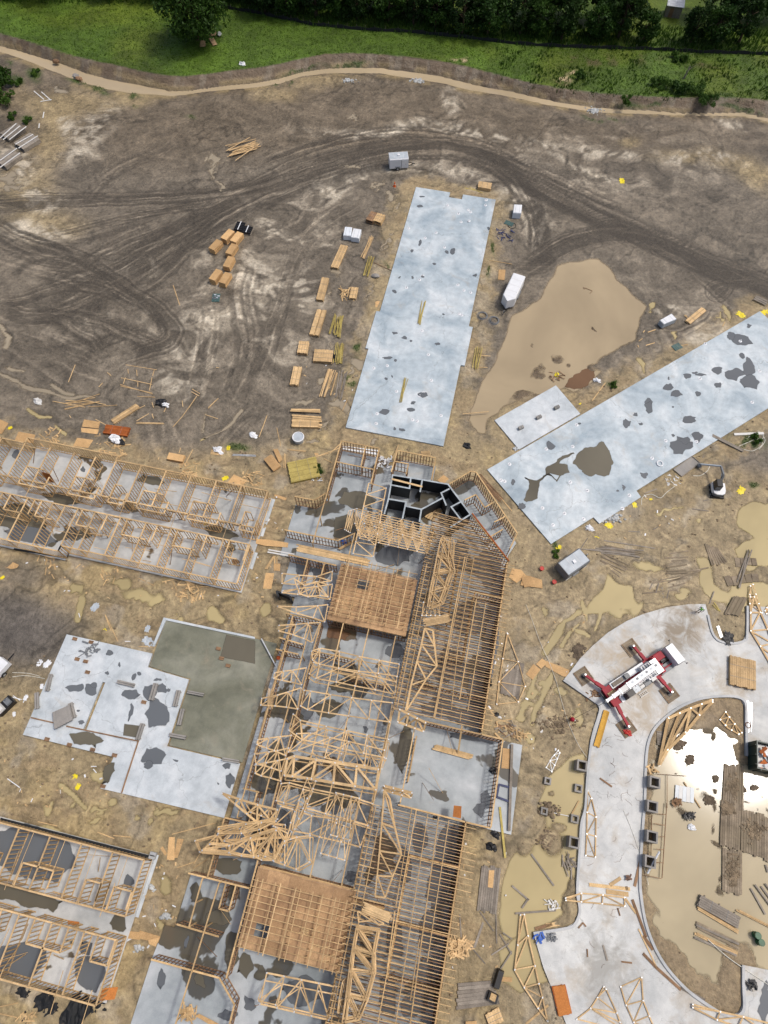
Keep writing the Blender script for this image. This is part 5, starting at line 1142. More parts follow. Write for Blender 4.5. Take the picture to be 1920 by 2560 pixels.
for i, (t, b_, lb) in enumerate(HP):
    flat_truss('Q5', t, b_, 3.2+.09*i, lb, w=.13 if i != 5 else .2, mat='lumber' if i % 2 else 'lumber_pale')
    if i != 5:
        dx, dy = rb.uniform(-40, 40), rb.uniform(-30, 30); flat_truss('Q5', [(x+dx, y+dy) for x, y in t], [(x+dx, y+dy) for x, y in b_], 3.15+.09*i, 'truss lying underneath in the tangled heap beside the lower deck', w=.11, mat='lumber_frame', group='under layer of the tangled heap', plates=False)
for i in (0, 1, 3, 5, 6):
    t, b_, _ = H[i]; dx, dy = rb.uniform(-15, 15), rb.uniform(25, 60); flat_truss('Q2', [(x+dx, y+dy) for x, y in t], [(x+dx, y+dy) for x, y in b_], 3.0, 'browner truss lying half hidden under a hall truss', w=.10, mat='lumber_frame', group='under layer of hall trusses', plates=False)
# gable truss laid lengthwise over the wet entrance hall, and the stack of hip trusses
quad_truss('Q4', ((1300, 585), (1120, 1400), (1350, 1435), (1500, 645)), 3.5, 'long pale rectangular truss lying lengthwise by the block room', n=7, w=.13)
for i in range(7):
    dy = i*16; quad_truss('M3', ((655+i*8, 705+dy), (1160-i*4, 825+dy*1.1), (1125-i*3, 900+dy), (640+i*5, 800+dy)), 3.25+.05*i, 'roof truss in the layered stack below the block room', n=8, w=.10, group='layered stack of trusses below the block room', plates=i in (0, 6))
quad_truss('M3', ((600, 720), (650, 705), (610, 860), (575, 840)), 3.1, 'small upright truss end left of the layered stack', n=3, w=.09)
# bundles on the roof framing
def truss_bundle(reg, top, bot, z, n, label, jit, mat='lumber_pale', w=.13, lean=0.0):
    base = thing('truss_bundle', label, 'trusses', at(reg, *top[0], z))
    for i in range(n):
        ja = (rb.uniform(-jit, jit), rb.uniform(-jit, jit)); jb = (rb.uniform(-jit, jit), rb.uniform(-jit, jit)); mb = MB(); k = len(top)
        T_ = [at(reg, c[0]+ja[0]*(1-j/k)+jb[0]*j/k, c[1]+ja[1]*(1-j/k)+jb[1]*j/k, z+.05*i) for j, c in enumerate(top)]
        B_ = [at(reg, c[0]+ja[0]*(1-j/k)+jb[0]*j/k, c[1]+ja[1]*(1-j/k)+jb[1]*j/k, z+.05*i+lean) for j, c in enumerate(bot)]
        for L_ in (T_, B_):
            for a, b_ in zip(L_, L_[1:]): mb.beam(a, b_, w, .042)
        for j in range(max(len(T_), len(B_))):
            a = T_[min(j, len(T_)-1)]; b_ = B_[min(j, len(B_)-1)]; mb.beam(a, b_, w*.8, .04)
            if j+1 < len(B_): mb.beam(a, B_[j+1], w*.8, .038)
        mb.build('truss', mat if i % 3 else 'lumber', base)
    return base
truss_bundle('Q1', [(540, 930), (505, 1110), (455, 1300), (390, 1560), (330, 1840)], [(632, 960), (650, 1130), (675, 1350), (555, 1500), (345, 1835)], 4.15, 7, 'banded bundle of roof trusses on the upper joists, beside the open hall', 5)
truss_bundle('M5', [(830, -60), (815, 150), (800, 330), (785, 490), (770, 625)], [(865, -10), (900, 180), (942, 350), (885, 495), (835, 632)], 4.15, 7, 'banded bundle of roof trusses on the lower joists, beside the open hall', 4)
truss_bundle('M3', [(1215, 900), (1190, 1000), (1165, 1120), (1140, 1240), (1120, 1340)], [(1270, 910), (1262, 1030), (1275, 1100), (1235, 1210), (1195, 1310)], 4.2, 13, 'ragged sheaf of trusses on the upper joists right of the upper deck', 22, w=.09)
truss_bundle('M5', [(665, 830), (640, 960), (620, 1100), (600, 1260), (575, 1430)], [(800, 850), (770, 1000), (770, 1120), (720, 1290), (665, 1410)], 4.2, 14, 'ragged sheaf of trusses on the lower joists at the bottom edge', 20, w=.09)
truss_bundle('M5', [(565, 1180), (540, 1300), (530, 1380)], [(610, 1130), (590, 1290), (570, 1370)], 4.1, 3, 'little broken trusses left of the ragged sheaf at the bottom', 8, w=.09)
def slat_bundle(reg, a, b_, c, n, z, label, mat='lumber_pale', name='board_bundle', cat='boards', thick=.12, w=.11):
    """boards side by side: first board a-b, last one starts at c"""
    A, B, C_ = at(reg, *a, z), at(reg, *b_, z), at(reg, *c, z); o = thing(name, label, cat, (A+B)/2)
    for i in range(n):
        t = i/max(1, n-1); off = (C_-A)*t; jl = (B-A).normalized()*rb.uniform(-.18, .18)
        beam('board', A+off+jl+Vector((0, 0, rb.uniform(-.02, .03))), B+off+jl+Vector((0, 0, rb.uniform(-.02, .03))), w, thick, mat, o)
    return o
slat_bundle('M5', (705, 665), (880, 740), (690, 720), 9, 4.3, 'block of tightly stacked pale laths on the lower joists', thick=.3)
truss_bundle('M5', [(660, 720), (740, 750), (830, 800)], [(665, 790), (750, 780), (800, 810)], 4.2, 2, 'crushed small truss under the block of laths', 4, w=.08)
slat_bundle('M4', (1085, 125), (1250, 95), (1095, 170), 7, 4.3, 'sheaf of short pale boards on the upper joists above the truss bundle', thick=.2)
quad_truss('M4', ((1085, 15), (1190, 10), (1190, 100), (1075, 100)), 4.2, 'small ladder frame above the sheaf of short boards', n=5, w=.08)
quad_truss('M4', ((932, 710), (1100, 795), (1085, 850), (920, 790)), 4.0, 'stout golden truss leaning at the lower end of the upper joists', n=3, w=.24, mat='lumber', slope=.8)
quad_truss('M4', ((830, 1205), (1010, 1250), (1005, 1280), (825, 1230)), 3.4, 'stout golden truss at the upper end of the lower joists', n=3, w=.26, mat='lumber', slope=.5)
slat_bundle('Q4', (480, 1300), (1300, 1470), (480, 1370), 7, 3.1, 'long orange planks resting over the wall left of the upper deck', 'lumber', 'plank_pile', 'planks', w=.17)
quad_truss('M5', ((70, 1120), (520, 1210), (470, 1425), (25, 1320)), 3.2, 'clean parallel chord truss below the lower deck', n=5, w=.14)
quad_truss('M5', ((60, 1170), (515, 1260), (480, 1410), (10, 1300)), 3.1, 'second truss hidden just under the clean one below the lower deck', n=5, w=.1)
# braces and posts standing in the wide room at right
tag(beam('timber_prop', at('M4', 1335, 815, 3.0), at('M4', 1308, 1000, .3), .2, .09, 'lumber'), 'leaning golden prop in the big room at right', 'prop')
slat_bundle('M4', (1160, 940), (1400, 1005), (1150, 965), 5, .3, 'flat planks lying in the middle of the big room at right', 'lumber', 'plank_pile', 'planks', w=.2)
slat_bundle('Q2', (140, 380), (130, 590), (200, 385), 8, 3.25, 'upright sheaf of thin laths over the olive slab edge', 'lumber_pale', thick=.05, w=.05)

# ================================================================== WATER LYING ON THE SLABS
_pz = [0]
def puddle(reg, poly, z, mat='water_dark', amp=.28, step=.3, freq=1.1):
    w = [tuple(at(reg, x, y, z)[:2]) for x, y in poly]; _pz[0] += 1
    w = rough_outline(w, step, amp, _pz[0], freq); n = len(w); zz = z+.004+.0006*(_pz[0] % 12)
    ar = sum(w[i][0]*w[(i+1) % n][1]-w[(i+1) % n][0]*w[i][1] for i in range(n))/2; k = min(.22, .16*math.sqrt(abs(ar)))*(1 if ar > 0 else -1); ins = []
    for i in range(n):
        t = Vector(w[(i+1) % n])-Vector(w[i-1]); t = t.normalized() if t.length > 1e-6 else Vector((1, 0)); ins.append((w[i][0]-t.y*k, w[i][1]+t.x*k))
    mb = MB().sheet(ins, zz); mb.v += [(p[0], p[1], zz) for p in w]; mb.f += [(i, n+i, n+(i+1) % n, (i+1) % n) if ar < 0 else (i, (i+1) % n, n+(i+1) % n, n+i)[::-1] for i in range(n)]
    o = mb.build('puddle', mat); a_ = o.data.attributes.new('depth', 'FLOAT', 'POINT'); a_.data.foreach_set('value', [.2]*n+[0.0]*n); return struct(o)
def pud_at(reg, x, y, rx, ry, z, mat='water_dark', rot=0.0):
    n = 14; c, s = math.cos(rot), math.sin(rot); r_ = random.Random(int(x*7+y)); q = []
    for i in range(n):
        t = 2*math.pi*i/n; k = r_.uniform(.78, 1.18); dx, dy = rx*k*math.cos(t), ry*k*math.sin(t); q.append((x+dx*c-dy*s, y+dx*s+dy*c))
    k = REG[reg][2]; return puddle(reg, q, z, mat, amp=min(.3, .012*(rx+ry)/k*2.592), step=.22)
for a in (('M1', 1075, 1272, 17, 7), ('M1', 1062, 1338, 20, 8), ('M2', 1066, 42, 20, 10), ('M2', 1065, 275, 10, 22, .3), ('M2', 1012, 328, 10, 12), ('M2', 1275, 335, 20, 22), ('M2', 1240, 338, 12, 12), ('M2', 1155, 411, 13, 8), ('M2', 929, 501, 10, 10), ('M2', 1014, 501, 9, 9), ('M2', 1085, 494, 16, 9), ('M2', 1376, 142, 8, 5), ('M2', 897, 590, 16, 13), ('M2', 900, 863, 20, 13), ('M2', 965, 897, 20, 14), ('M2', 1004, 914, 8, 8), ('M2', 1215, 742, 8, 8), ('M2', 1172, 936, 16, 11), ('M2', 853, 1022, 36, 11), ('M2', 903, 1040, 13, 8), ('M2', 843, 1160, 11, 11), ('M2', 881, 1141, 6, 8), ('M2', 1085, 1260, 34, 15), ('M2', 1020, 1315, 16, 9), ('M3', 833, 73, 31, 24), ('M3', 1002, 66, 25, 13), ('M3', 1022, 17, 15, 8), ('M3', 899, 184, 13, 9), ('M3', 946, 197, 23, 10), ('M2', 1505, 185, 9, 12), ('M2', 1418, 488, 16, 10),
          ('R2', 1535, 818, 18, 16), ('R2', 1480, 905, 75, 40, .3), ('R2', 1420, 880, 26, 28), ('R2', 1330, 1103, 36, 30), ('R2', 1440, 1130, 66, 40), ('R2', 1535, 1080, 40, 60), ('R2', 1540, 1180, 60, 48), ('R2', 1490, 1010, 18, 20), ('R2', 1225, 1132, 36, 10), ('R2', 1185, 1117, 18, 12), ('R2', 1135, 1142, 28, 18), ('R2', 1015, 1155, 10, 12), ('R2', 1017, 1212, 36, 26), ('R2', 1065, 1255, 42, 28), ('R2', 1338, 1201, 26, 18), ('R2', 1203, 1260, 18, 18), ('R2', 885, 1310, 28, 30), ('R3', 885, 45, 26, 46), ('R3', 738, 150, 26, 30), ('R3', 797, 95, 18, 13), ('R3', 838, 157, 14, 10), ('R3', 1152, 126, 40, 24), ('R3', 1047, 228, 10, 11), ('R3', 1202, 240, 40, 36), ('R3', 1090, 300, 72, 58), ('R3', 1120, 265, 40, 24), ('R3', 248, 295, 36, 26), ('R3', 857, 490, 23, 22), ('R3', 727, 571, 15, 22), ('R3', 681, 590, 10, 9), ('R3', 435, 154, 11, 8), ('R3', 0, 530, 14, 16), ('R3', 60, 688, 30, 20), ('R3', 1043, 44, 7, 7)): pud_at(*a[:5], .2, 'water_dark', a[5] if len(a) > 5 else 0)
puddle('R3', ((420, 345), (520, 300), (590, 270), (630, 330), (645, 400), (640, 480), (560, 495), (480, 490), (440, 450), (400, 410)), .2, 'water_brown', .4)
puddle('R3', ((220, 440), (285, 395), (330, 360), (400, 335), (410, 348), (340, 385), (310, 410), (360, 420), (375, 470), (310, 500), (290, 535), (240, 480), (180, 530), (165, 640), (100, 670), (70, 640), (105, 590), (110, 540), (80, 500), (160, 520), (215, 480)), .2, 'water_brown', .25)
for a in (('L4', 490, 570, 58, 36), ('L4', 590, 580, 46, 40), ('L4', 607, 548, 20, 20), ('L4', 717, 338, 24, 22), ('L4', 688, 476, 14, 10), ('L4', 872, 497, 17, 19), ('L4', 902, 479, 15, 10), ('L4', 770, 425, 13, 17), ('L4', 850, 610, 60, 36), ('L4', 970, 600, 46, 50), ('L4', 1045, 575, 40, 30), ('L4', 1092, 577, 18, 12), ('L4', 1020, 740, 82, 92), ('L4', 845, 735, 16, 56, .3), ('L4', 520, 797, 22, 17), ('L4', 508, 720, 9, 8), ('L4', 995, 1010, 80, 62), ('L4', 965, 1065, 34, 26), ('L4', 1144, 1038, 17, 9), ('L4', 1485, 1165, 34, 46), ('L4', 1470, 1078, 30, 22), ('L4', 1418, 1187, 9, 8), ('L4', 1018, 520, 28, 10)): pud_at(*a[:5], .2, 'water_dark', a[5] if len(a) > 5 else 0)
puddle('L4', ((805, 800), (905, 812), (890, 895), (795, 880)), .2, 'water_brown', .04)
puddle('L4', ((1465, 222), (1655, 262), (1655, 415), (1425, 372)), .12, 'water_brown', .03)
pud_at('L4', 560, 900, 110, 50, .2, 'water_brown', .25); pud_at('L4', 700, 1130, 40, 80, .2, 'water_brown', .4)
# standing water in the wings; under the roof framing dark sheets also paint shade
for a in (('L5', 200, 350, 330, 170, .25, 'water_dark'), ('L5', 130, 620, 330, 60, .24, 'water_brown'), ('L5', 590, 1130, 110, 120, 0, 'water_dark'), ('L5', 120, 1040, 170, 120, 0, 'water_dark'), ('L5', 825, 525, 36, 46, .2, 'water_dark'), ('L5', 760, 800, 60, 60, 0, 'water_brown'), ('L5', 555, 960, 40, 60, 0, 'water_dark'),
          ('L3', 100, 760, 200, 90, .2, 'water_brown'), ('L3', 200, 880, 170, 60, .2, 'water_dark'), ('L3', 400, 640, 130, 40, .2, 'water_brown'), ('L3', 1430, 860, 110, 40, .2, 'water_brown'), ('L3', 840, 700, 60, 30, .2, 'water_brown'), ('L3', 980, 520, 90, 30, .2, 'water_brown'), ('L3', 1490, 960, 40, 30, 0, 'water_brown'), ('L3', 540, 445, 18, 16, 0, 'water_dark'), ('L3', 105, 350, 30, 30, 0, 'water_dark'), ('L3', 545, 860, 50, 40, 0, 'water_brown'), ('L3', 1530, 1050, 26, 20, 0, 'water_rust'),
          ('M3', 650, 650, 120, 60, 0, 'water_brown'), ('M3', 560, 830, 60, 90, .4, 'water_brown'), ('M3', 900, 1010, 120, 70, 0, 'water_dark'), ('M3', 1330, 1000, 60, 110, 0, 'water_dark'), ('M3', 1500, 1080, 90, 120, 0, 'water_dark'), ('M3', 1230, 790, 50, 40, 0, 'water_dark'), ('M3', 310, 1080, 60, 70, 0, 'water_dark'), ('M3', 420, 1130, 60, 80, 0, 'water_dark'),
          ('M4', 1380, 120, 150, 110, 0, 'water_dark'), ('M4', 1250, 420, 110, 130, 0, 'water_dark'), ('M4', 1420, 600, 60, 160, 0, 'water_dark'), ('M4', 1180, 700, 110, 70, 0, 'water_dark'), ('M4', 1330, 760, 110, 40, 0, 'water_dark'), ('M4', 1540, 300, 26, 240, .12, 'water_dark'), ('M4', 900, 330, 70, 50, 0, 'water_dark'), ('M4', 560, 560, 80, 40, 0, 'water_brown'), ('M4', 470, 700, 100, 60, 0, 'water_brown'), ('M4', 520, 220, 80, 40, 0, 'water_rust'), ('M4', 330, 700, 50, 90, 0, 'water_dark'), ('M4', 140, 1060, 110, 130, 0, 'water_brown'), ('M4', 710, 842, 20, 20, 0, 'water_dark'), ('M4', 590, 900, 40, 40, 0, 'water_dark'), ('M4', 960, 950, 50, 170, .15, 'water_brown'), ('M4', 1420, 890, 170, 30, .1, 'water_dark'), ('M4', 1490, 1300, 50, 60, 0, 'water_dark'), ('M4', 700, 1060, 50, 40, 0, 'water_dark'), ('M4', 400, 1250, 120, 80, 0, 'water_brown'),
          ('M5', 1230, 300, 80, 150, .1, 'water_dark'), ('M5', 1180, 560, 70, 160, .1, 'water_dark'), ('M5', 1130, 860, 90, 130, .1, 'water_dark'), ('M5', 1090, 1150, 60, 130, .1, 'water_dark'), ('M5', 960, 420, 60, 110, 0, 'water_dark'), ('M5', 900, 900, 60, 140, 0, 'water_dark'), ('M5', 850, 1250, 60, 160, 0, 'water_dark'), ('M5', 1020, 1330, 80, 90, 0, 'water_dark'), ('M5', 1060, 250, 60, 90, 0, 'water_dark'), ('M5', 300, 1240, 120, 100, 0, 'water_dark'), ('M5', 150, 200, 90, 150, 0, 'water_dark'), ('M5', 520, 60, 40, 30, 0, 'water_dark'), ('M5', 620, 500, 40, 40, 0, 'water_dark'), ('M5', 1450, 60, 40, 60, 0, 'water_dark'), ('M5', 30, 1130, 40, 60, 0, 'water_brown'),
          ('L5', 1470, 430, 100, 60, 0, 'water_brown'), ('L5', 1270, 610, 40, 70, .1, 'water_brown'), ('L5', 1420, 760, 90, 60, 0, 'water_brown'), ('L5', 1500, 980, 50, 130, 0, 'water_brown'), ('L5', 1590, 1070, 60, 90, 0, 'water_brown'), ('L5', 1205, 925, 20, 42, .2, 'water_dark'), ('L5', 1048, 1160, 22, 66, .1, 'water_dark'), ('L5', 1295, 1170, 38, 42, 0, 'water_brown'), ('L5', 1620, 1320, 40, 50, 0, 'water_dark'), ('L5', 1480, 1400, 60, 40, 0, 'water_dark')): pud_at(a[0], a[1], a[2], a[3], a[4], .15, a[6], a[5])
pud_at('R2', 450, 1160, 110, 52, WPOND, 'water_rust', -.45)
pud_at('R5', 1640, 1320, 40, 130, .15, 'water_dark')

# ================================================================== BUILDERS FOR SITE MATERIALS
def span(reg, a, b_, z): A, B = at(reg, *a, z), at(reg, *b_, z); return A, B, (B-A).normalized()
def lumber_bundle(reg, a, b_, width, h, label, mat='lumber_pale', bw=.14, base=0.0, straps=2, group=None):
    """banded lift of boards; a, b = middle of the top at each end"""
    A, B, d = span(reg, a, b_, base+h); n_ = Vector((-d.y, d.x, 0)); o = thing('lumber_bundle', label, 'lumber', ((A+B)/2).to_3d()-Vector((0, 0, h)), group)
    nb = max(2, int(width/bw)); nl = max(2, int(h/.09)); mb = MB(); mb2 = MB()
    for k in range(nl):
        z = base+.08+(h-.08)*(k+.5)/nl
        for i in range(nb):
            if 0 < k < nl-1 and 0 < i < nb-1: continue
            off = n_*((i+.5)/nb-.5)*width; j0, j1 = d*rb.uniform(-.09, .05), d*rb.uniform(-.05, .09); zz = Vector((0, 0, z-(base+h)+(rb.uniform(-.01, .012) if k == nl-1 else 0)))
            (mb if (i*3+k*5) % 4 else mb2).beam(A+off+j0+zz, B+off+j1+zz, width/nb*.93, (h-.08)/nl*.95)
    q = mb.build('boards', mat, o); q['kind'] = 'stuff'; q = mb2.build('boards', 'lumber' if mat == 'lumber_pale' else mat, o); q['kind'] = 'stuff'
    L = (B-A).length
    for t in ([.18, .82] if L < 4 else [.12, .5, .88]):
        c = A.lerp(B, t); beam('skid', c-n_*(width/2+.2)-Vector((0, 0, h-.04)), c+n_*(width/2+.2)-Vector((0, 0, h-.04)), .1, .08, 'lumber_grey', o)
    for t in ([.3, .7][:straps]):
        c = A.lerp(B, t)+Vector((0, 0, .018)); beam('strap', c-n_*(width/2+.01), c+n_*(width/2+.01), .03, .012, 'grey_dark', o)
    return o
def sheet_stack(reg, x, y, ang_pts, h, label, n=8, L=2.44, W=1.22, mat='plywood', base=0.0, group=None):
    """stack of panels; (x, y) = centre of the top, ang_pts = two points along its long side"""
    c = at(reg, x, y, base+h); _, _, d = span(reg, *ang_pts, base+h); rz = math.atan2(d.y, d.x); o = thing('panel_stack', label, 'plywood', c-Vector((0, 0, h)), group, rz)
    for k in range(n):
        t = h/n; M = Matrix.Translation((c.x+rb.uniform(-.03, .03), c.y+rb.uniform(-.03, .03), base+t*(k+.5)+.06)) @ Matrix.Rotation(rz+rb.uniform(-.02, .02), 4, 'Z') @ Matrix.Diagonal((L, W, t*.92, 1))
        link(bpy.data.objects.new('panel', cube_mesh(mat)), o, M)
    for s in (-.8, .8):
        e = Vector((d.x, d.y, 0))*s; n_ = Vector((-d.y, d.x, 0))*(W/2+.05); g0 = Vector((c.x, c.y, base+.03)); beam('skid', g0+e-n_, g0+e+n_, .1, .07, 'lumber_grey', o)
    return o
def stick_pile(reg, a, b_, c, n, label, mat='lumber_treated', z=.1, w=.09, fan=.25, name='stick_pile', layers=2, mats=None):
    A, B, d = span(reg, a, b_, z); C_ = at(reg, *c, z); o = thing(name, label, 'lumber', (A+B)/2-Vector((0, 0, z)))
    for i in range(n):
        t = (i+rb.uniform(-.3, .3))/max(1, n-1); off = (C_-A)*t; f1 = Vector((rb.uniform(-fan, fan), rb.uniform(-fan, fan), 0)); f2 = Vector((rb.uniform(-fan, fan), rb.uniform(-fan, fan), 0)); zz = Vector((0, 0, (i % layers)*.05))
        beam('board', A+off+f1+zz, B+off+f2+zz, w, .045, rb.choice(mats) if mats else mat, o)
    return o
def scrap_pile(reg, x, y, r, n, label, mat='lumber', z=.05, lmax=1.6, mats=None, base=0.0):
    k = REG[reg][2]; o = thing('scrap_pile', label, 'scrap wood', at(reg, x, y, base))
    for i in range(n):
        q = at(reg, x+rb.uniform(-r, r)*1.15, y+rb.uniform(-r, r)*.85, base+z); th = rb.gauss(r, .9); L = rb.uniform(.3, lmax*.8)/2; e = Vector((math.cos(th)*L, math.sin(th)*L, rb.uniform(-.05, .12))); q.z += rb.uniform(0, .3)*math.exp(-((q-at(reg, x, y, q.z)).length)/1.0)
        beam('scrap_board', q-e, q+e, rb.choice((.09, .09, .14, .2)), .04, rb.choice(mats) if mats else mat, o)
    return o
def panel(reg, c4, z, label, mat='plywood', group=None, name='plywood_sheet'):
    w = [tuple(at(reg, x, y, z)[:2]) for x, y in c4]; return tag(MB().prism(w, z-.03, z).build(name, mat), label, 'plywood', group)
def board(reg, a, b_, label, mat='lumber_pale', z=.07, w=.1, group=None, t=.045, name='loose_board', dz=0.0):
    A, B = at(reg, *a, z), at(reg, *b_, z); B.z += dz; return tag(beam(name, A, B, w, t, mat), label, 'board', group)
def boards(reg, segs, label, group, mat='lumber_pale', z=.07, w=.1):
    for i, s in enumerate(segs): board(reg, s[:2], s[2:4], label, mat, z+.006*i, w, group)
def bag(reg, x, y, r, label, mat='yellow', z=0.0, cat='bag', name='crumpled_bag', group=None, flat=.45):
    c = at(reg, x, y, z+.08); o = thing(name, label, cat, c-Vector((0, 0, .08)), group); k = int(x*3+y); r *= .72 if mat == 'yellow' else .85
    if mat == 'yellow': flat = .3
    if flat <= .3:                                             # a thrown-down sheet: creased, mostly flat
        mb = MB(); n = 13; g_ = random.Random(k); sx, sy, th = r*1.3, r*.9, g_.uniform(0, 3); P2 = []
        for i in range(n):
            for j in range(n):
                a, b_ = (i/(n-1)-.5)*2, (j/(n-1)-.5)*2; ed_ = 1-.25*abs(math.sin(3*a+k))*abs(b_)-.25*abs(math.cos(4*b_+k))*abs(a); X_, Y_ = a*sx*ed_, b_*sy*ed_
                P2.append((c.x+X_*math.cos(th)-Y_*math.sin(th), c.y+X_*math.sin(th)+Y_*math.cos(th), c.z-.05+r*.3*(fbm(np.array([X_*2.2+k]), np.array([Y_*2.2]), k % 97, 3)[0]-.2)))
        mb.v = P2; mb.f = [(i*n+j, (i+1)*n+j, (i+1)*n+j+1, i*n+j+1) for i in range(n-1) for j in range(n-1)]; mb.build('sheet', mat, o); return o
    MB().blob(c, (r, r*.75, r*flat), k, 11, 7, .42).build('body', mat, o)
    MB().blob(c+Vector((r*.7, -r*.5, -.02)), (r*.55, r*.35, r*.2), k+1, 9, 5, .45).build('flap', mat, o)
    return o
def wrapped(reg, quad, h, label, mat='white_wrap', base=.1, cap='white_paint'):
    w = [tuple(at(reg, x, y, base+h)[:2]) for x, y in quad]; cx = sum(p[0] for p in w)/4; cy = sum(p[1] for p in w)/4
    o = thing('wrapped_bundle', label, 'bundle', (cx, cy, 0)); b = MB(); b.prism(w, base, base+h-.05); b.build('wrap', mat, o)
    ins = [(cx+(p[0]-cx)*.93, cy+(p[1]-cy)*.93) for p in w]; MB().prism(ins, base+h-.048, base+h).build('top_sheet', cap, o)
    d = (Vector(w[1])-Vector(w[0])).to_3d(); 
    for t in (.25, .75):
        p = Vector(w[0]).lerp(Vector(w[1]), t); q = Vector(w[3]).lerp(Vector(w[2]), t); beam('skid', (p.x, p.y, base-.05), (q.x, q.y, base-.05), .12, .09, 'lumber_grey', o)
        beam('strap', (p.x, p.y, base+h+.006), (q.x, q.y, base+h+.006), .05, .01, 'grey_panel', o)
    return o

# ---- plywood stacks in the grey yard
for x, y, a, b_, lb in ((1475, 225, (1445, 245), (1500, 190), 'uppermost left plywood stack of the cluster in the grey yard'), (1533, 240, (1505, 270), (1560, 205), 'plywood stack beside the black rolls in the grey yard'), (1397, 290, (1370, 320), (1425, 260), 'leftmost plywood stack of the cluster in the grey yard'), (1500, 317, (1480, 350), (1525, 285), 'plywood stack in the middle of the cluster, below the pair'), (1482, 400, (1465, 440), (1505, 365), 'narrow plywood stack just above the lowest pair'), (1397, 485, (1375, 515), (1420, 455), 'left plywood stack of the lowest pair, on a loose sheet'), (1458, 505, (1435, 540), (1480, 470), 'right plywood stack of the lowest pair, on a loose sheet')):
    sheet_stack('L2', x, y, (a, b_), 1.05, lb, 9)
panel('L2', ((1345, 540), (1390, 552), (1400, 535), (1360, 520)), .05, 'loose sheet under the left stack of the lowest pair'); panel('L2', ((1418, 562), (1462, 573), (1472, 550), (1425, 545)), .05, 'loose sheet under the right stack of the lowest pair')
for x, y, n, lb in ((1562, 165, 5, 'black rolls on a pallet with white bands, beside the plywood stacks'), (1612, 187, 4, 'smaller black roll bundle right of the plywood stacks')):
    c = at('L2', x, y, .5); o = thing('roll_bundle', lb, 'rolls', (c.x, c.y, 0))
    for k in range(n):
        p = Vector((c.x-.2, c.y+(k-n/2)*.42, .42)); MB().cyl(p-Vector((.75, 0, 0)), p+Vector((.75, 0, 0)), .21, 12).build('roll', 'black', o)
    MB().box((c.x-.2, c.y-.2, .66), (.14, n*.42, .03)).build('band', 'white_paint', o); MB().box((c.x-.2, c.y-.2, .1), (1.6, n*.42, .12)).build('pallet', 'lumber_grey', o)
def pallet(reg, x, y, label, mat='grey_panel', rz=0.0, w=1.2, l=1.1, load=None, z0=0.0):
    c = at(reg, x, y, .15); o = thing('pallet', label, 'pallet', (c.x, c.y, z0), None, rz); ca, sa = math.cos(rz), math.sin(rz)
    for k in range(7):
        s = (k-3)/6*l*.9; beam('slat', (c.x-ca*w/2-sa*s, c.y-sa*w/2+ca*s, z0+.14), (c.x+ca*w/2-sa*s, c.y+sa*w/2+ca*s, z0+.14), l/9, .02, mat, o)
    for k in (-1, 0, 1):
        s = k*w*.42; beam('runner', (c.x+ca*s-sa*l/2, c.y+sa*s+ca*l/2, z0+.07), (c.x+ca*s+sa*l/2, c.y+sa*s-ca*l/2, z0+.07), .09, .1, mat, o)
    if load:
        for i in range(load): MB().box((c.x+ca*(rb.uniform(-.4, .4)), c.y+rb.uniform(-.4, .4), z0+.24), (.4, .25, .18), rz).build('load', 'zinc', o)
    return o
pallet('L2', 1400, 632, 'grey pallet of blocks below the plywood stacks', 'green_crate', .2, 1.3, 1.7, 6)
pallet('R2', 1070, 950, 'dark green slatted crate by the long slab edge', 'green_crate', .7, 1.5, 1.1); pallet('M2', 1640, 150, 'dark crate at the right side of the upper slab', 'green_crate', -.3, 1.6, 1.0)
o = scrap_pile('M2', 1615, 230, 46, 34, 'tangled heap of bluish steel brackets beside the upper slab', 'navy', .08, 1.1)
# ---- lumber in the grey yard
lumber_bundle('M2', (770, 78), (735, 130), 1.4, .8, 'left of the two damp brown lumber lifts above the white bundles', 'lumber_damp', .1)
lumber_bundle('M2', (812, 90), (785, 138), 1.5, .85, 'right of the two damp brown lumber lifts above the white bundles', 'lumber', .1)
lumber_bundle('M2', (572, 293), (508, 436), 1.3, .45, 'long pale lumber lift just below the white bundles')
lumber_bundle('M2', (450, 503), (412, 645), 1.25, .55, 'long pale lumber lift left of the splintered bundle')
lumber_bundle('M2', (410, 710), (360, 870), .75, .5, 'left half of the long pale double lift'); lumber_bundle('M2', (442, 713), (392, 875), .75, .5, 'right half of the long pale double lift')
lumber_bundle('M2', (312, 915), (298, 990), 1.6, .7, 'short squat pale lift above the banded single bundle', bw=.1)
lumber_bundle('M2', (440, 970), (430, 1045), 3.0, .6, 'wide pale lift of short boards half under black tarp', bw=.1)
lumber_bundle('M2', (270, 1080), (245, 1195), 1.3, .55, 'single pale banded bundle lowest on the left of the yard')
lumber_bundle('M2', (640, 565), (625, 635), 1.2, .5, 'orange bundle at the right of the splintered boards', 'lumber', .11)
scrap_pile('M2', 588, 605, 40, 30, 'splintered broken bundle of orange boards in the yard', 'lumber', .15, 2.0)
stick_pile('M2', (740, 235), (685, 370), (762, 245), 9, 'brownish loose boards below the damp lifts', 'lumber', .2)
stick_pile('M2', (735, 365), (700, 485), (765, 372), 9, 'yellowish treated posts right of the long lift', 'lumber_treated', .2)
stick_pile('M2', (505, 740), (480, 870), (570, 760), 16, 'thick fan of yellowish treated posts beside the double lift', 'lumber_treated', .3, .11, .35, layers=4)
stick_pile('M2', (520, 925), (508, 1055), (570, 935), 10, 'yellowish treated posts behind the black tarp', 'lumber_treated', .2, .11)
stick_pile('M2', (465, 1100), (405, 1270), (510, 1105), 10, 'long pale boards spread flat lowest in the yard', 'lumber_pale', .2, .13, .2)
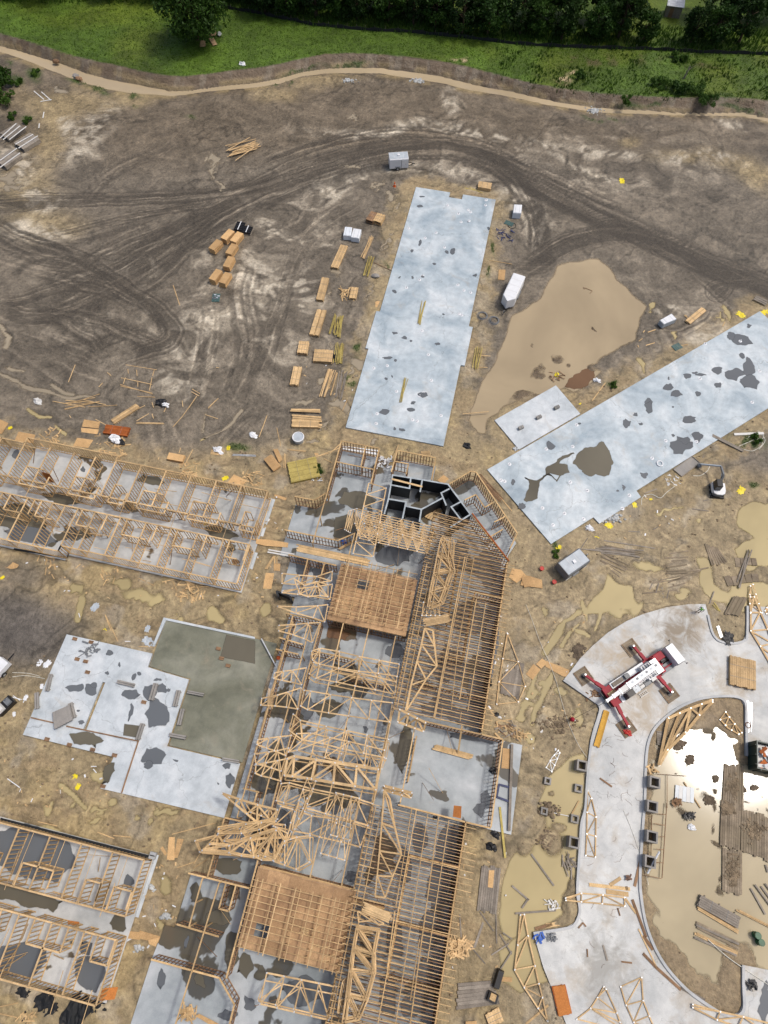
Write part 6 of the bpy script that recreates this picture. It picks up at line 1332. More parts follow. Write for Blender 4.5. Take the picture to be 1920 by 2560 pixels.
stick_pile('M2', (525, 1120), (480, 1265), (530, 1122), 3, 'three orange boards right of the long pale boards', 'lumber', .15, .12, .1)
stick_pile('M2', (550, 1100), (515, 1275), (585, 1120), 9, 'weathered grey boards at the end of the lumber row', 'lumber_grey', .15, .12, .3)
bag('M2', 492, 1015, .9, 'crumpled black plastic tarp between lumber lift and treated posts', 'black', 0, 'tarp', 'plastic_tarp', flat=.5)
stick_pile('M2', (1085, 660), (1055, 800), (1092, 662), 8, 'bundle of yellow rods lying high on the middle slab', 'lumber_treated', .3, .08, .35)
stick_pile('M2', (965, 1160), (930, 1310), (975, 1160), 7, 'bundle of yellow rods lying low on the middle slab', 'lumber_treated', .3, .08, .3)
stick_pile('M2', (1430, 950), (1410, 1095), (1458, 950), 5, 'treated posts across two sticks right of the middle slab', 'lumber_treated', .25, .12, .3)
boards('M2', ((1415, 1003, 1520, 1012), (1435, 1083, 1500, 1085)), 'thin stick under the treated posts right of middle slab', 'sticks under the treated posts')
panel('M2', ((780, 622), (818, 630), (785, 695), (745, 690)), .06, 'pale sheet on the mud at the left edge of the middle slab'); panel('M2', ((1573, 450), (1617, 452), (1610, 518), (1568, 515)), .15, 'pale sheet on the mud right of the middle slab')
MBb = thing('concrete_block', 'rough grey concrete lump left of the middle slab', 'block', at('M2', 775, 490)); MB().blob(at('M2', 775, 490, .25), (.7, .5, .3), 4, 9, 6, .2).build('lump', 'block_grey', MBb)
board('M2', (1510, 390), (1659, 415), 'long pole lying right of the middle slab', 'lumber', .08, .1); board('M2', (765, 405), (880, 458), 'dark pole from the treated posts to the slab', 'lumber_damp', .1, .08)
wrapped('M2', ((577, 172), (623, 176), (615, 232), (565, 228)), 1.0, 'left of the two white wrapped bundles in the yard', 'white_wrap', .15, 'white_wrap')
wrapped('M2', ((632, 182), (683, 190), (668, 248), (615, 240)), .95, 'right of the two white wrapped bundles, with loose wrap', 'white_wrap', .15, 'white_paint')
wrapped('R2', ((15, 27), (66, 30), (60, 85), (8, 82)), 1.2, 'white wrapped bundle beside the upper right of the middle slab')
wrapped('R2', ((958, 778), (1035, 735), (1068, 770), (985, 805)), 1.0, 'white covered long bundle right of the brown pond', 'grey_panel', .15, 'white_paint')
lumber_bundle('R2', (1245, 705), (1140, 790), 1.0, .35, 'pale boards on bearers right of the white covered bundle', 'lumber_pale', .2); board('R2', (1115, 747), (1160, 780), 'stub stick at the end of the pale boards', z=.1)
stick_pile('R2', (1585, 620), (1659, 655), (1565, 645), 6, 'weathered boards with cross bearers at the right edge', 'lumber_grey', .2, .2, .1)
lumber_bundle('M1', (1442, 1192), (1524, 1205), 1.6, .7, 'small pale lift above the notched end of the middle slab', 'lumber_pale', .15); boards('M1', ((1350, 1215, 1470, 1250), (1360, 1222, 1440, 1232), (1380, 1212, 1450, 1240)), 'thin stick beside the small lift at the slab end', 'sticks by the small lift', 'lumber_treated')
lumber_bundle('R4', (1497, 378), (1497, 562), 3.2, .5, 'wide stack of pale boards on the concrete right of the crane', 'lumber_pale', .25, .15)
for s in ((1440, 395, 1460, 400), (1410, 525, 1450, 535), (1545, 415, 1580, 422)): board('R4', s[:2], s[2:], 'bearer end sticking out of the wide board stack', z=.22, group='bearers of the wide stack')
# ---- top left stacks and piles
for a, b_, w, lb in (((25, 880), (135, 815), 2.6, 'upper stack of weathered pale boards at the left edge'), ((120, 945), (225, 880), 3.0, 'right hand stack of weathered pale boards near the left edge'), ((0, 1060), (100, 985), 3.0, 'lower spread stack of weathered boards cut by the left edge')):
    lumber_bundle('L1', a, b_, w, .8, lb, 'off_white' if False else 'lumber_grey', .3)
for s in ((0, 895, 105, 800), (20, 905, 130, 815), (60, 905, 170, 820), (100, 935, 215, 870), (120, 960, 245, 880), (0, 1040, 110, 960), (0, 1085, 130, 990)): board('L1', s[:2], s[2:], 'bleached board on top of the weathered stacks at left', 'off_white', .88, .22, 'bleached boards on the left stacks')
stick_pile('L1', (1480, 970), (1640, 905), (1510, 1020), 20, 'heap of loose bleached studs on the mud in the upper field', 'lumber_pale', .3, .14, 1.0, layers=5)
boards('L1', ((220, 590, 285, 645), (268, 595, 330, 650), (262, 658, 335, 645), (285, 725, 278, 765), (255, 800, 252, 830)), 'bleached scrap board on the clay below the stream', 'bleached scraps near the stream', 'off_white', .1, .2)
bag('L1', 1570, 413, .8, 'white sack lying on the grass above the stream', 'white_paint', GZ)
for c4, lb in ((((1362, 215), (1400, 208), (1402, 228), (1360, 234)), 'upper brown board on the grass under the oak'), (((1298, 262), (1332, 262), (1332, 300), (1296, 303)), 'left brown board on the grass under the oak'), (((1352, 248), (1385, 244), (1408, 288), (1380, 294)), 'right brown board on the grass under the oak')): panel('L1', c4, GZ+.25, lb, 'cardboard')
o = thing('bucket', 'small pale bucket on the grass beside the brown boards', 'bucket', at('L1', 1422, 218, GZ)); MB().cyl(at('L1', 1422, 218, GZ), at('L1', 1422, 218, GZ+.6), .35, 10, .42).build('body', 'off_white', o); MB().ring(at('L1', 1422, 218, GZ+.6), .42, .04).build('rim', 'white_paint', o)
def rock_pile(reg, x, y, rx, ry, n, label, z=.1):
    o = thing('rock_pile', label, 'rocks', at(reg, x, y, z)); mb = MB()
    for i in range(n):
        q = at(reg, x+rb.gauss(0, rx*.5), y+rb.gauss(0, ry*.5), z); s = rb.uniform(.10, .26); mb.blob(q+Vector((0, 0, s*.5)), (s, s*.8, s*.7), i, 6, 4, .25)
    q = mb.build('rocks', 'rock_white', o); q['kind'] = 'stuff'
rock_pile('M1', 605, 525, 40, 12, 60, 'scatter of white rocks below the stream, left of the check dam', .15); rock_pile('M1', 1047, 530, 34, 14, 80, 'white rock check dam at the stream bend'); rock_pile('R1', 530, 720, 42, 18, 110, 'white rock check dam across the stream at right')
for x, y, lb in ((362, 398, 'dark block at the far bank of the stream'), (492, 493, 'left concrete block at the near bank of the stream'), (512, 510, 'right brown block at the near bank of the stream')):
    o = thing('concrete_block', lb, 'block', at('L1', x, y)); MB().blob(at('L1', x, y, .2), (.8, .5, .4), int(x), 8, 5, .15).build('lump', 'block_grey' if x == 492 else 'lumber_damp', o)
o = thing('traffic_cone', 'small orange cone on the mud below the trailer', 'cone', at('M1', 898, 1208)); c = at('M1', 898, 1208); MB().box((c.x, c.y, .03), (.6, .6, .06)).build('base', 'orange', o); MB().cyl((c.x, c.y, .06), (c.x, c.y, .95), .26, 12, .05).build('cone', 'orange', o); MB().cyl((c.x, c.y, .45), (c.x, c.y, .6), .17, 12, .13).build('band', 'white_paint', o)

# ---- loose boards on the grey mud
boards('L2', ((1122, 552, 1170, 697),), 'single long board lying alone left of the plywood stacks', None, w=.14)
boards('L2', ((487, 1068, 443, 1180), (815, 1068, 1015, 1100), (785, 1152, 985, 1195), (778, 1195, 990, 1258), (780, 1205, 985, 1250), (890, 1272, 1005, 1278), (885, 1100, 888, 1140), (828, 1095, 832, 1125), (812, 1150, 800, 1190), (893, 1180, 893, 1210), (985, 1150, 968, 1235), (1000, 1100, 988, 1140), (695, 1118, 720, 1138), (665, 1185, 640, 1212), (1245, 1225, 1295, 1255), (1240, 1242, 1290, 1270), (1275, 1270, 1225, 1345), (1415, 1285, 1350, 1345), (1400, 1085, 1418, 1087), (985, 1310, 995, 1345), (1180, 1300, 1185, 1340)), 'thin pale board loose on the grey mud above the upper wing', 'loose boards on the grey mud')
stick_pile('L2', (345, 1318), (500, 1348), (560, 1310), 5, 'crossed sticks lying left on the mud above the upper wing', 'lumber', .1, .09, 1.0); stick_pile('L3', (400, 55), (620, 12), (420, 25), 5, 'second clump of crossed sticks above the upper wing', 'lumber', .1, .09, .7)
lumber_bundle('L3', (730, 140), (892, 35), 1.0, .3, 'pale plank lift lying slantwise above the upper wing', 'lumber', .25)
boards('L3', ((885, 135, 965, 88), (880, 152, 1065, 155), (885, 145, 1060, 150), (1120, 175, 1180, 108), (1180, 108, 1258, 0), (1330, 95, 1412, 122), (1250, 320, 1198, 420), (1030, 370, 1025, 385), (1170, 310, 1160, 345), (985, 90, 995, 120), (800, 105, 940, 35), (1350, 55, 1400, 0), (1080, 40, 1062, 78), (450, 100, 460, 115), (620, 125, 700, 170)), 'thin pale board loose on the mud above the upper wing', 'loose boards above the upper wing')
bag('L3', 245, 8, .8, 'pale concrete rubble lump at the left of the grey yard', 'off_white', 0, 'rubble', 'rubble_lump'); bag('L3', 1045, 20, 1.1, 'black plastic and white sheet crumpled together above the upper wing', 'black', 0, 'plastic', 'plastic_heap'); bag('L3', 1072, 30, .6, 'white sheet on the crumpled black plastic', 'white_paint', .1, 'sheet', 'plastic_sheet')
# ---- around the upper wing
panel('L3', ((120, 205), (228, 225), (215, 280), (95, 262)), .1, 'square plywood sheet touching the upper wing at far left'); panel('L3', ((545, 125), (648, 142), (638, 185), (530, 172)), .16, 'upper plywood sheet of the overlapping trio'); panel('L3', ((525, 180), (640, 190), (630, 222), (528, 208)), .1, 'middle plywood sheet of the overlapping trio'); panel('L3', ((500, 245), (605, 258), (570, 310), (473, 298)), .12, 'lowest plywood sheet touching the upper wing'); panel('L3', ((0, 125), (55, 150), (10, 220), (-40, 200)), .2, 'plywood sheet cut by the left edge above the wing'); panel('L3', ((35, 1028), (122, 1068), (100, 1106), (0, 1070)), .06, 'plywood sheet lying alone below the upper wing at left'); panel('L3', ((1515, 482), (1600, 520), (1560, 565), (1470, 540)), .1, 'plywood sheet at the right end of the upper wing roof line')
sheet_stack('L3', 1140, 370, ((1090, 360), (1190, 380)), .5, 'small stack of pale planks above the upper wing', 6, 2.4, 1.1); 
lumber_bundle('L3', (678, 185), (830, 205), 1.5, .5, 'bright orange red lumber lift above the upper wing', 'lumber_red', .2)
for x, y, r, n, lb in ((325, 245, 75, 36, 'scrap wood heap left of the white plastic, above the wing'), (730, 290, 85, 50, 'scrap wood heap under white plastic above the wing'), (1225, 455, 60, 40, 'scrap wood heap against the upper wing roof edge'), (1630, 515, 60, 36, 'scrap wood heap at the right end of the upper wing'), (1245, 1235, 75, 50, 'scrap wood heap below the upper wing'), (715, 1135, 50, 16, 'small scatter of scraps below the upper wing middle'), (320, 1050, 40, 10, 'few scraps beside a pole below the upper wing left')): scrap_pile('L3', x, y, r, n, lb)
bag('L3', 745, 250, 1.0, 'white plastic sheet crumpled over scrap heap above the wing', 'white_paint', .3, 'plastic', 'plastic_sheet'); bag('L3', 785, 272, .6, 'black plastic beside the white sheet on the scrap heap', 'black', .2, 'plastic', 'plastic_sheet'); bag('L3', 1412, 322, .9, 'white plastic over a small pallet by the green puddle', 'white_paint', .1, 'plastic', 'plastic_sheet'); bag('L3', 1640, 225, .7, 'white plastic crumpled left of the grey drum', 'white_paint', 0, 'plastic', 'plastic_sheet'); pallet('L3', 1405, 340, 'small timber pallet under white plastic', 'lumber', .1, 1.8, .8)
for x, y, r, lb in ((65, 180, .45, 'yellow bag at the left edge above the wing'), (1460, 505, .6, 'yellow bag hanging at the upper wing right end'), (1328, 800, .35, 'yellow bag inside the corridor of the upper wing'), (1480, 310, .5, 'yellow bag beside the green puddle'), (15, 1150, .4, 'yellow scraps at the left edge below the wing')): bag('L3', x, y, r, lb, 'yellow', .1 if y != 505 else 1.5)
boards('L3', ((900, 1155, 1005, 1205), (1050, 1180, 1130, 1162), (1120, 1175, 1145, 1235), (490, 1090, 522, 1062), (300, 1085, 292, 1135), (240, 1045, 265, 985), (1545, 1240, 1520, 1280), (335, 1130, 352, 1160)), 'loose board on the clay below the upper wing', 'loose boards below the upper wing', 'lumber')
boards('L3', ((1505, 358, 1659, 365), (1510, 352, 1659, 358)), 'pale pipe lying by the green puddle', 'pale pipes by the green puddle', 'zinc', .1, .1)
# drum, stacks and lumber left of the entrance wing
c = at('M3', 275, 250, .5); o = thing('wash_drum', 'round grey plastic tub with white rim on the mud', 'tub', (c.x, c.y, 0)); MB().cyl((c.x, c.y, 0), (c.x, c.y, .95), .75, 18, .85).build('tub', 'grey_panel', o); MB().ring((c.x, c.y, .97), .82, .09, 20).build('rim', 'white_paint', o); MB().cyl((c.x, c.y, .85), (c.x, c.y, .90), .74, 18).build('water', 'grey_dark', o)
stick_pile('M3', (225, 60), (415, 70), (235, 165), 7, 'open rack of planks on bearers above the grey tub', 'lumber', .35, .3, .15, mats=('lumber', 'lumber_grey', 'lumber_pale')); lumber_bundle('M3', (232, 150), (405, 155), 1.2, .5, 'brown lumber lift at the front of the plank rack', 'lumber', .2)
sheet_stack('M3', 105, 405, ((75, 385), (130, 450)), .5, 'plywood stack with warped top left of the treated lumber', 7, 2.44, 1.3); panel('M3', ((110, 320), (140, 315), (172, 385), (150, 405)), .35, 'loose plywood offcut against the warped stack'); panel('M3', ((352, 285), (378, 275), (410, 352), (385, 362)), .06, 'narrow plywood strip on the mud above treated lumber')
lumber_bundle('M3', (215, 470), (400, 430), 3.4, .5, 'yellow green treated lumber lift left of the entrance wing', 'lumber_treated', .18)
scrap_pile('M3', 392, 502, 26, 14, 'grey metal offcuts at the corner of the treated lumber', 'zinc', .1, 1.0); boards('M3', ((340, 385, 545, 310), (345, 380, 470, 345), (480, 345, 550, 280), (200, 318, 325, 330), (215, 325, 320, 333), (440, 380, 490, 405), (160, 300, 135, 180), (20, 240, 72, 100), (560, 70, 590, 0), (180, 440, 185, 345), (190, 440, 192, 350)), 'loose board on the mud left of the entrance wing', 'loose boards left of entrance wing', 'lumber')
panel('M3', ((0, 900), (80, 905), (210, 925), (205, 955), (60, 945), (0, 930)), .2, 'long plywood walkway from the upper wing to the hall'); boards('M3', ((80, 970, 250, 1000), (75, 985, 245, 1015)), 'white painted board beside the plywood walkway', 'white boards by walkway', 'off_white', .15, .2)
panel('M3', ((60, 1120), (118, 1122), (100, 1225), (45, 1222)), .05, 'mud stained plywood sheet left of the hall'); panel('M3', ((115, 1060), (158, 1060), (155, 1108), (115, 1105)), .1, 'small plywood sheet left of the hall, above the stained one'); boards('M3', ((120, 1060, 122, 1010), (135, 1060, 135, 1015), (60, 1095, 115, 1010), (70, 1095, 118, 1015)), 'loose plank beside the small plywood sheet', 'planks by small plywood', 'lumber', .12, .18)
panel('M3', ((120, 610), (200, 635), (190, 650), (118, 625)), .05, 'narrow stained board at the right end of the upper wing')
c = at('M3', 568, 918, .5); bag('M3', 568, 918, .45, 'bright blue bundle inside the central hall', 'blue', .2, 'tarp', 'blue_bundle'); boards('M3', ((535, 965, 640, 905), (545, 968, 645, 912)), 'plank leaning beside the blue bundle', 'planks by the blue bundle', 'lumber', .5, .2)
scrap_pile('M3', 830, 405, 45, 60, 'white foam litter between the two top rooms', 'white_paint', .05, .5, base=.15); boards('M3', ((560, 300, 790, 330), (560, 315, 785, 345), (600, 322, 800, 355)), 'white plank lying along the top room wall', 'white planks by the top room', 'white_paint', .1, .2)
boards('M3', ((885, 375, 925, 292), (1340, 90, 1510, 75)), 'pole leaning out beside the second top room', 'leaning poles', 'lumber_pale', .5, .12)
pallet('M3', 1100, 350, 'small timber pallet above the second top room', 'lumber', .3, 1.3, 1.0); bag('M3', 1365, 295, .7, 'black open sack between the middle and right slabs', 'black', 0, 'sack', 'black_sack'); panel('M3', ((1215, 485), (1250, 510), (1215, 545), (1175, 520)), .1, 'plywood sheet above the block room corner')
stick_pile('M3', (1420, 500), (1570, 665), (1450, 480), 4, 'dark long boards beside the angled rooms', 'lumber_damp', .1, .15, .2); boards('M3', ((1590, 640, 1645, 705), (1560, 600, 1659, 720)), 'thin board between angled rooms and right slab', 'boards by angled rooms', 'lumber', .08, .1)
tag(beam('steel_beam', at('M3', 1400, 735, 3.2), at('M3', 1640, 1045, 3.3), .16, .2, 'lumber_red'), 'rust coloured beam along the slanted edge of upper joists', 'beam')

# ================================================================== PATIO SLAB DETAILS
for a, b_ in (((200, 762), (345, 795)), ((430, 818), (900, 915))): tag(beam('form_board', at('L4', *a, .26), at('L4', *b_, .26), .14, .12, 'lumber_damp'), 'wooden form board along the '+('short left' if a[0] < 300 else 'long right')+' step of the white patio slab', 'board')
tag(beam('form_board', at('L4', 897, 912, .26), at('L4', 788, 1250, .26), .14, .12, 'lumber_damp'), 'wooden form board running down the lower leg of the patio slab', 'board')
tag(MB().prism([tuple(at('L4', x, y, .3)[:2]) for x, y in ((1060, 112), (1650, 238), (1650, 252), (1074, 130), (1000, 300), (985, 300))], 0, .26).build('low_kerb_wall', 'slab_white'), 'white concrete kerb along the top of the olive slab', 'kerb')
for a, b_, w, lb in (((330, 480), (305, 590), .5, 'grey beam pair at the left edge of patio slab'), ((238, 600), (240, 705), .5, 'grey beam pair lowest on the left patio edge'), ((455, 668), (480, 765), .55, 'grey beam pair standing right of the block pile'), ((760, 528), (872, 555), .45, 'grey beam pair lying flat left of the dark puddles'), ((1010, 540), (978, 650), .6, 'grey beam pair in the dark puddle of patio'), ((1158, 585), (1132, 690), .55, 'grey beam pair at the right patio edge'), ((1215, 595), (1320, 615), .4, 'grey beam pair uppermost on the olive slab'), ((1185, 705), (1160, 810), .5, 'grey beam pair left on the olive slab'), ((1098, 872), (1205, 892), .45, 'grey beam pair lowest on the olive slab'), ((925, 800), (892, 905), .55, 'grey beam pair beside the brown square pit'), ((1440, 1030), (1550, 1048), .4, 'grey beam pair at the lower olive edge by trusses')):
    A, B, d = span('L4', a, b_, .45); n_ = Vector((-d.y, d.x, 0)); o = thing('beam_pair', lb, 'beams', (A+B)/2-Vector((0, 0, .25)))
    for s in (-1, 1): beam('beam', A+n_*w*.27*s, B+n_*w*.27*s, w*.42, .25, 'block_grey', o)
    for t in (.1, .9): c = A.lerp(B, t)-Vector((0, 0, .18)); beam('spacer', c-n_*w*.6, c+n_*w*.6, .1, .09, 'lumber_grey', o)
c0 = at('L4', 412, 740, .6); o = thing('beam_stack', 'thick stack of grey beams lying slantwise on the white patio', 'beams', (c0.x, c0.y, .2))
for k in range(6):
    for z in range(3):
        a = at('L4', 352+k*18, 725-k*8, .35+z*.27); b_ = at('L4', 365+k*19, 832-k*10, .35+z*.27); beam('beam', a, b_, .38, .25, 'block_grey', o)
for x, y in ((305, 902), (450, 938), (600, 970), (742, 1006), (667, 1207), (485, 252), (590, 273), (500, 383), (555, 398), (1478, 425), (1435, 378), (1415, 315), (932, 662), (567, 468)):
    c = at('L4', x, y, .25); o = thing('brick_pad', 'small brown brick pad on the patio slabs', 'pad', (c.x, c.y, .2), 'brick pads on the patio')
    for i in range(3): beam('brick', (c.x-.3, c.y+(i-1)*.14, .26), (c.x+.3, c.y+(i-1)*.14, .26), .12, .12, 'lumber_damp', o)
scrap_pile('L4', 580, 320, 55, 22, 'tangle of thin dark rods on the white patio', 'grey_dark', .05, 1.6, base=.2)
tag(beam('steel_post', at('M4', 35, 250, .5), at('M4', 130, 430, .35), .14, .14, 'zinc'), 'grey post lying across the olive slab by the hall', 'post')
o = thing('bucket', 'orange bucket on the slab at the left flank of hall', 'bucket', at('M4', 148, 378, .15)); c = at('M4', 148, 378, .15); MB().cyl(c, c+Vector((0, 0, .4)), .2, 10, .24).build('body', 'orange', o); MB().ring(c+Vector((0, 0, .4)), .24, .025).build('rim', 'orange', o)
# pale pipe stubs through the slabs
def stubs(poly, n, seed, lb, gp, z=.2):
    r_ = random.Random(seed); xs = [p[0] for p in poly]; ys = [p[1] for p in poly]; k = 0; me_ = MB().cyl((0, 0, 0), (0, 0, .35), .06, 8).cyl((0, 0, 0), (0, 0, .01), .28, 10).mesh('pipe_stub', 'white_paint')
    while k < n:
        x, y = r_.uniform(min(xs), max(xs)), r_.uniform(min(ys), max(ys))
        if in_poly(np.array([x]), np.array([y]), poly)[0]: tag(link(bpy.data.objects.new('pipe_stub', me_), None, Matrix.Translation((x, y, z))), lb, 'pipe', gp); k += 1
stubs(SLAB_MID, 34, 3, 'white pipe stub rising from the upper middle slab', 'pipe stubs of the middle slab'); stubs([p for p in SLAB_DIAG], 26, 4, 'white pipe stub rising from the long right slab', 'pipe stubs of the right slab')
for x, y, lb in ((290, 47, 'right grey block on the small slab'), (174, 110, 'middle grey block on the small slab'), (58, 178, 'left grey block on the small slab')):
    A, B, d = span('R3', (x-15, y+8), (x+15, y-6), .45); o = thing('concrete_block', lb, 'block', (A+B)/2-Vector((0, 0, .25))); beam('body', A, B, .45, .4, 'block_grey', o); beam('strap', A.lerp(B, .5)+Vector((0, 0, .21)), A.lerp(B, .6)+Vector((0, 0, .21)), .46, .02, 'grey_dark', o)
c = at('R3', 958, 412, .26); o = thing('pipe_ring', 'white pipe collar lying on the long right slab', 'pipe', (c.x, c.y, .2)); MB().ring(c, .42, .11, 20).build('ring', 'white_paint', o)
struct(MB().prism([tuple(at('R3', x, y, .12)[:2]) for x, y in ((1045, 450), (1165, 365), (1218, 408), (1100, 497))], -.2, .12).build('foundation_slab', 'block_grey'))
for p, q in (((1045, 450), (1165, 365)), ((1165, 365), (1218, 408)), ((1218, 408), (1100, 497)), ((1100, 497), (1045, 450))): tag(beam('form_board', at('R3', *p, .14), at('R3', *q, .14), .08, .2, 'lumber_grey'), 'form board around the small muddy equipment pad', 'board', 'form boards of the muddy pad')

# ================================================================== TRAILERS
def local(o_loc, d):
    n_ = Vector((-d.y, d.x, 0)); return lambda x, y, z: Vector((o_loc.x+d.x*x+n_.x*y, o_loc.y+d.y*x+n_.y*y, z))
def lbox(P, x0, x1, y0, y1, z0, z1, name, mat, parent, taper=0.0):
    t = taper; mb = MB(); mb.quadbox([P(x0, y0, z0), P(x1, y0, z0), P(x1, y1, z0), P(x0, y1, z0), P(x0+t, y0+t, z1), P(x1-t, y0+t, z1), P(x1-t, y1-t, z1), P(x0+t, y1-t, z1)]); return mb.build(name, mat, parent)
def wheel(P, x, y, r, w, parent, name='wheel'):
    s = 1 if y > 0 else -1; a, b_ = P(x, y, r), P(x, y-s*w, r); t = MB().cyl(a, b_, r, 16).build(name, 'rubber', parent); d = (a-b_).normalized()*.01; MB().cyl(a-d*3, a+d, r*.55, 12).build('rim', 'zinc', t)
def trailer(A, B, W, hgt, label, roof='grey_panel', body='white_paint', vent=True, door=1, nose=False, ribs=4):
    """box trailer standing from rear A to front B"""
    L = (B-A).length; d = (B-A).normalized(); c = (A+B)/2; c.z = 0; o = thing('enclosed_trailer', label, 'trailer', c); P = local(c, d); h2 = L/2; w2 = W/2; z0 = .45; z1 = hgt
    b = MB(); prof = [(-w2, z0), (w2, z0), (w2, z1-.12), (w2-.12, z1), (-w2+.12, z1), (-w2, z1-.12)]
    ends = [(-h2, 0), (h2, 0)]; n = len(prof)
    for x, _ in ends: b.v += [tuple(P(x, y, z)) for y, z in prof]
    for i in range(n): b.f.append((i, (i+1) % n, n+(i+1) % n, n+i))
    b.f += [tuple(range(n-1, -1, -1)), tuple(range(n, 2*n))]
    if nose:
        k = len(b.v); b.v += [tuple(P(h2+W*.45, 0, z0)), tuple(P(h2+W*.45, 0, z1-.1))]; b.f += [(n+0, n+1, k), (n+1, n+2, n+3, k+1, k), (n+3, n+4, k+1), (n+4, n+5, n+0, k, k+1)]
    b.build('body', body, o)
    r = lbox(P, -h2+.06, h2-.06, -w2+.16, w2-.16, z1+.003, z1+.02, 'roof', roof, o)
    for i in range(1, ribs): x = -h2+L*i/ribs; lbox(P, x-.02, x+.02, -w2+.16, w2-.16, z1+.022, z1+.035, 'roof_seam', 'off_white', r)
    if vent: lbox(P, -.25, .25, -.25, .25, z1+.03, z1+.2, 'vent', 'white_paint', r, .05)
    for s in (-1, 1):
        wheel(P, -.25, s*(w2+.06), .36, .22, o); wheel(P, .5, s*(w2+.06), .36, .22, o) if L > 4.4 else None
        lbox(P, -.75, 1.0 if L > 4.4 else .25, min(s*w2, s*(w2+.2)), max(s*w2, s*(w2+.2)), .78, .84, 'fender', 'grey_dark', o)
        lbox(P, -h2+.05, h2-.05, min(s*(w2+.003), s*(w2+.02)), max(s*(w2+.003), s*(w2+.02)), z0, z0+.1, 'lower_trim', 'zinc', o)
    s = -1; dr = lbox(P, h2-1.3, h2-.5, s*(w2+.025), s*(w2+.006), z0+.1, z1-.25, 'side_door', body, o); lbox(P, h2-1.33, h2-1.28, s*(w2+.035), s*(w2+.008), z0+.1, z1-.25, 'hinge', 'black', dr); lbox(P, h2-.55, h2-.48, s*(w2+.06), s*(w2+.008), 1.2, 1.3, 'handle', 'black', dr)
    t = MB(); e = h2+(W*.45 if nose else 0); t.beam(P(h2-.2, -w2*.7, .5), P(e+1.1, 0, .5), .08, .1); t.beam(P(h2-.2, w2*.7, .5), P(e+1.1, 0, .5), .08, .1); t.beam(P(e+.9, 0, .5), P(e+1.35, 0, .5), .1, .1); tg = t.build('tongue', 'black', o); MB().cyl(P(e+1.0, 0, .05), P(e+1.0, 0, .95), .05, 8).build('jack', 'zinc', tg)
    return o
A, B = at('M1', 862, 1085), at('M1', 982, 1077); off = Vector((0, .1, 0)); trailer(A, B, 2.1, 2.35, 'white enclosed trailer with grey roof alone on the muddy track above slab')
trailer(at('P', 1292, 712), at('P', 1267, 766), 2.15, 2.3, 'white nosed trailer between middle slab and brown pond', 'white_paint', 'white_paint', False, nose=True)
trailer(at('R3', 305, 1135), at('R3', 440, 1040), 2.3, 2.3, 'grey enclosed trailer with dusty roof below the right slab', 'grey_panel', 'grey_dark', True, ribs=3)
# left edge: tank trailer and generator
P = local(at('L4', 12, 455), Vector((.35, .94, 0)).normalized()); o = thing('tank_trailer', 'white box trailer with dark lid cut by the left edge', 'trailer', P(0, 0, 0)); lbox(P, -1.3, 1.3, -.8, .8, .5, 1.3, 'body', 'white_paint', o, .05); lbox(P, -1.0, -.2, -.5, .5, 1.31, 1.4, 'lid', 'navy', o); wheel(P, -.2, -.95, .34, .22, o); wheel(P, -.2, .95, .34, .22, o); MB().beam(P(1.3, 0, .5), P(2.4, 0, .5), .1, .1).build('tongue', 'black', o)
P = local(at('L4', 50, 690), Vector((.45, .89, 0)).normalized()); o = thing('generator', 'black skid machine with white hood at the left edge', 'generator', P(0, 0, 0)); lbox(P, -1.1, 1.1, -.6, .6, .15, .9, 'frame', 'black', o); lbox(P, -1.0, -.1, -.5, .5, .9, 1.3, 'hood', 'off_white', o, .12); lbox(P, .2, .9, -.45, .45, .9, 1.15, 'engine', 'grey_dark', o, .05); MB().cyl(P(.6, .2, 1.1), P(.6, .2, 1.5), .05, 8).build('exhaust', 'steel', o)
for x, y, r, lb in ((255, 408, .5, 'white sheet left of patio near the tank trailer'), (305, 415, .6, 'long white sheet beside the patio corner'), (270, 560, .35, 'small white scrap beside the generator'), (165, 632, .4, 'white pipe scrap right of the generator'), (90, 740, .35, 'white scrap below the generator')): bag('L4', x, y, r, lb, 'white_paint', 0, 'plastic', 'plastic_scrap', flat=.25)
boards('L4', ((72, 628, 140, 645), (85, 620, 130, 650), (150, 665, 175, 615), (48, 1158, 128, 1215), (590, 1078, 625, 1078), (605, 1095, 625, 1120), (510, 85, 518, 112), (810, 268, 845, 268), (200, 1310, 212, 1285)), 'thin white pipe or stick lying on the clay around the patio', 'white sticks around the patio', 'white_paint', .06, .09)
boards('L4', ((680, 95, 720, 200), (685, 100, 765, 270), (900, 300, 1000, 305)), 'thin pole on the clay above the patio slabs', 'poles above the patio', 'lumber', .06, .09)
def hose(reg, xy, label, mat='rope', r=.035, z=.06, name='hose', cat='hose'):
    L = smooth_line([tuple(at(reg, x, y, z)[:2]) for x, y in xy], 4); return tag(MB().tube([Vector((p[0], p[1], z)) for p in L], r, 5).build(name, mat), label, cat)
hose('L4', ((80, 498), (160, 490), (240, 500), (290, 510)), 'upper pale cable running to the patio corner', 'rope'); hose('L4', ((80, 470), (180, 475), (260, 495)), 'lower pale cable running to the patio corner', 'rope')
for x, y, r, lb in ((480, 1145, .55, 'yellow bag in the puddle below the patio'), (505, 1210, .5, 'torn yellow bag lower in the clay below the patio'), (680, 200, .4, 'yellow bag on the clay above the patio'), (125, 795, .35, 'yellow bag at the lower left patio corner')): bag('L4', x, y, r, lb)
for x, y, r, lb in ((955, 185, .5, 'grey sheet scrap above the patio, upper one'), (960, 268, .8, 'grey plastic sheet crumpled at the patio top edge'), (615, 45, .7, 'grey tyre like sheet on the clay above the patio')): bag('L4', x, y, r, lb, 'grey_panel', 0, 'plastic', 'plastic_sheet', flat=.25)
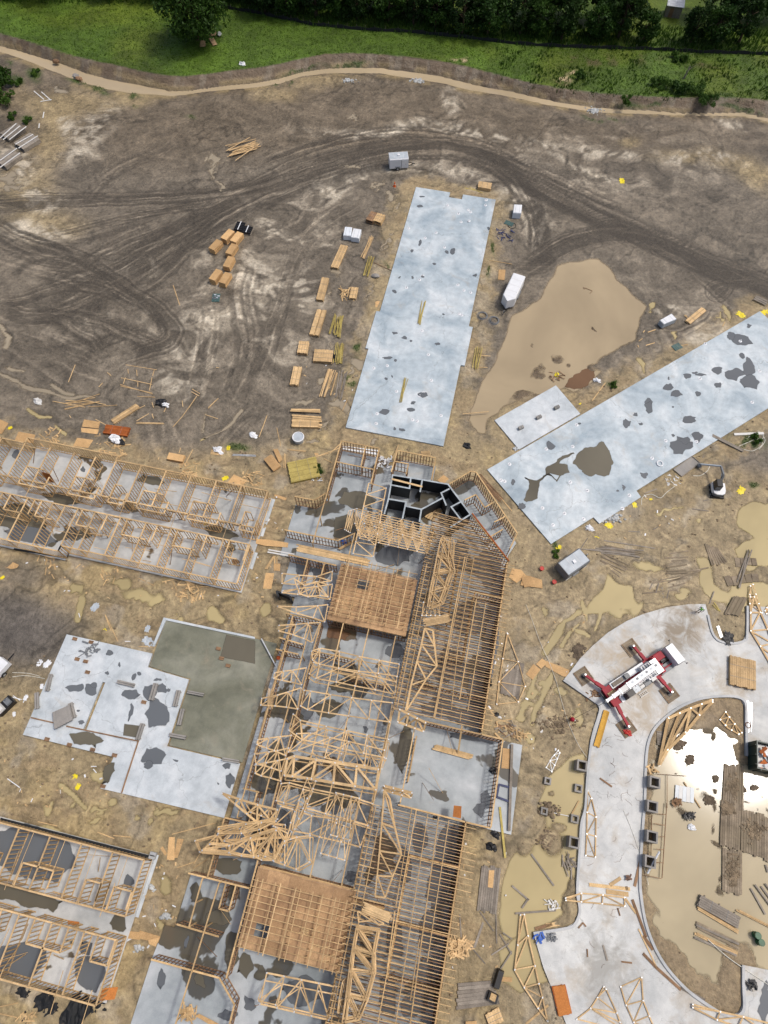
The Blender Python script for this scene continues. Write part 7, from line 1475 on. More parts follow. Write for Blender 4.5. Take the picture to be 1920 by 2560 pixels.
# ---- lower left surroundings
for c4, z, lb in ((((1095, 240), (1132, 240), (1130, 390), (1080, 390)), .1, 'middle of the three plywood strips by the lower wing'), (((1010, 275), (1035, 265), (1082, 345), (1070, 362)), .06, 'left of the three plywood strips by the lower wing'), (((1150, 250), (1190, 255), (1150, 375), (1125, 375)), .06, 'right of the three plywood strips by the lower wing'), (((800, 845), (912, 858), (905, 905), (800, 895)), .1, 'left plywood sheet of the walkway from lower wing'), (((905, 845), (1040, 885), (1025, 925), (900, 898)), .14, 'middle plywood sheet of the walkway from lower wing'), (((960, 910), (1035, 890), (1010, 950), (965, 935)), .2, 'stained plywood sheet at the end of the lower walkway')): panel('L5', c4, z, lb)
panel('L5', ((665, 1220), (765, 1212), (742, 1292), (640, 1302)), .3, 'bright orange panel at the corner of the lower wing', 'plywood_orange'); panel('L5', ((440, 780), (515, 790), (505, 815), (440, 805)), .4, 'orange boards across the corridor of the lower wing', 'plywood_orange')
c = at('L5', 990, 360, .4); o = thing('barrier_block', 'grey concrete block at the corner of the lower wing', 'block', (c.x, c.y, 0)); beam('body', c-Vector((.35, 0, .1)), c+Vector((.35, 0, -.1)), .7, .6, 'kerb_concrete', o); beam('strap', c+Vector((-.3, 0, .21)), c+Vector((.3, 0, .21)), .1, .02, 'black', o)
boards('L5', ((245, 140, 370, 168), (632, 208, 740, 250), (735, 230, 845, 240), (1115, 222, 1400, 148), (1150, 438, 1260, 402), (1250, 445, 1370, 365), (1255, 415, 1300, 340), (0, 1340, 115, 1315), (0, 1385, 110, 1410), (1040, 420, 1060, 432)), 'loose board on the clay around the lower wing', 'loose boards around the lower wing', 'lumber')
scrap_pile('L5', 1225, 1385, 46, 34, 'scrap wood heap on the slab at the bottom edge', base=.15); scrap_pile('L5', 180, 1410, 50, 16, 'scrap wood on the clay in the bottom left corner'); panel('L5', ((1265, 1400), (1290, 1385), (1420, 1452), (1400, 1480)), .4, 'plywood strip at the bottom edge beside the scrap heap')
for x, y, rx, lb in ((150, 1245, .8, 'black plastic sheet below the lower wing, upper left'), (290, 1290, 1.2, 'black plastic sheet below the lower wing, middle'), (500, 1370, 2.0, 'large black plastic sheet below the lower wing'), (640, 1335, 1.0, 'black plastic at the corner of the lower wing'), (330, 1350, .8, 'black plastic strip left of the large sheet'), (170, 1410, .7, 'black plastic scrap in the bottom left corner')): bag('L5', x, y, rx, lb, 'silt_black', 0, 'plastic', 'plastic_sheet', flat=.16)
tag(beam('silt_board', at('L5', 0, 130, .35), at('L5', 985, 380, .35), .5, .1, 'silt_black'), 'black membrane strip along the top of the lower wing', 'membrane')
tag(beam('silt_board', at('L3', 90, 965, .1), at('L3', 420, 1022, .1), .25, .12, 'silt_black'), 'black membrane strip along the foot of the upper wing', 'membrane')
rock_pile('L5', 990, 570, 14, 20, 14, 'pale rubble left of the entrance slab, upper', 0); rock_pile('L5', 1080, 750, 36, 18, 26, 'pale rubble on the clay beside the entrance slab', 0); rock_pile('L5', 900, 960, 30, 30, 18, 'pale rubble below the plywood walkway', 0)

# ================================================================== CRANE
cc = Vector((28.65, 23.45, 0)); cd = Vector((.727, .687, 0)).normalized(); P = local(cc, cd)
cr = thing('truck_crane', 'red and white truck crane on four outriggers parked on the concrete', 'crane', (cc.x, cc.y, .15)); Z0_ = .15
lbox(P, -5.3, 3.9, -.55, .55, .75, 1.15, 'chassis', 'crane_red', cr)
for s in (-1, 1):
    dk = lbox(P, -4.4, 1.9, min(s*.58, s*1.32), max(s*.58, s*1.32), 1.05, 1.25, 'side_deck', 'white_paint', cr)
    for x in (3.55, 2.4, -2.5, -3.75): wheel(P, x, s*1.28, .52, .38, cr)
    lbox(P, 1.95, 3.6, min(s*.9, s*1.3), max(s*.9, s*1.3), 1.1, 1.4, 'mudguard', 'crane_red' if s > 0 else 'grey_dark', cr)
cab = lbox(P, 3.95, 5.2, -1.3, 1.3, .7, 2.55, 'driver_cab', 'white_paint', cr, .08); lbox(P, 5.13, 5.2, -1.15, 1.15, 1.55, 2.3, 'windscreen', 'glass_dark', cab)
for s in (-1, 1): lbox(P, 4.2, 4.95, min(s*1.25, s*1.31), max(s*1.25, s*1.31), 1.5, 2.2, 'side_window', 'glass_dark', cab); MB().beam(P(5.0, s*1.3, 2.2), P(5.25, s*1.65, 2.2), .04, .04).box(P(5.25, s*1.68, 2.1), (.12, .1, .35), .75).build('mirror', 'black', cab)
lbox(P, 2.3, 3.7, .25, 1.25, 1.15, 1.75, 'engine_cover', 'crane_red', cr, .06); lbox(P, 2.2, 3.8, -1.2, -.3, 1.1, 1.3, 'battery_tray', 'grey_dark', cr); lbox(P, 2.9, 3.85, -.3, .25, 1.15, 1.5, 'radiator', 'black', cr)
for y in (-.2, -.75): lbox(P, 2.1, 3.9, y-.08, y+.08, 1.32, 1.5, 'cross_rail', 'crane_red', cr)
MB().cyl(P(1.2, .1, 1.15), P(1.2, .1, 1.4), 1.0, 20).build('slew_ring', 'grey_dark', cr)
ss_ = lbox(P, -.2, 2.2, -1.0, 1.0, 1.42, 2.1, 'slewing_platform', 'white_paint', cr, .08)
lbox(P, 1.2, 2.1, -.9, .9, 2.1, 2.35, 'winch_housing', 'zinc', ss_)
for i in range(5): MB().cyl(P(.2+i*.38, -.85, 2.25), P(.2+i*.38, .85, 2.25), .11, 8).build('winch_drum', 'steel' if i % 2 else 'off_white', ss_)
lbox(P, 1.75, 2.35, -1.15, 1.15, 1.5, 2.25, 'counterweight', 'crane_red', ss_, .05)
oc = lbox(P, -3.9, -2.75, -1.35, -.5, 1.25, 2.5, 'operator_cab', 'black', cr, .07); lbox(P, -3.75, -2.9, -1.22, -.62, 2.5, 2.54, 'roof_window', 'glass_dark', oc)
lbox(P, -2.7, -1.7, -1.3, -.45, 1.25, 2.1, 'machine_box', 'grey_panel', cr, .06); lbox(P, -1.6, -.9, -1.25, -.55, 1.25, 1.75, 'oil_tank', 'off_white', cr, .05); lbox(P, -.8, .1, -1.3, -.6, 1.25, 1.6, 'grille_box', 'grey_dark', cr); lbox(P, .2, 1.0, -1.3, -.7, 1.25, 1.7, 'tool_box', 'off_white', cr, .04)
lbox(P, -2.4, -1.7, .65, 1.25, 1.25, 1.75, 'tool_box', 'grey_dark', cr, .04); lbox(P, -4.2, -2.6, .7, 1.2, 1.25, 1.45, 'rope_tray', 'lumber_grey', cr)
for i in range(6): lbox(P, -1.5+i*.42, -1.3+i*.42, -1.34, -1.3, 1.26, 1.6, 'vent_slat', 'black', cr)
# boom: four telescoped sections stowed towards the rear
prev = cr
for i, (x0, x1, w, h, z0, z1) in enumerate(((1.8, -3.2, .72, .66, 2.55, 2.45), (-3.1, -4.4, .58, .54, 2.45, 2.42), (-4.3, -5.5, .46, .44, 2.42, 2.40), (-5.4, -6.5, .34, .34, 2.40, 2.38))):
    b_ = MB().beam(P(x0, .12-(1.8-x0)*.03, z0), P(x1, .12-(1.8-x1)*.03, z1), w, h).build('boom_section', 'white_paint' if i != 1 else 'off_white', cr)
    MB().beam(P(x1+.12, .12-(1.8-x1)*.03, z1), P(x1, .12-(1.8-x1)*.03, z1), w+.06, h+.06).build('collar', 'zinc', b_)
hd = MB().cyl(P(-6.55, -.25, 2.25), P(-6.55, 0, 2.25), .26, 14).build('boom_head', 'grey_dark', cr); MB().cyl(P(1.0, .1, 1.6), P(-1.4, .1, 2.2), .12, 10).build('lift_cylinder', 'steel', cr)
jb = MB()                                                     # lattice jib beside the boom
for y, z in ((-.62, 2.2), (-.35, 2.2), (-.48, 2.45)): jb.beam(P(1.4, y, z), P(-4.6, y+.15, z-.05), .06, .06)
for i in range(14):
    x = 1.2-i*.42; jb.beam(P(x, -.62, 2.2), P(x-.21, -.35, 2.2), .04, .04); jb.beam(P(x-.21, -.35, 2.2), P(x-.42, -.62, 2.2), .04, .04); jb.beam(P(x, -.62, 2.2), P(x, -.48, 2.45), .035, .035)
for i, (x0, x1, y, z) in enumerate(((1.5, -3.0, .42, 2.75), (1.2, -2.4, .52, 2.3), (.9, -4.0, -.75, 2.05), (2.6, 3.8, .1, 1.85), (-1.6, -4.6, .62, 1.42))): MB().tube([P(x0+(x1-x0)*k/6, y-.04*k+.05*math.sin(k*2+i), z+.04*math.cos(k*3)) for k in range(7)], .03, 6).build('hydraulic_hose', 'black', cr)
for k in range(6): lbox(P, 1.2-k*.75, 1.5-k*.75, .02-k*.022, .26-k*.022, 2.885-k*.012, 2.90-k*.012, 'boom_wear_plate', 'grey_panel' if k % 2 else 'grey_dark', cr)
q = jb.build('lattice_jib', 'white_paint', cr); q['kind'] = 'stuff'
lbox(P, -5.6, -4.5, -1.25, 1.25, .7, 1.2, 'rear_beam', 'crane_red', cr); lbox(P, -5.4, -4.3, -.4, .5, 1.22, 1.32, 'rear_plate', 'lumber_pale', cr); lbox(P, -5.9, -5.62, -1.1, 1.1, .55, .8, 'bumper', 'black', cr)
lbox(P, .9, 2.4, .9, 1.32, .7, 1.3, 'front_beam', 'crane_red', cr); lbox(P, .9, 2.4, -1.32, -.9, .7, 1.3, 'front_beam', 'crane_red', cr)
for x, y in ((1.39, 3.43), (-6.19, 3.72), (1.73, -3.49), (-5.55, -3.91)):
    s = 1 if y > 0 else -1; x0 = 1.55 if x > 0 else -5.1; m_ = .5
    a, b_ = P(x0, s*1.0, .98), P(x0+(x-x0)*.55, s*2.3, .98); oo = MB().beam(a, b_, .42, .4).build('outrigger', 'crane_red', cr); MB().beam(b_, P(x, y, .98), .30, .30).build('extension', 'crane_red', oo)
    MB().cyl(P(x, y, .3), P(x, y, 1.2), .13, 10).build('jack_leg', 'zinc', cr); MB().cyl(P(x, y, .255), P(x, y, .34), .34, 14).build('float', 'black', cr)
    c = P(x, y, .2); mt = thing('outrigger_mat', 'square muddy timber mat under the %s outrigger of the crane' % {(1, 1): 'upper right', (-1, 1): 'upper left', (1, -1): 'lower right', (-1, -1): 'lower left'}[(1 if x > 0 else -1, s)], 'mat', (c.x, c.y, .15))
    for k in range(6): e = (k-2.5)*.32; a = P(x-.95, y+e, .2); b2 = P(x+.95, y+e, .2); beam('mat_board', a, b2, .3, .09, 'mat_timber', mt)
    for k in (-1, 1): beam('cross_bar', P(x+k*.8, y-.95, .26), P(x+k*.8, y+.95, .26), .06, .03, 'lumber_damp', mt)
tip = P(-6.6, -.15, 2.1); hk = at('Q3', 142, 1100, .7); MB().cyl(tip, hk, .025, 6).build('hoist_cable', 'black', cr)
o = thing('hook_ball', 'dark red hook ball at the end of the crane cable', 'hook', hk-Vector((0, 0, .3))); MB().blob(hk, (.3, .3, .32), 2, 12, 8, .02).build('ball', 'crane_red', o, True); MB().ring(hk-Vector((0, 0, .4)), .12, .035, 12, 6, 'x').build('hook', 'black', o)
a, b_ = at('Q3', 920, 830, .3), at('Q3', 1010, 770, .3); o = thing('step_ladder', 'short white ladder on the concrete beside the crane', 'ladder', (a+b_)/2-Vector((0, 0, .1))); n_ = Vector((-(b_-a).y, (b_-a).x, 0)).normalized()*.22
for s in (-1, 1): beam('rail', a+n_*s, b_+n_*s, .07, .05, 'off_white', o)
for k in range(5): c = a.lerp(b_, .1+k*.2); beam('rung', c-n_, c+n_, .06, .04, 'off_white', o)
bag('Q3', 775, 1245, .55, 'red cloth bundle on the mat of the lower left outrigger', 'red', .25, 'cloth', 'red_bundle', flat=.4)
stick_pile('Q3', (510, 990), (395, 1400), (560, 1010), 4, 'long golden beams lying from the crane down the concrete', 'lumber_gold', .32, .26, .05, 'beam_pile', 1)
scrap_pile('Q3', 370, 820, 60, 18, 'brown cribbing blocks and mud by the rear of crane', 'lumber_damp', .1, 1.0)
hose('R4', ((90, 30), (130, 130), (185, 280), (240, 400), (290, 540), (320, 650), (360, 780), (420, 920), (485, 1020)), 'thin white rope stretched over the muddy ruts left of the crane', 'rope', .03, .1, 'rope', 'rope')
tag(MB().prism([tuple(at('R4', x, y, .3)[:2]) for x, y in ((330, 522), (345, 510), (560, 660), (550, 675))], 0, .32).build('kerb_block', 'kerb_concrete'), 'straight concrete kerb piece left of the crane', 'kerb')

# ================================================================== EXCAVATOR
ec = at('R3', 1318, 590); ed = (at('R3', 1300, 440)-ec).normalized(); P = local(ec, ed); ex = thing('mini_excavator', 'small white and black excavator digging beside the right slab', 'excavator', (ec.x, ec.y, 0))
for s in (-1, 1):
    tr = MB(); prof = [(-1.0, .12), (-.85, 0), (.85, 0), (1.0, .12), (1.0, .34), (.85, .48), (-.85, .48), (-1.0, .34)]; y0, y1 = s*.55, s*.92
    for y in (y0, y1): tr.v += [tuple(P(x, y, z)) for x, z in prof]
    for i in range(8): tr.f.append((i, (i+1) % 8, 8+(i+1) % 8, 8+i))
    tr.f += [tuple(range(8)), tuple(range(15, 7, -1))]; tk = tr.build('track', 'rubber', ex)
    for x in (-.8, 0, .8): MB().cyl(P(x, y1, .25), P(x, y1+s*.02, .25), .17, 10).build('roller', 'grey_dark', tk)
lbox(P, -1.25, -1.1, -.95, .95, .05, .4, 'dozer_blade', 'black', ex); lbox(P, -.6, .6, -.5, .5, .3, .55, 'undercarriage', 'black', ex)
hs = MB(); k = len(hs.v)
prof = [(-1.15, -.35), (-.95, -.75), (-.4, -.9), (.75, -.88), (.8, .88), (-.4, .9), (-.95, .75), (-1.15, .35)]
hs.prism([tuple(P(x, y, 0)[:2]) for x, y in prof], .58, 1.15); hs.build('house', 'white_paint', ex)
hs = MB(); hs.prism([tuple(P(x, y, 0)[:2]) for x, y in ((-1.17, -.36), (-.97, -.77), (-.8, -.83), (-.85, 0), (-.8, .83), (-.97, .77), (-1.17, .36))], .5, .95); hs.build('counterweight', 'grey_dark', ex)
cb_ = lbox(P, -.55, .75, -.05, .82, 1.16, 2.25, 'cab', 'glass_dark', ex, .06); lbox(P, -.5, .7, -.02, .78, 2.26, 2.33, 'cab_roof', 'black', cb_, .03)
bp = [P(.7, -.25, 1.0), P(1.5, -.25, 2.3), P(2.9, -.1, 2.2)]; bo = MB(); bo.beam(bp[0], bp[1], .24, .3).beam(bp[1], bp[2], .22, .26); bo.build('boom', 'grey_dark', ex)
ae = at('R3', 1215, 425, .5); MB().beam(bp[2], ae+Vector((0, 0, .4)), .18, .24).build('arm', 'grey_panel', ex); MB().cyl(P(1.0, -.25, 1.2), (bp[1]+bp[2])/2, .06, 8).build('cylinder', 'zinc', ex)
bk = MB(); bk.blob(ae, (.32, .36, .35), 3, 9, 6, .08); bk.build('bucket', 'grey_dark', ex)

# ================================================================== PERSON
def person(pos, face, label):
    o = thing('person', label, 'person', pos); f = face.normalized(); sd_ = Vector((f.y, -f.x, 0))
    def J(x, y, z): return Vector(pos)+sd_*x+f*y+Vector((0, 0, z))
    J_ = {'pel': J(0, 0, .95), 'belly': J(0, .01, 1.12), 'chest': J(0, .03, 1.36), 'neck': J(0, .04, 1.50), 'nk2': J(0, .05, 1.57), 'lh': J(-.10, 0, .90), 'lk': J(-.12, .08, .50), 'la': J(-.13, -.02, .10), 'lt': J(-.14, .16, .05), 'rh': J(.10, 0, .90), 'rk': J(.11, .16, .52), 'ra': J(.12, .22, .10), 'rt': J(.13, .40, .05),
          'ls': J(-.20, .02, 1.42), 'le': J(-.30, -.04, 1.15), 'lw': J(-.30, .14, .95), 'rs': J(.20, .02, 1.42), 're': J(.31, .02, 1.15), 'rw': J(.27, .22, 1.02)}
    R_ = {'pel': .15, 'belly': .14, 'chest': .17, 'neck': .07, 'nk2': .06, 'lh': .10, 'lk': .07, 'la': .05, 'lt': .045, 'rh': .10, 'rk': .07, 'ra': .05, 'rt': .045, 'ls': .075, 'le': .05, 'lw': .036, 'rs': .075, 're': .05, 'rw': .036}
    E_ = [('pel', 'belly'), ('belly', 'chest'), ('chest', 'neck'), ('neck', 'nk2'), ('pel', 'lh'), ('lh', 'lk'), ('lk', 'la'), ('la', 'lt'), ('pel', 'rh'), ('rh', 'rk'), ('rk', 'ra'), ('ra', 'rt'), ('chest', 'ls'), ('ls', 'le'), ('le', 'lw'), ('chest', 'rs'), ('rs', 're'), ('re', 'rw')]
    ks = list(J_); me_ = bpy.data.meshes.new('body'); me_.from_pydata([J_[k] for k in ks], [(ks.index(a), ks.index(b)) for a, b in E_], []); me_.materials.append(MATS['dark_cloth'])
    b = bpy.data.objects.new('body', me_); link(b, o); b.modifiers.new('skin', 'SKIN'); b.modifiers.new('sub', 'SUBSURF').levels = 1; b.modifiers['sub'].render_levels = 1
    for i, k in enumerate(ks): me_.skin_vertices[0].data[i].radius = (R_[k], R_[k]*.85)
    me_.skin_vertices[0].data[0].use_root = True
    vest = MB(); n = 14                                        # hi-vis vest following the trunk
    for z, rx, ry in ((1.0, .185, .16), (1.15, .18, .155), (1.32, .215, .175), (1.44, .21, .15), (1.49, .12, .10)):
        for i in range(n): t = 2*math.pi*i/n; vest.v.append(tuple(J(rx*math.cos(t), .02+ry*math.sin(t), z)))
    for r_ in range(4):
        for i in range(n): vest.f.append((r_*n+i, r_*n+(i+1) % n, (r_+1)*n+(i+1) % n, (r_+1)*n+i))
    vo = vest.build('safety_vest', 'hivis', o, True); bd = MB(); 
    for i in range(n): t = 2*math.pi*i/n; bd.v += [tuple(J(.192*math.cos(t), .02+.165*math.sin(t), z)) for z in (1.1, 1.16)]
    for i in range(n): a = 2*i; c = 2*((i+1) % n); bd.f.append((a, c, c+1, a+1))
    bd.build('reflective_band', 'white_paint', vo)
    hd_ = MB().blob(J(0, .06, 1.68), (.085, .10, .125), 1, 12, 8, .0); h_ = hd_.build('head', 'skin', o, True)
    MB().blob(J(0, .165, 1.67), (.018, .022, .025), 1, 6, 4, 0).build('nose', 'skin', h_)
    for s in (-1, 1): MB().blob(J(s*.088, .05, 1.675), (.012, .02, .03), 1, 6, 4, 0).build('ear', 'skin', h_); MB().blob(J(s*.035, .152, 1.695), (.012, .01, .008), 1, 6, 4, 0).build('eye', 'black', h_)
    MB().blob(J(0, .152, 1.625), (.026, .008, .006), 1, 6, 4, 0).build('mouth', 'red', h_)
    ht = MB(); 
    for k in range(5):
        z = 1.71+.12*math.sin(k/4*math.pi/2); r_ = .135*math.cos(k/4*math.pi/2)+.004
        for i in range(n): t = 2*math.pi*i/n; ht.v.append(tuple(J(r_*math.cos(t)*.9, .055+r_*math.sin(t), z)))
    for r_ in range(4):
        for i in range(n): ht.f.append((r_*n+i, r_*n+(i+1) % n, (r_+1)*n+(i+1) % n, (r_+1)*n+i))
    hh = ht.build('hard_hat', 'white_paint', o, True); MB().prism([tuple(J(.15*math.cos(2*math.pi*i/n), .07+.18*math.sin(2*math.pi*i/n), 0)[:2]) for i in range(n)], pos[2]+1.70, pos[2]+1.715).build('brim', 'white_paint', hh)
    for w_, s in (('lw', -1), ('rw', 1)):
        hb = MB(); q = J_[w_]; dn = (f*.75+Vector((0, 0, -.65))).normalized(); hb.beam(q, q+dn*.10, .085, .035, (sd_.x, sd_.y, .2))
        for k in range(4): base = q+dn*.09+sd_*((k-1.5)*.021); m1 = base+dn*(.035+.006*(k in (1, 2))); hb.cyl(base, m1, .0095, 6, .009); hb.cyl(m1, m1+(dn+Vector((0, 0, -.7))).normalized()*.035, .009, 6, .007)
        th = q+dn*.03-sd_*s*.04; hb.cyl(th, th+(dn-sd_*s*.6).normalized()*.05, .011, 6, .008); hb.build('hand', 'skin', o)
    for a_, b__ in (('la', 'lt'), ('ra', 'rt')): MB().beam(J_[a_]+Vector((0, 0, -.045))-f*.07, J_[b__]+Vector((0, 0, 0.0)), .10, .09).build('boot', 'lumber_damp', o)
    return o
person(at('R4', 1207, 75, .15), Vector((-.7, -.7, 0)), 'person in bright green vest and dark trousers standing at the concrete corner')

# ================================================================== ROAD LOOP AND BASIN
# roll-off container with debris
def dumpster():
    x0, x1, y0, y1, zt = 41.9, 49.4, 15.1, 18.3, 2.2; o = thing('debris_container', 'dark green open container full of pale sheets at the right edge', 'container', ((x0+x1)/2, (y0+y1)/2, -.05)); t = .12
    for nm, a in (('side_wall', (x0, x1, y0, y0+t)), ('side_wall', (x0, x1, y1-t, y1)), ('end_wall', (x0, x0+t, y0+t+.002, y1-t-.002)), ('end_wall', (x1-t, x1, y0+t+.002, y1-t-.002))):
        w_ = MB().prism([(a[0], a[2]), (a[1], a[2]), (a[1], a[3]), (a[0], a[3])], .15, zt).build(nm, 'dumpster_green', o)
        n = 6 if nm == 'side_wall' else 3
        for k in range(n):
            if nm == 'side_wall': x = x0+.5+k*(x1-x0-1)/(n-1); yy = a[2]-.05 if a[2] == y0 else a[3]+.05; MB().box((x, yy, 1.15), (.12, .1, 1.9)).build('rib', 'dumpster_green', w_)
            else: yy = y0+.5+k*(y1-y0-1)/(n-1); xx = a[0]-.05 if a[0] == x0 else a[1]+.05; MB().box((xx, yy, 1.15), (.1, .12, 1.9)).build('rib', 'dumpster_green', w_)
    MB().prism([(x0+.02, y0+.02), (x1-.02, y0+.02), (x1-.02, y1-.02), (x0+.02, y1-.02)], .05, .2).build('floor', 'dumpster_green', o)
    for k in range(2): MB().box(((x0+x1)/2, y0+.8+k*1.6, .0), (x1-x0, .15, .14)).build('skid_rail', 'black', o)
    r_ = random.Random(3)
    for i in range(70):
        x, y = r_.uniform(x0+.6, x1-.6), r_.uniform(y0+.4, y1-.4); z = r_.uniform(1.3, 2.0); th = r_.uniform(0, 3.1); L = r_.uniform(.4, 1.4)
        tag(beam('debris_sheet', (x-L/2*math.cos(th), y-L/2*math.sin(th), z), (x+L/2*math.cos(th), y+L/2*math.sin(th), z+r_.uniform(-.2, .2)), r_.uniform(.2, .6), .04, r_.choice(('white_paint', 'off_white', 'white_wrap', 'lumber_red', 'grey_panel', 'off_white'))), 'torn sheet of building waste in the green container', 'debris', 'waste in the container')
    MB().prism([(x0+.2, y0+.2), (x1-.2, y0+.2), (x1-.2, y1-.2), (x0+.2, y1-.2)], .25, 1.3).build('waste_fill', 'off_white', o)
dumpster()
# hollow block piers
_blk = {}
def pier(reg, x, y, size, courses, label, base=0.0, rz=0.0):
    top = base+courses*.2; c = at(reg, x, y, top); o = thing('block_pier', label, 'pier', (c.x, c.y, base)); h = size/2; bl = size-.2
    if bl not in _blk: _blk[bl] = MB().box((0, 0, 0), (bl-.01, .19, .19)).mesh('block', 'block_grey')
    for k in range(courses):
        z = base+.1+k*.2; s = 1 if k % 2 else -1
        for i in range(4):
            th = i*math.pi/2+rz; off = Matrix.Rotation(th, 4, 'Z') @ Vector((s*.1, h-.1, 0))
            link(bpy.data.objects.new('block', _blk[bl]), o, Matrix.Translation((c.x+off.x, c.y+off.y, z)) @ Matrix.Rotation(th, 4, 'Z'))
for reg, x, y, s, n, lb in (('R4', 455, 1072, 1.2, 7, 'uppermost left block pier beside the concrete road'), ('R5', 405, 275, 1.2, 7, 'lowest left block pier beside the concrete road'), ('R4', 928, 1180, 1.25, 7, 'uppermost block pier on the basin side of the road'), ('R5', 912, 42, 1.25, 7, 'second block pier on the basin side of the road'), ('R5', 910, 238, 1.25, 7, 'third block pier on the basin side of the road'), ('R5', 898, 400, 1.25, 7, 'lowest block pier on the basin side, with white pipe'), ('R4', 233, 1172, .8, 3, 'upper small block box in the yellow water'), ('R4', 432, 1220, .9, 3, 'upper small block box against the road edge'), ('R5', 210, 72, .8, 3, 'lower small block box in the yellow water'), ('R5', 408, 122, .9, 3, 'lower small block box against the road edge')):
    pier(reg, x, y, s, n, lb, -.15)
tag(MB().cyl(at('R5', 955, 335, 1.5), at('R5', 878, 475, .3), .11, 10).build('white_pipe', 'white_paint'), 'white plastic pipe leaning on the lowest basin pier', 'pipe')
for i, (a, b_) in enumerate((((1003, 20), (972, 505)), ((945, 90), (1000, 95)), ((918, 152), (995, 165)), ((960, 238), (992, 238)), ((935, 318), (985, 322)), ((935, 405), (983, 407)), ((855, 485), (970, 510)), ((905, 100), (900, 380)))): tag(beam('form_rail', at('R5', *a, .35), at('R5', *b_, .35), .07, .1, 'lumber_damp'), 'thin brown form rail standing in water beside the basin piers', 'rail', 'form rails by the piers')
tag(beam('form_rail', at('R4', 1005, 1130, .2), at('R4', 1005, 1348, .2), .05, .08, 'lumber_damp'), 'long thin form rail left of the basin', 'rail'); tag(beam('form_rail', at('R4', 940, 1128, .2), at('R4', 1130, 1140, .2), .05, .05, 'rebar'), 'thin rod across the top of the basin piers', 'rail')
# crane mats lying in the basin
def mat_deck(reg, quad, n, label, z=.06, mat='mat_timber', along=True, mud=0):
    TL, TR, BR, BL = quad; o = thing('timber_mat', label, 'mat', at(reg, *lerp2(TL, BR, .5), 0))
    for k in range(n):
        t0 = (k+.5)/n; a = at(reg, *lerp2(TL, TR, t0), z+rb.uniform(-.015, .02)); b_ = at(reg, *lerp2(BL, BR, t0), z+rb.uniform(-.015, .02)); e = (b_-a).normalized()*rb.uniform(-.15, .15)
        w = (at(reg, *TL, z)-at(reg, *TR, z)).length/n
        if rb.random() > mud*.0: beam('mat_board', a+e, b_+e, w*.9, .14, mat, o)
    return o
mat_deck('R4', ((1375, 1065), (1500, 1075), (1500, 1360), (1358, 1355)), 9, 'narrow upright timber mat below the green container', .05)
mat_deck('R5', ((1355, 0), (1485, 30), (1475, 330), (1345, 290)), 9, 'broad timber mat left of the muddy one in the basin', .05)
mat_deck('R5', ((1485, 60), (1700, 120), (1700, 410), (1480, 330)), 13, 'wide muddy timber mat at the right edge of basin', .055)
mat_deck('R5', ((1362, 315), (1490, 330), (1490, 618), (1360, 595)), 8, 'lowest muddy timber mat hanging below the others in basin', .05)
def mud_heap(reg, x, y, rx, ry, label, z=0.0, h=.25, mat='soil_clod', seed=1):
    k = REG[reg][2]; s = .056/k*2.592*.5; mb = MB(); r_ = random.Random(seed)
    for i in range(150):
        q = at(reg, x+r_.gauss(0, rx*.45), y+r_.gauss(0, ry*.45), z); a = r_.uniform(.06, .26); mb.blob(q, (a, a*r_.uniform(.5, 1), min(h, a)*r_.uniform(.5, 1)), i+seed, 7, 4, .4)
    return tag(mb.build('mud_heap', mat), label, 'mud', None, 'stuff')
plain('soil_clod', (.20, .15, .095), .85, var=.4); plain('soil_dark', (.12, .09, .06), .85, var=.4)
mud_heap('R5', 1425, 460, 50, 110, 'drying brown mud covering the lowest timber mat', .1, .14, seed=3); mud_heap('R5', 1570, 200, 70, 70, 'drying brown mud on the wide timber mat', .1, .14, seed=5); mud_heap('R4', 1430, 1210, 40, 70, 'brown mud on the narrow upright mat', .1, .12, seed=7); mud_heap('R5', 1400, 60, 40, 40, 'brown mud at the top of the broad mat', .1, .12, seed=8)
mud_heap('R4', 235, 1360, 66, 50, 'brown clod mound in the yellow water left of the road', .1, .4, seed=9)
mud_heap('R5', 235, 255, 60, 60, 'round brown clod mound lowest in the yellow water', .0, .45, seed=10); mud_heap('R4', 300, 800, 140, 60, 'churned clods beside the rope left of the road', .0, .2, seed=11)
for a in ((1090, 930, 34, 12, 21), (1155, 1035, 22, 22, 22), (1070, 960, 14, 6, 23), (1320, 1160, 12, 14, 24), (1570, 1215, 16, 10, 25), (1280, 1300, 30, 26, 26), (1500, 1230, 10, 10, 27)): mud_heap('R4', a[0], a[1], a[2], a[3], 'dark mud lump poking out of the glittering basin', -.02, .12, 'soil_dark', a[4])['group'] = 'mud lumps in the basin'
# reinforcing mesh, sheets and planks in the basin
o = thing('metal_sheets', 'five silver roof sheets lying side by side in the basin', 'sheets', at('R4', 1118, 1255))
for k in range(5): beam('sheet', at('R4', 1072+k*24, 1200+k*4, .1), at('R4', 1066+k*25, 1298+k*4, .1), .42, .03, 'off_white' if k % 2 else 'grey_panel', o)
board('R4', (1115, 1180), (1222, 1348), 'thin board slanting beside the silver sheets', 'lumber', .08, .12)
scrap_pile('R4', 1065, 1310, 26, 24, 'dark brush heap by the silver sheets', 'lumber_damp', .1, .8); scrap_pile('R5', 1145, 100, 26, 40, 'black twig heap in the basin', 'black', .15, .9); bag('R5', 1162, 172, .5, 'white crumpled sack below the black twig heap', 'white_paint', -.05)
lumber_bundle('R5', (1215, 650), (1472, 795), 1.2, .35, 'grey plank lift lying slantwise in the basin', 'lumber_grey', .2)
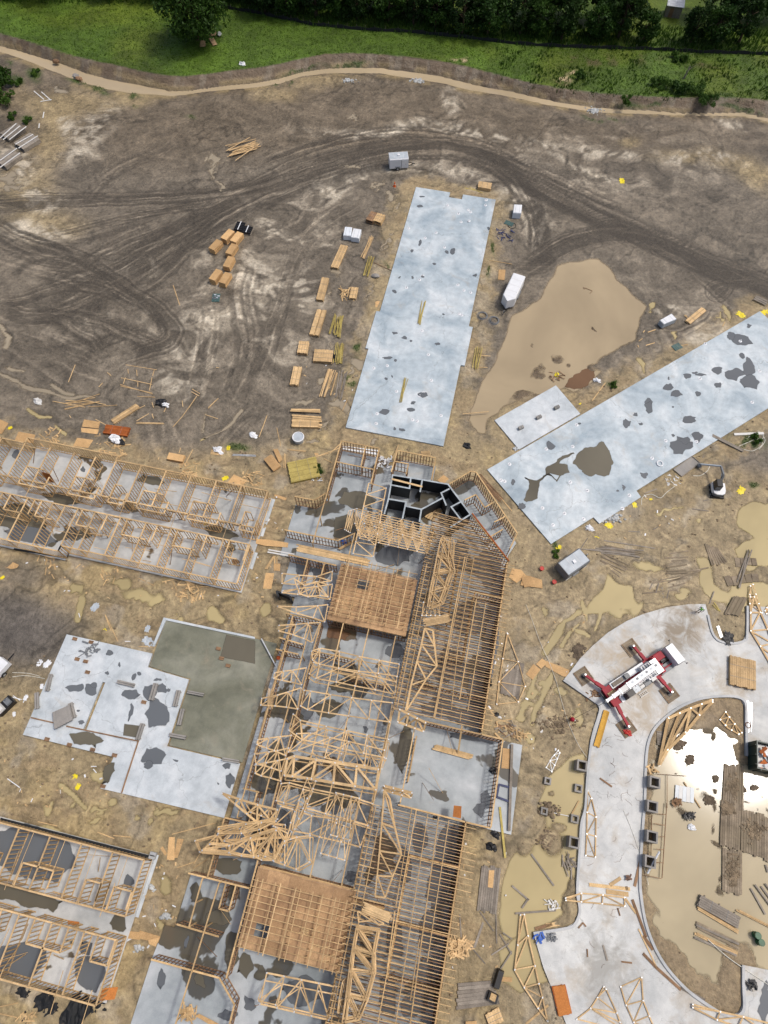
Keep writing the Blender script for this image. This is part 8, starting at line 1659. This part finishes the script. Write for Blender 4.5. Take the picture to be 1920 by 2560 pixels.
stick_pile('R5', (1205, 690), (1465, 850), (1200, 705), 3, 'pale boards along the grey lift in the basin', 'lumber', .1, .16, .1); stick_pile('R5', (1195, 795), (1470, 920), (1185, 890), 6, 'grey and pale planks spread lowest in the basin', 'lumber_grey', .08, .22, .15, mats=('lumber_grey', 'lumber', 'mat_timber')); stick_pile('R5', (1455, 715), (1680, 830), (1475, 712), 2, 'pale boards pointing at the green drums', 'lumber', .1, .16, .05); stick_pile('R5', (1545, 580), (1659, 740), (1640, 540), 4, 'weathered planks at the right edge of the basin', 'lumber_grey', .08, .18, .2)
board('R5', (1645, 420), (1659, 470), 'short plank end at the right edge above the weathered planks', 'lumber_grey', .08, .2)
for x, y, lb in ((1597, 880, 'upper green drum standing in the basin'), (1620, 925, 'lower green drum standing in the basin')):
    c = at('R5', x, y, .75); o = thing('steel_drum', lb, 'drum', (c.x, c.y, -.1)); MB().cyl((c.x, c.y, -.1), (c.x, c.y, .75), .33, 18).build('body', 'green_paint', o); MB().cyl((c.x, c.y, .752), (c.x, c.y, .765), .29, 16).build('lid', 'green_paint', o)
    for z in (.1, .42, .74): MB().ring((c.x, c.y, z), .33, .025, 18).build('hoop', 'green_paint', o)
hose('R5', ((1270, 905), (1330, 960), (1400, 1020), (1470, 1070), (1560, 1130), (1680, 1210)), 'pale hose from the basin planks to the lower right concrete', 'rope', .045, .2)
hose('R5', ((720, 60), (770, 180), (820, 320), (860, 450), (885, 550)), 'thin pale cord lying down the road', 'rope', .025, .18)
# ---- trusses lying about the loop
def ground_truss(reg, top, bot, label, z=.25, **k): return flat_truss(reg, top, bot, z, label, **k)
ground_truss('R4', [(1015, 765), (1160, 700), (1300, 648)], [(955, 1072), (1010, 970), (1125, 858), (1215, 745), (1300, 660)], 'big golden gable truss lying over the basin kerb', .4, w=.28, mat='lumber'); 
board('R4', (1010, 765), (950, 1072), 'golden end chord closing the big gable truss', 'lumber', .42, .28)
ground_truss('R4', [(1545, -20), (1548, 80), (1548, 200), (1610, 300), (1690, 440)], [(1570, -20), (1610, 80), (1659, 190), (1690, 280), (1720, 380)], 'bundle of pale trusses lying at the right edge of the concrete', .3, w=.2); ground_truss('R4', [(1640, 70), (1659, 40), (1690, 20)], [(1650, 90), (1680, 100), (1700, 120)], 'truss end cut by the right edge above the island', .25)
ground_truss('R3', [(1545, 1205), (1540, 1290), (1545, 1380)], [(1562, 1195), (1590, 1290), (1620, 1380)], 'narrow truss tip pointing up beside the planting island', .3, w=.1)
ground_truss('R5', [(490, -60), (487, 80), (485, 220), (478, 360)], [(515, -10), (545, 110), (543, 235), (540, 370)], 'narrow brown truss lying along the left side of road', .25, w=.11, mat='lumber_frame')
ground_truss('R5', [(348, 635), (450, 605), (590, 615), (730, 632)], [(350, 650), (450, 660), (585, 672), (732, 688)], 'flat topped pale truss lying across the road mouth', .3, w=.13)
ground_truss('R5', [(55, 745), (38, 940), (18, 1100), (80, 1215), (170, 1350), (232, 1432)], [(80, 742), (105, 880), (150, 1075), (175, 1190), (198, 1280), (230, 1430)], 'huge scissor truss lying in the yellow water left of the road', .2, w=.13)
ground_truss('R5', [(595, 1210), (555, 1280), (510, 1350), (420, 1420)], [(610, 1225), (680, 1380), (700, 1440), (740, 1500)], 'peaked pale truss on concrete at the bottom edge', .25, w=.11)
ground_truss('R5', [(705, 1210), (740, 1330), (790, 1440), (830, 1520)], [(840, 1150), (850, 1300), (890, 1400), (930, 1500)], 'upright braced truss on the concrete near the bottom edge', .25, w=.11)
ground_truss('R5', [(1172, 1325), (1350, 1372), (1500, 1405), (1680, 1450)], [(1172, 1345), (1330, 1425), (1470, 1470), (1660, 1520)], 'pale truss along the kerb at the bottom right', .4, w=.14)
ground_truss('R4', [(300, 975), (260, 1020), (222, 1085)], [(310, 990), (285, 1050), (258, 1112)], 'tiny white truss piece on the mud left of road', .15, w=.09, mat='off_white')
ground_truss('M4', [(1628, 215), (1600, 380), (1575, 530), (1560, 675)], [(1632, 220), (1700, 400), (1745, 560), (1700, 660)], 'large pale gable truss lying right of the upper joists', .25, w=.1)
ground_truss('R4', [(1385, 725), (1420, 775), (1490, 860)], [(1350, 775), (1400, 830), (1470, 870)], 'small dark truss frame on the mud by the container', .2, w=.14, mat='lumber_frame')
mat_deck('M5', ((1462, 425), (1588, 440), (1558, 740), (1430, 715)), 9, 'grey board platform right of the lower joists', .15, 'lumber_grey'); panel('M5', ((1510, 455), (1545, 455), (1535, 570), (1502, 565)), .27, 'pale sheet on the grey board platform'); 
mat_deck('M5', ((1310, 1185), (1300, 1360), (1585, 1320), (1520, 1170)), 7, 'grey board platform with black machine at the bottom', .15, 'lumber_grey'); mat_deck('M4', ((1600, 480), (1740, 400), (1700, 640), (1585, 600)), 9, 'grey board platform under the large gable truss', .12, 'lumber_grey')
P = local(at('M5', 1535, 1240), Vector((.2, 1, 0)).normalized()); o = thing('compressor', 'black compressor with yellow rolls on the bottom board platform', 'compressor', P(0, 0, .2)); lbox(P, -.9, 0, -.6, .5, .25, .8, 'motor', 'black', o, .06); lbox(P, .4, 2.2, -.45, .3, .25, .9, 'tank', 'black', o, .1)
for k in range(4): MB().cyl(P(-.6+k*.15, -.3, .85), P(-.6+k*.15, .3, .85), .1, 8).build('roll', 'lumber', o)
lumber_bundle('M5', (1530, 1370), (1560, 1452), 1.6, .4, 'pale board lift cut by the bottom edge', 'lumber_pale', .25); panel('M5', ((1360, 1435), (1430, 1432), (1430, 1470), (1355, 1470)), .3, 'plywood sheet cut by the bottom edge'); panel('M5', ((1570, 1145), (1659, 1150), (1659, 1180), (1580, 1175)), .1, 'narrow plywood strip right of the black compressor')
scrap_pile('M5', 1320, 960, 60, 70, 'long scrap wood heap against the lower joist tails', 'lumber_pale', .1, 1.8); boards('M5', ((1320, 740, 1330, 890), (1340, 890, 1485, 1060), (1470, 790, 1410, 960), (1475, 795, 1420, 955), (1450, 725, 1540, 850), (1555, 740, 1560, 930), (1525, 1005, 1640, 930), (1580, 870, 1659, 1000), (1575, 1110, 1659, 980), (1600, 860, 1659, 900)), 'loose board on the mud right of the lower joists', 'loose boards right of the lower joists', 'lumber_grey', .08, .13)
scrap_pile('M4', 1620, 850, 50, 34, 'weathered scrap wood by the upper joists corner', 'lumber', .1, 2.0, mats=('lumber_grey', 'lumber', 'lumber_damp')); boards('M4', ((1500, 690, 1550, 760), (1555, 790, 1659, 770), (1560, 775, 1659, 800)), 'loose board between gable truss and scrap wood', 'loose boards by gable truss', 'lumber')
for reg, x, y, r, lb, mt in (('M4', 1560, 740, .4, 'black sack beside the gable truss', 'black'), ('M4', 1580, 760, .25, 'white bucket lid near the gable truss', 'off_white'), ('M5', 1548, 225, .6, 'upper black rubbish sack below the porch', 'black'), ('M5', 1525, 298, .7, 'lower black rubbish sack below the porch', 'black'), ('M4', 1540, 1105, .6, 'black sack inside the big right room', 'black'), ('M5', 1160, 115, .4, 'black sack on the lower joist edge', 'black')): bag(reg, x, y, r, lb, mt, .15 if reg == 'M4' and x == 1540 else 0, 'sack', 'rubbish_sack')
panel('M5', ((1282, 35), (1332, 40), (1328, 120), (1275, 108)), 2.6, 'orange panel leaning at the corner of the lower joists', 'plywood_orange'); board('M5', (1580, 45), (1615, 375), 'long greenish board leaning on the porch', 'lumber_treated', .25, .25)
# porch strip with dark frame
for i, (a, b_) in enumerate((((1575, 1195), (1650, 1215)), ((1575, 1195), (1560, 1275)), ((1560, 1275), (1640, 1305)))): tag(beam('door_frame_piece', at('M4', *a, .3), at('M4', *b_, .3), .22, .12, 'navy'), 'navy blue frame member lying on the porch slab', 'frame', 'navy frame pieces on the porch')
tag(beam('porch_beam', at('M4', 1659, 935, .35), at('M5', 1640, 200, .35), .3, .2, 'lumber_grey'), 'weathered beam along the outer porch edge', 'beam'); panel('M4', ((1600, 960), (1659, 965), (1655, 1095), (1590, 1090)), .22, 'plywood sheet lying on the porch slab'); scrap_pile('R4', 50, 870, 40, 24, 'scrap wood on the mud beside the porch', 'lumber', .1, 1.6)
# ---- plywood and litter in the right yard
panel('R3', ((0, 1090), (60, 1100), (95, 1140), (30, 1185), (-20, 1150)), .12, 'left plywood sheet of the pile by the grey trailer'); panel('R3', ((75, 1130), (195, 1165), (198, 1220), (55, 1200)), .18, 'right plywood sheet of the pile by the grey trailer'); panel('R3', ((60, 1150), (120, 1140), (140, 1200), (80, 1215)), .24, 'top plywood sheet of the pile by the grey trailer')
panel('R4', ((140, 415), (185, 450), (135, 518), (90, 480)), .08, 'plywood square on the ruts left of the crane'); panel('R4', ((195, 378), (232, 405), (190, 445), (155, 415)), .12, 'tilted plywood offcut above the plywood square'); panel('R4', ((225, 395), (375, 455), (360, 498), (330, 495), (215, 430)), .1, 'muddy plywood ramp from the ruts to the concrete')
for x, y, r, lb in ((795, 680, .6, 'yellow bag at the jog of the right slab edge'), (628, 812, .75, 'yellow bag heap at the lower slab edge'), (547, 875, .7, 'yellow bag left of the mud planks'), (300, 952, .6, 'yellow bag above the grey trailer'), (1485, 588, .9, 'large yellow bag right of the excavator'), (900, 643, .3, 'small yellow scrap along the slab edge')): bag('R3', x, y, r, lb)
bag('R3', 500, 828, .7, 'white sheet hanging at the right slab notch', 'white_paint', 0, 'plastic', 'plastic_sheet'); rock_pile('R3', 660, 765, 46, 24, 70, 'grey gravel heap under the right slab edge', 0)
for x, y, r, lb in ((1485, 742, 1.0, 'yellow bag at the far corner of the right slab'), (1640, 728, 1.0, 'yellow bag cut by the right edge'), (290, 1130, .6, 'yellow bag on sticks in the brown pond')): bag('R2', x, y, r, lb)
bag('R1', 712, 1172, .9, 'yellow bag alone on the bare mud of the upper field', 'yellow')
stick_pile('R3', (590, 950), (820, 985), (580, 985), 9, 'half sunken grey planks below the slab notch', 'lumber_grey', .08, .2, .5, mats=('lumber_grey', 'mat_timber')); stick_pile('R3', (595, 925), (900, 945), (450, 970), 4, 'thin grey planks above the half sunken ones', 'lumber_grey', .08, .15, .5); stick_pile('R3', (610, 985), (760, 1080), (560, 1040), 7, 'slanting muddy planks right of the grey trailer', 'mat_timber', .07, .16, .5)
mat_deck('R3', ((1245, 930), (1330, 960), (1400, 1050), (1290, 1075)), 7, 'half sunken timber mat in the right yard', .05); mat_deck('R3', ((1370, 1150), (1590, 1120), (1600, 1170), (1400, 1215)), 5, 'dark half sunken mat lower in the right yard', .05); mat_deck('R3', ((1440, 1030), (1580, 1020), (1590, 1065), (1450, 1090)), 4, 'dark half sunken mat upper in the right yard', .05)
stick_pile('R3', (1535, 960), (1455, 1190), (1545, 980), 3, 'crossed grey poles on the sunken mats', 'lumber_grey', .2, .16, .3); stick_pile('R3', (1005, 1000), (1145, 990), (990, 1130), 6, 'muddy planks laid crosswise mid yard', 'mat_timber', .06, .18, .3); stick_pile('R3', (1030, 1130), (1270, 1085), (830, 1260), 6, 'grey muddy planks lower in the yard', 'mat_timber', .06, .18, .6); stick_pile('R3', (905, 1180), (890, 1240), (1020, 1230), 4, 'short crossed planks above the road arc', 'lumber_grey', .08, .15, .4)
boards('R3', ((755, 850, 830, 855), (915, 840, 945, 822), (1170, 705, 1275, 720), (1240, 655, 1275, 645), (860, 605, 940, 575), (1235, 375, 1245, 360), (440, 970, 490, 895), (1310, 1240, 1280, 1320)), 'loose grey stick on the mud of the right yard', 'loose sticks in the right yard', 'lumber_grey', .06, .14)
lumber_bundle('R3', (1300, 228), (1500, 328), .5, .25, 'long weathered beam from the right slab to the weeds', 'lumber_grey', .25); board('R3', (1440, 222), (1632, 215), 'pale plank in the weeds at the right edge', 'off_white', .1, .4)
for i, xy in enumerate((((1470, 300), (1540, 270), (1600, 250), (1620, 290), (1560, 330), (1500, 320)), ((1520, 250), (1590, 210), (1640, 260), (1600, 320)), ((1580, 230), (1600, 280), (1630, 230), (1590, 200)))): hose('R3', xy, 'loop of pale hose tangled in the weeds, %s' % ('outer', 'middle', 'inner')[i], 'rope', .05)
hose('R3', ((840, 680), (845, 630), (900, 610), (960, 635), (1000, 600), (1060, 555)), 'pale hose snaking along the right slab edge', 'rope', .05); hose('R3', ((1175, 490), (1220, 490), (1265, 460), (1280, 430)), 'short pale hose beside the excavator arm', 'rope', .05)
for i, (x, y, r, lb) in enumerate(((1465, 750, .9, 'left dark hose coil right of the middle slab'), (1540, 780, .9, 'right dark hose coil beside the pond'))):
    c = at('M2', x, y, .1); o = thing('hose_coil', lb, 'hose', (c.x, c.y, 0))
    for k in range(3): MB().ring((c.x+.05*k, c.y, .06+.07*k), r-.13*k, .05, 24).build('loop', 'grey_dark', o)
c = at('R2', 0, 165, .1); o = thing('hose_coil', 'small black ring hose at the right of the upper slab', 'hose', (c.x, c.y, 0)); MB().ring((c.x, c.y, .08), .7, .06, 20).build('loop', 'black', o)
boards('R2', ((850, 858, 860, 845), (822, 915, 845, 897), (868, 942, 925, 925), (880, 857, 930, 840), (520, 1300, 605, 1185), (1365, 820, 1380, 790), (1120, 745, 1135, 755), (1090, 945, 1140, 935), (815, 940, 820, 955)), 'loose pale stick on the mud around the pond', 'loose sticks round the pond', 'lumber', .06, .14)
boards('R2', ((462, 565, 470, 578), (470, 568, 520, 588), (505, 605, 520, 590)), 'thin twig standing out of the brown pond', 'twigs in the pond', 'lumber_damp', 0.0, .06); bag('R2', 550, 1168, .6, 'white rag beside the rust red puddle', 'white_paint', 0, 'plastic', 'plastic_scrap'); scrap_pile('R2', 290, 1140, 34, 12, 'sticks lying in the pond under the yellow bag', 'lumber_damp', 0, 1.8)
bag('R3', 435, 20, .4, 'yellow flowerlike scrap between small and long slab', 'yellow'); rock_pile('R3', 20, 320, 20, 10, 14, 'pale rubble at the corner of small slab', 0); scrap_pile('R3', 1040, 520, 40, 16, 'white scraps by the muddy equipment pad', 'off_white', .05, .7)
for x, y, lb, mt in ((270, 1185, 'red bucket below the grey trailer', 'red'), (190, 1098, 'red can at the left of grey trailer', 'red'), (380, 1130, 'grey round cooler beside the grey trailer', 'grey_panel')):
    c = at('R3', x, y, 0); o = thing('bucket', lb, 'bucket', c); MB().cyl(c, c+Vector((0, 0, .45)), .24, 12, .28).build('body', mt, o); MB().ring(c+Vector((0, 0, .45)), .28, .03).build('rim', mt, o)
# ---- planks and litter on the road
for reg, a, b_, w, mt, lb in (('R5', (500, 548), (765, 578), .35, 'lumber', 'upper long board lying across the road mouth'), ('R5', (610, 592), (755, 612), .45, 'lumber', 'second board across the road, above the flat truss'), ('R5', (635, 552), (705, 505), .35, 'lumber_pale', 'short slanted board above the road mouth boards'), ('R5', (740, 560), (745, 585), .3, 'lumber_damp', 'dark stub at the end of the road mouth boards'), ('R5', (735, 640), (805, 735), .25, 'lumber', 'board slanting from the flat truss to the kerb'), ('R5', (590, 940), (618, 1042), .2, 'lumber_grey', 'grey board lying alone in the middle of lower road'), ('R5', (397, 1018), (415, 1050), .4, 'lumber_grey', 'stubby grey block on the lower road'), ('R5', (850, 995), (935, 1085), .3, 'lumber_damp', 'thick plank by the kerb of lower road'), ('R5', (935, 1085), (1095, 1230), .3, 'lumber_damp', 'long plank along the kerb of lower road'), ('R5', (820, 835), (940, 1090), .14, 'lumber', 'thin board along the kerb bend'), ('R5', (780, 645), (870, 890), .3, 'lumber_damp', 'dark form board on the kerb, upper'), ('R5', (850, 880), (915, 970), .35, 'lumber_damp', 'dark form board on the kerb, lower'), ('R5', (1095, 1215), (1250, 1300), .35, 'lumber_grey', 'grey form board on the kerb near bottom'), ('R5', (830, 400), (795, 560), .3, 'lumber_damp', 'brown board lying on the road side of the piers'), ('R5', (685, 700), (700, 750), .15, 'lumber_damp', 'short dark stick on the road below flat truss'), ('R5', (430, 830), (460, 795), .15, 'lumber_damp', 'left arm of an angled stick on lower road'), ('R5', (460, 795), (480, 820), .15, 'lumber_damp', 'right arm of an angled stick on lower road'), ('R5', (710, 1048), (778, 1056), .16, 'lumber_damp', 'dark stick near the middle of lower road'), ('R5', (487, 965), (490, 1018), .14, 'lumber_damp', 'thin dark stick left of the grey board'), ('R5', (340, 1215), (405, 1188), .14, 'lumber_damp', 'thin stick above the orange panel'), ('R5', (385, 1348), (455, 1340), .1, 'lumber_damp', 'thin stick right of the orange panel'), ('R4', (570, 1155), (648, 1210), .2, 'lumber_damp', 'brown board on the road above the piers'), ('R5', (385, 425), (385, 740), .16, 'lumber_grey', 'long form board at the left road edge'), ('R5', (20, 735), (285, 715), .2, 'lumber_grey', 'grey plank across the tip of the scissor truss'), ('R5', (125, 350), (272, 555), .2, 'lumber_grey', 'sunken grey plank in the yellow water'), ('R5', (0, 555), (110, 650), .2, 'lumber_grey', 'sunken plank at the left of the yellow water'), ('R5', (65, 700), (105, 640), .2, 'lumber_grey', 'short sunken plank above scissor truss'), ('R5', (220, 815), (340, 795), .4, 'lumber', 'pale planks at the corner of the road'), ('R5', (150, 835), (260, 805), .3, 'lumber_damp', 'dark plank at the corner of the road'), ('R5', (90, 1452), (235, 1330), .2, 'lumber', 'board crossing the foot of the scissor truss'), ('R5', (235, 75), (370, 105), .08, 'off_white', 'white stick between two small block boxes'), ('R5', (375, 110), (435, 5), .14, 'lumber', 'pale board leaning on the road edge, upper')):
    board(reg, a, b_, lb, mt, .2 if upx(reg, *a)[0] > 1445 else .06, w)
panel('R5', ((265, 1210), (340, 1198), (388, 1382), (305, 1405)), .35, 'bright orange panel standing on the lower concrete edge', 'plywood_orange'); lumber_bundle('R5', (302, 1205), (345, 1390), 1.5, .3, 'orange wood stack under the bright orange panel', 'lumber_red', .3)
scrap_pile('R5', 172, 895, 30, 12, 'tangle of blue cord at the concrete corner', 'blue', .04, .9, base=.15); scrap_pile('R5', 255, 890, 26, 18, 'tangle of dark wire beside the blue cord', 'grey_dark', .04, .7, base=.15); scrap_pile('R5', 750, 500, 16, 8, 'small wire loops near the road mouth boards', 'rebar', .03, .6, base=.15); scrap_pile('R5', 1545, 1195, 34, 22, 'black cable tangle on the lower right concrete', 'black', .04, .9, base=.15)
scrap_pile('R5', 370, 410, 40, 16, 'grey form frame pieces in the yellow water', 'lumber_grey', .05, 2.2); scrap_pile('R5', 260, 680, 34, 20, 'pale litter heap in the lower yellow water', 'off_white', .05, .8)
r_ = random.Random(8)
def wires(reg, box, n, lb, gp):
    for i in range(n):
        x, y = r_.uniform(box[0], box[2]), r_.uniform(box[1], box[3]); th = r_.uniform(0, 6.3); L = []
        for k in range(4): L.append((x, y)); th += r_.uniform(-.9, .9); s = r_.uniform(8, 26); x += s*math.cos(th); y += s*math.sin(th)*.9
        W_ = smooth_line([tuple(at(reg, *p, .17)[:2]) for p in L], 3); tag(MB().tube([Vector((p[0], p[1], .172)) for p in W_], .012, 4).build('wire_scrap', 'rebar'), lb, 'wire', gp)
wires('R4', (600, 760, 760, 1060), 16, 'thin bent tie wire on the concrete below the crane', 'tie wires below the crane'); wires('R4', (560, 1060, 820, 1340), 9, 'thin bent tie wire on the straight road', 'tie wires on the road'); wires('R5', (440, 20, 780, 480), 11, 'thin bent tie wire on the road between the piers', 'tie wires between piers'); wires('R5', (450, 640, 860, 1100), 8, 'thin bent tie wire on the lower concrete', 'tie wires on lower concrete')
# planting island: green treated stakes, pipes, black tarp
stick_pile('R4', (1440, -20), (1380, 90), (1520, -10), 10, 'dark greenish plank stack in the planting island', 'mat_timber', .2, .35, .1, layers=3); stick_pile('R4', (1325, 170), (1350, 245), (1340, 165), 4, 'pale pipes along the island kerb', 'zinc', .1, .08, .05); bag('R4', 1405, 250, 1.0, 'black tarp draped over the island kerb', 'black', .2, 'tarp', 'plastic_tarp', flat=.3); boards('R4', ((1310, 15, 1350, 75), (1300, 30, 1340, 70)), 'greenish pole in the planting island', 'poles in the island', 'lumber_treated', .1, .14)
stick_pile('R4', (1525, 655), (1520, 850), (1550, 660), 6, 'bluish steel rods on the concrete by the container', 'steel', .22, .09, .12); c = at('R4', 1528, 812, .2); o = thing('wire_coil', 'rusty wire coil on the steel rods', 'coil', (c.x, c.y, .15)); MB().ring((c.x, c.y, .27), .32, .09, 16).build('coil', 'rebar', o)
pallet('R4', 962, 895, 'small grey pallet at the basin kerb', 'lumber_grey', .1, .8, 1.6); scrap_pile('R4', 905, 1085, 30, 10, 'plywood scraps at the kerb above the piers', 'lumber', .15, 1.4)
mud_heap('R4', 430, 330, 36, 50, 'dark grey gravel spread beside the concrete arc', .05, .12, 'soil_dark', 31)
# shed beyond the trees
c = at('R1', 1035, 95, GZ); o = thing('garden_shed', 'small pale roofed shed beyond the wood at the top edge', 'shed', c); MB().box((c.x, c.y, GZ+1.1), (3.2, 2.6, 2.2)).build('walls', 'lumber_grey', o)
rf = MB(); rf.quadbox([(c.x-1.8, c.y-1.5, GZ+2.2), (c.x+1.8, c.y-1.5, GZ+2.2), (c.x+1.8, c.y+1.5, GZ+2.6), (c.x-1.8, c.y+1.5, GZ+2.6), (c.x-1.8, c.y-1.5, GZ+2.3), (c.x+1.8, c.y-1.5, GZ+2.3), (c.x+1.8, c.y+1.5, GZ+2.7), (c.x-1.8, c.y+1.5, GZ+2.7)]); rf = rf.build('roof', 'zinc', o)
for k in range(8): MB().beam((c.x-1.6+k*.46, c.y-1.5, GZ+2.33), (c.x-1.6+k*.46, c.y+1.5, GZ+2.73), .05, .05).build('roof_rib', 'zinc', rf)
MB().box((c.x-.5, c.y-1.32, GZ+.95), (.8, .04, 1.8)).build('door', 'lumber_damp', o)
# clods and small stones spread over the clay
rng2 = np.random.default_rng(9); mb = MB(); n_ok = 0
for i in range(5200):
    j = rng2.integers(0, ny); k = rng2.integers(0, nx)
    if inslab[j, k] or inroad[j, k] or T[j, k] < .4 or Y[j, k] > 70 or X[j, k] < -66 or pud[j, k] > .1 or (inb[j, k] and bm[j, k] > .1) or pm[j, k] > .2: continue
    s = rng2.uniform(.06, .22); mb.blob((X[j, k], Y[j, k], ZT[j, k]+s*.2), (s, s*.8, s*.6), i, 5, 3, .25)
tag(mb.build('soil_clods', 'soil_clod'), 'small brown soil clods strewn over the clay', 'soil', None, 'stuff')
# litter: small white and pale scraps over the clay
r_ = random.Random(21); spots = []
for reg, bx, n in (('L4', (30, 1020, 700, 1340), 20), ('L5', (900, 400, 1150, 1000), 26), ('M4', (1490, 100, 1640, 800), 20), ('L3', (100, 1000, 1650, 1300), 34), ('M3', (0, 550, 260, 1300), 30), ('R3', (480, 620, 1100, 900), 16), ('R4', (60, 60, 480, 1000), 26), ('M5', (1250, 200, 1640, 1100), 20), ('M2', (300, 950, 700, 1340), 14)):
    for i in range(n):
        p = at(reg, r_.uniform(bx[0], bx[2]), r_.uniform(bx[1], bx[3]), .06); th = r_.uniform(0, 3.1); L = r_.uniform(.12, .45)
        if in_poly(np.array([p.x]), np.array([p.y]), SLAB_MAIN)[0] or in_poly(np.array([p.x]), np.array([p.y]), SLAB_WING_N)[0] or in_poly(np.array([p.x]), np.array([p.y]), ROAD)[0]: continue
        tag(beam('litter_scrap', p-Vector((math.cos(th)*L/2, math.sin(th)*L/2, 0)), p+Vector((math.cos(th)*L/2, math.sin(th)*L/2, .04)), r_.uniform(.06, .2), .03, r_.choice(('off_white', 'white_paint', 'lumber_pale', 'lumber', 'lumber_pale'))), 'small pale litter scrap trodden into the clay between buildings', 'litter', 'litter on the clay')
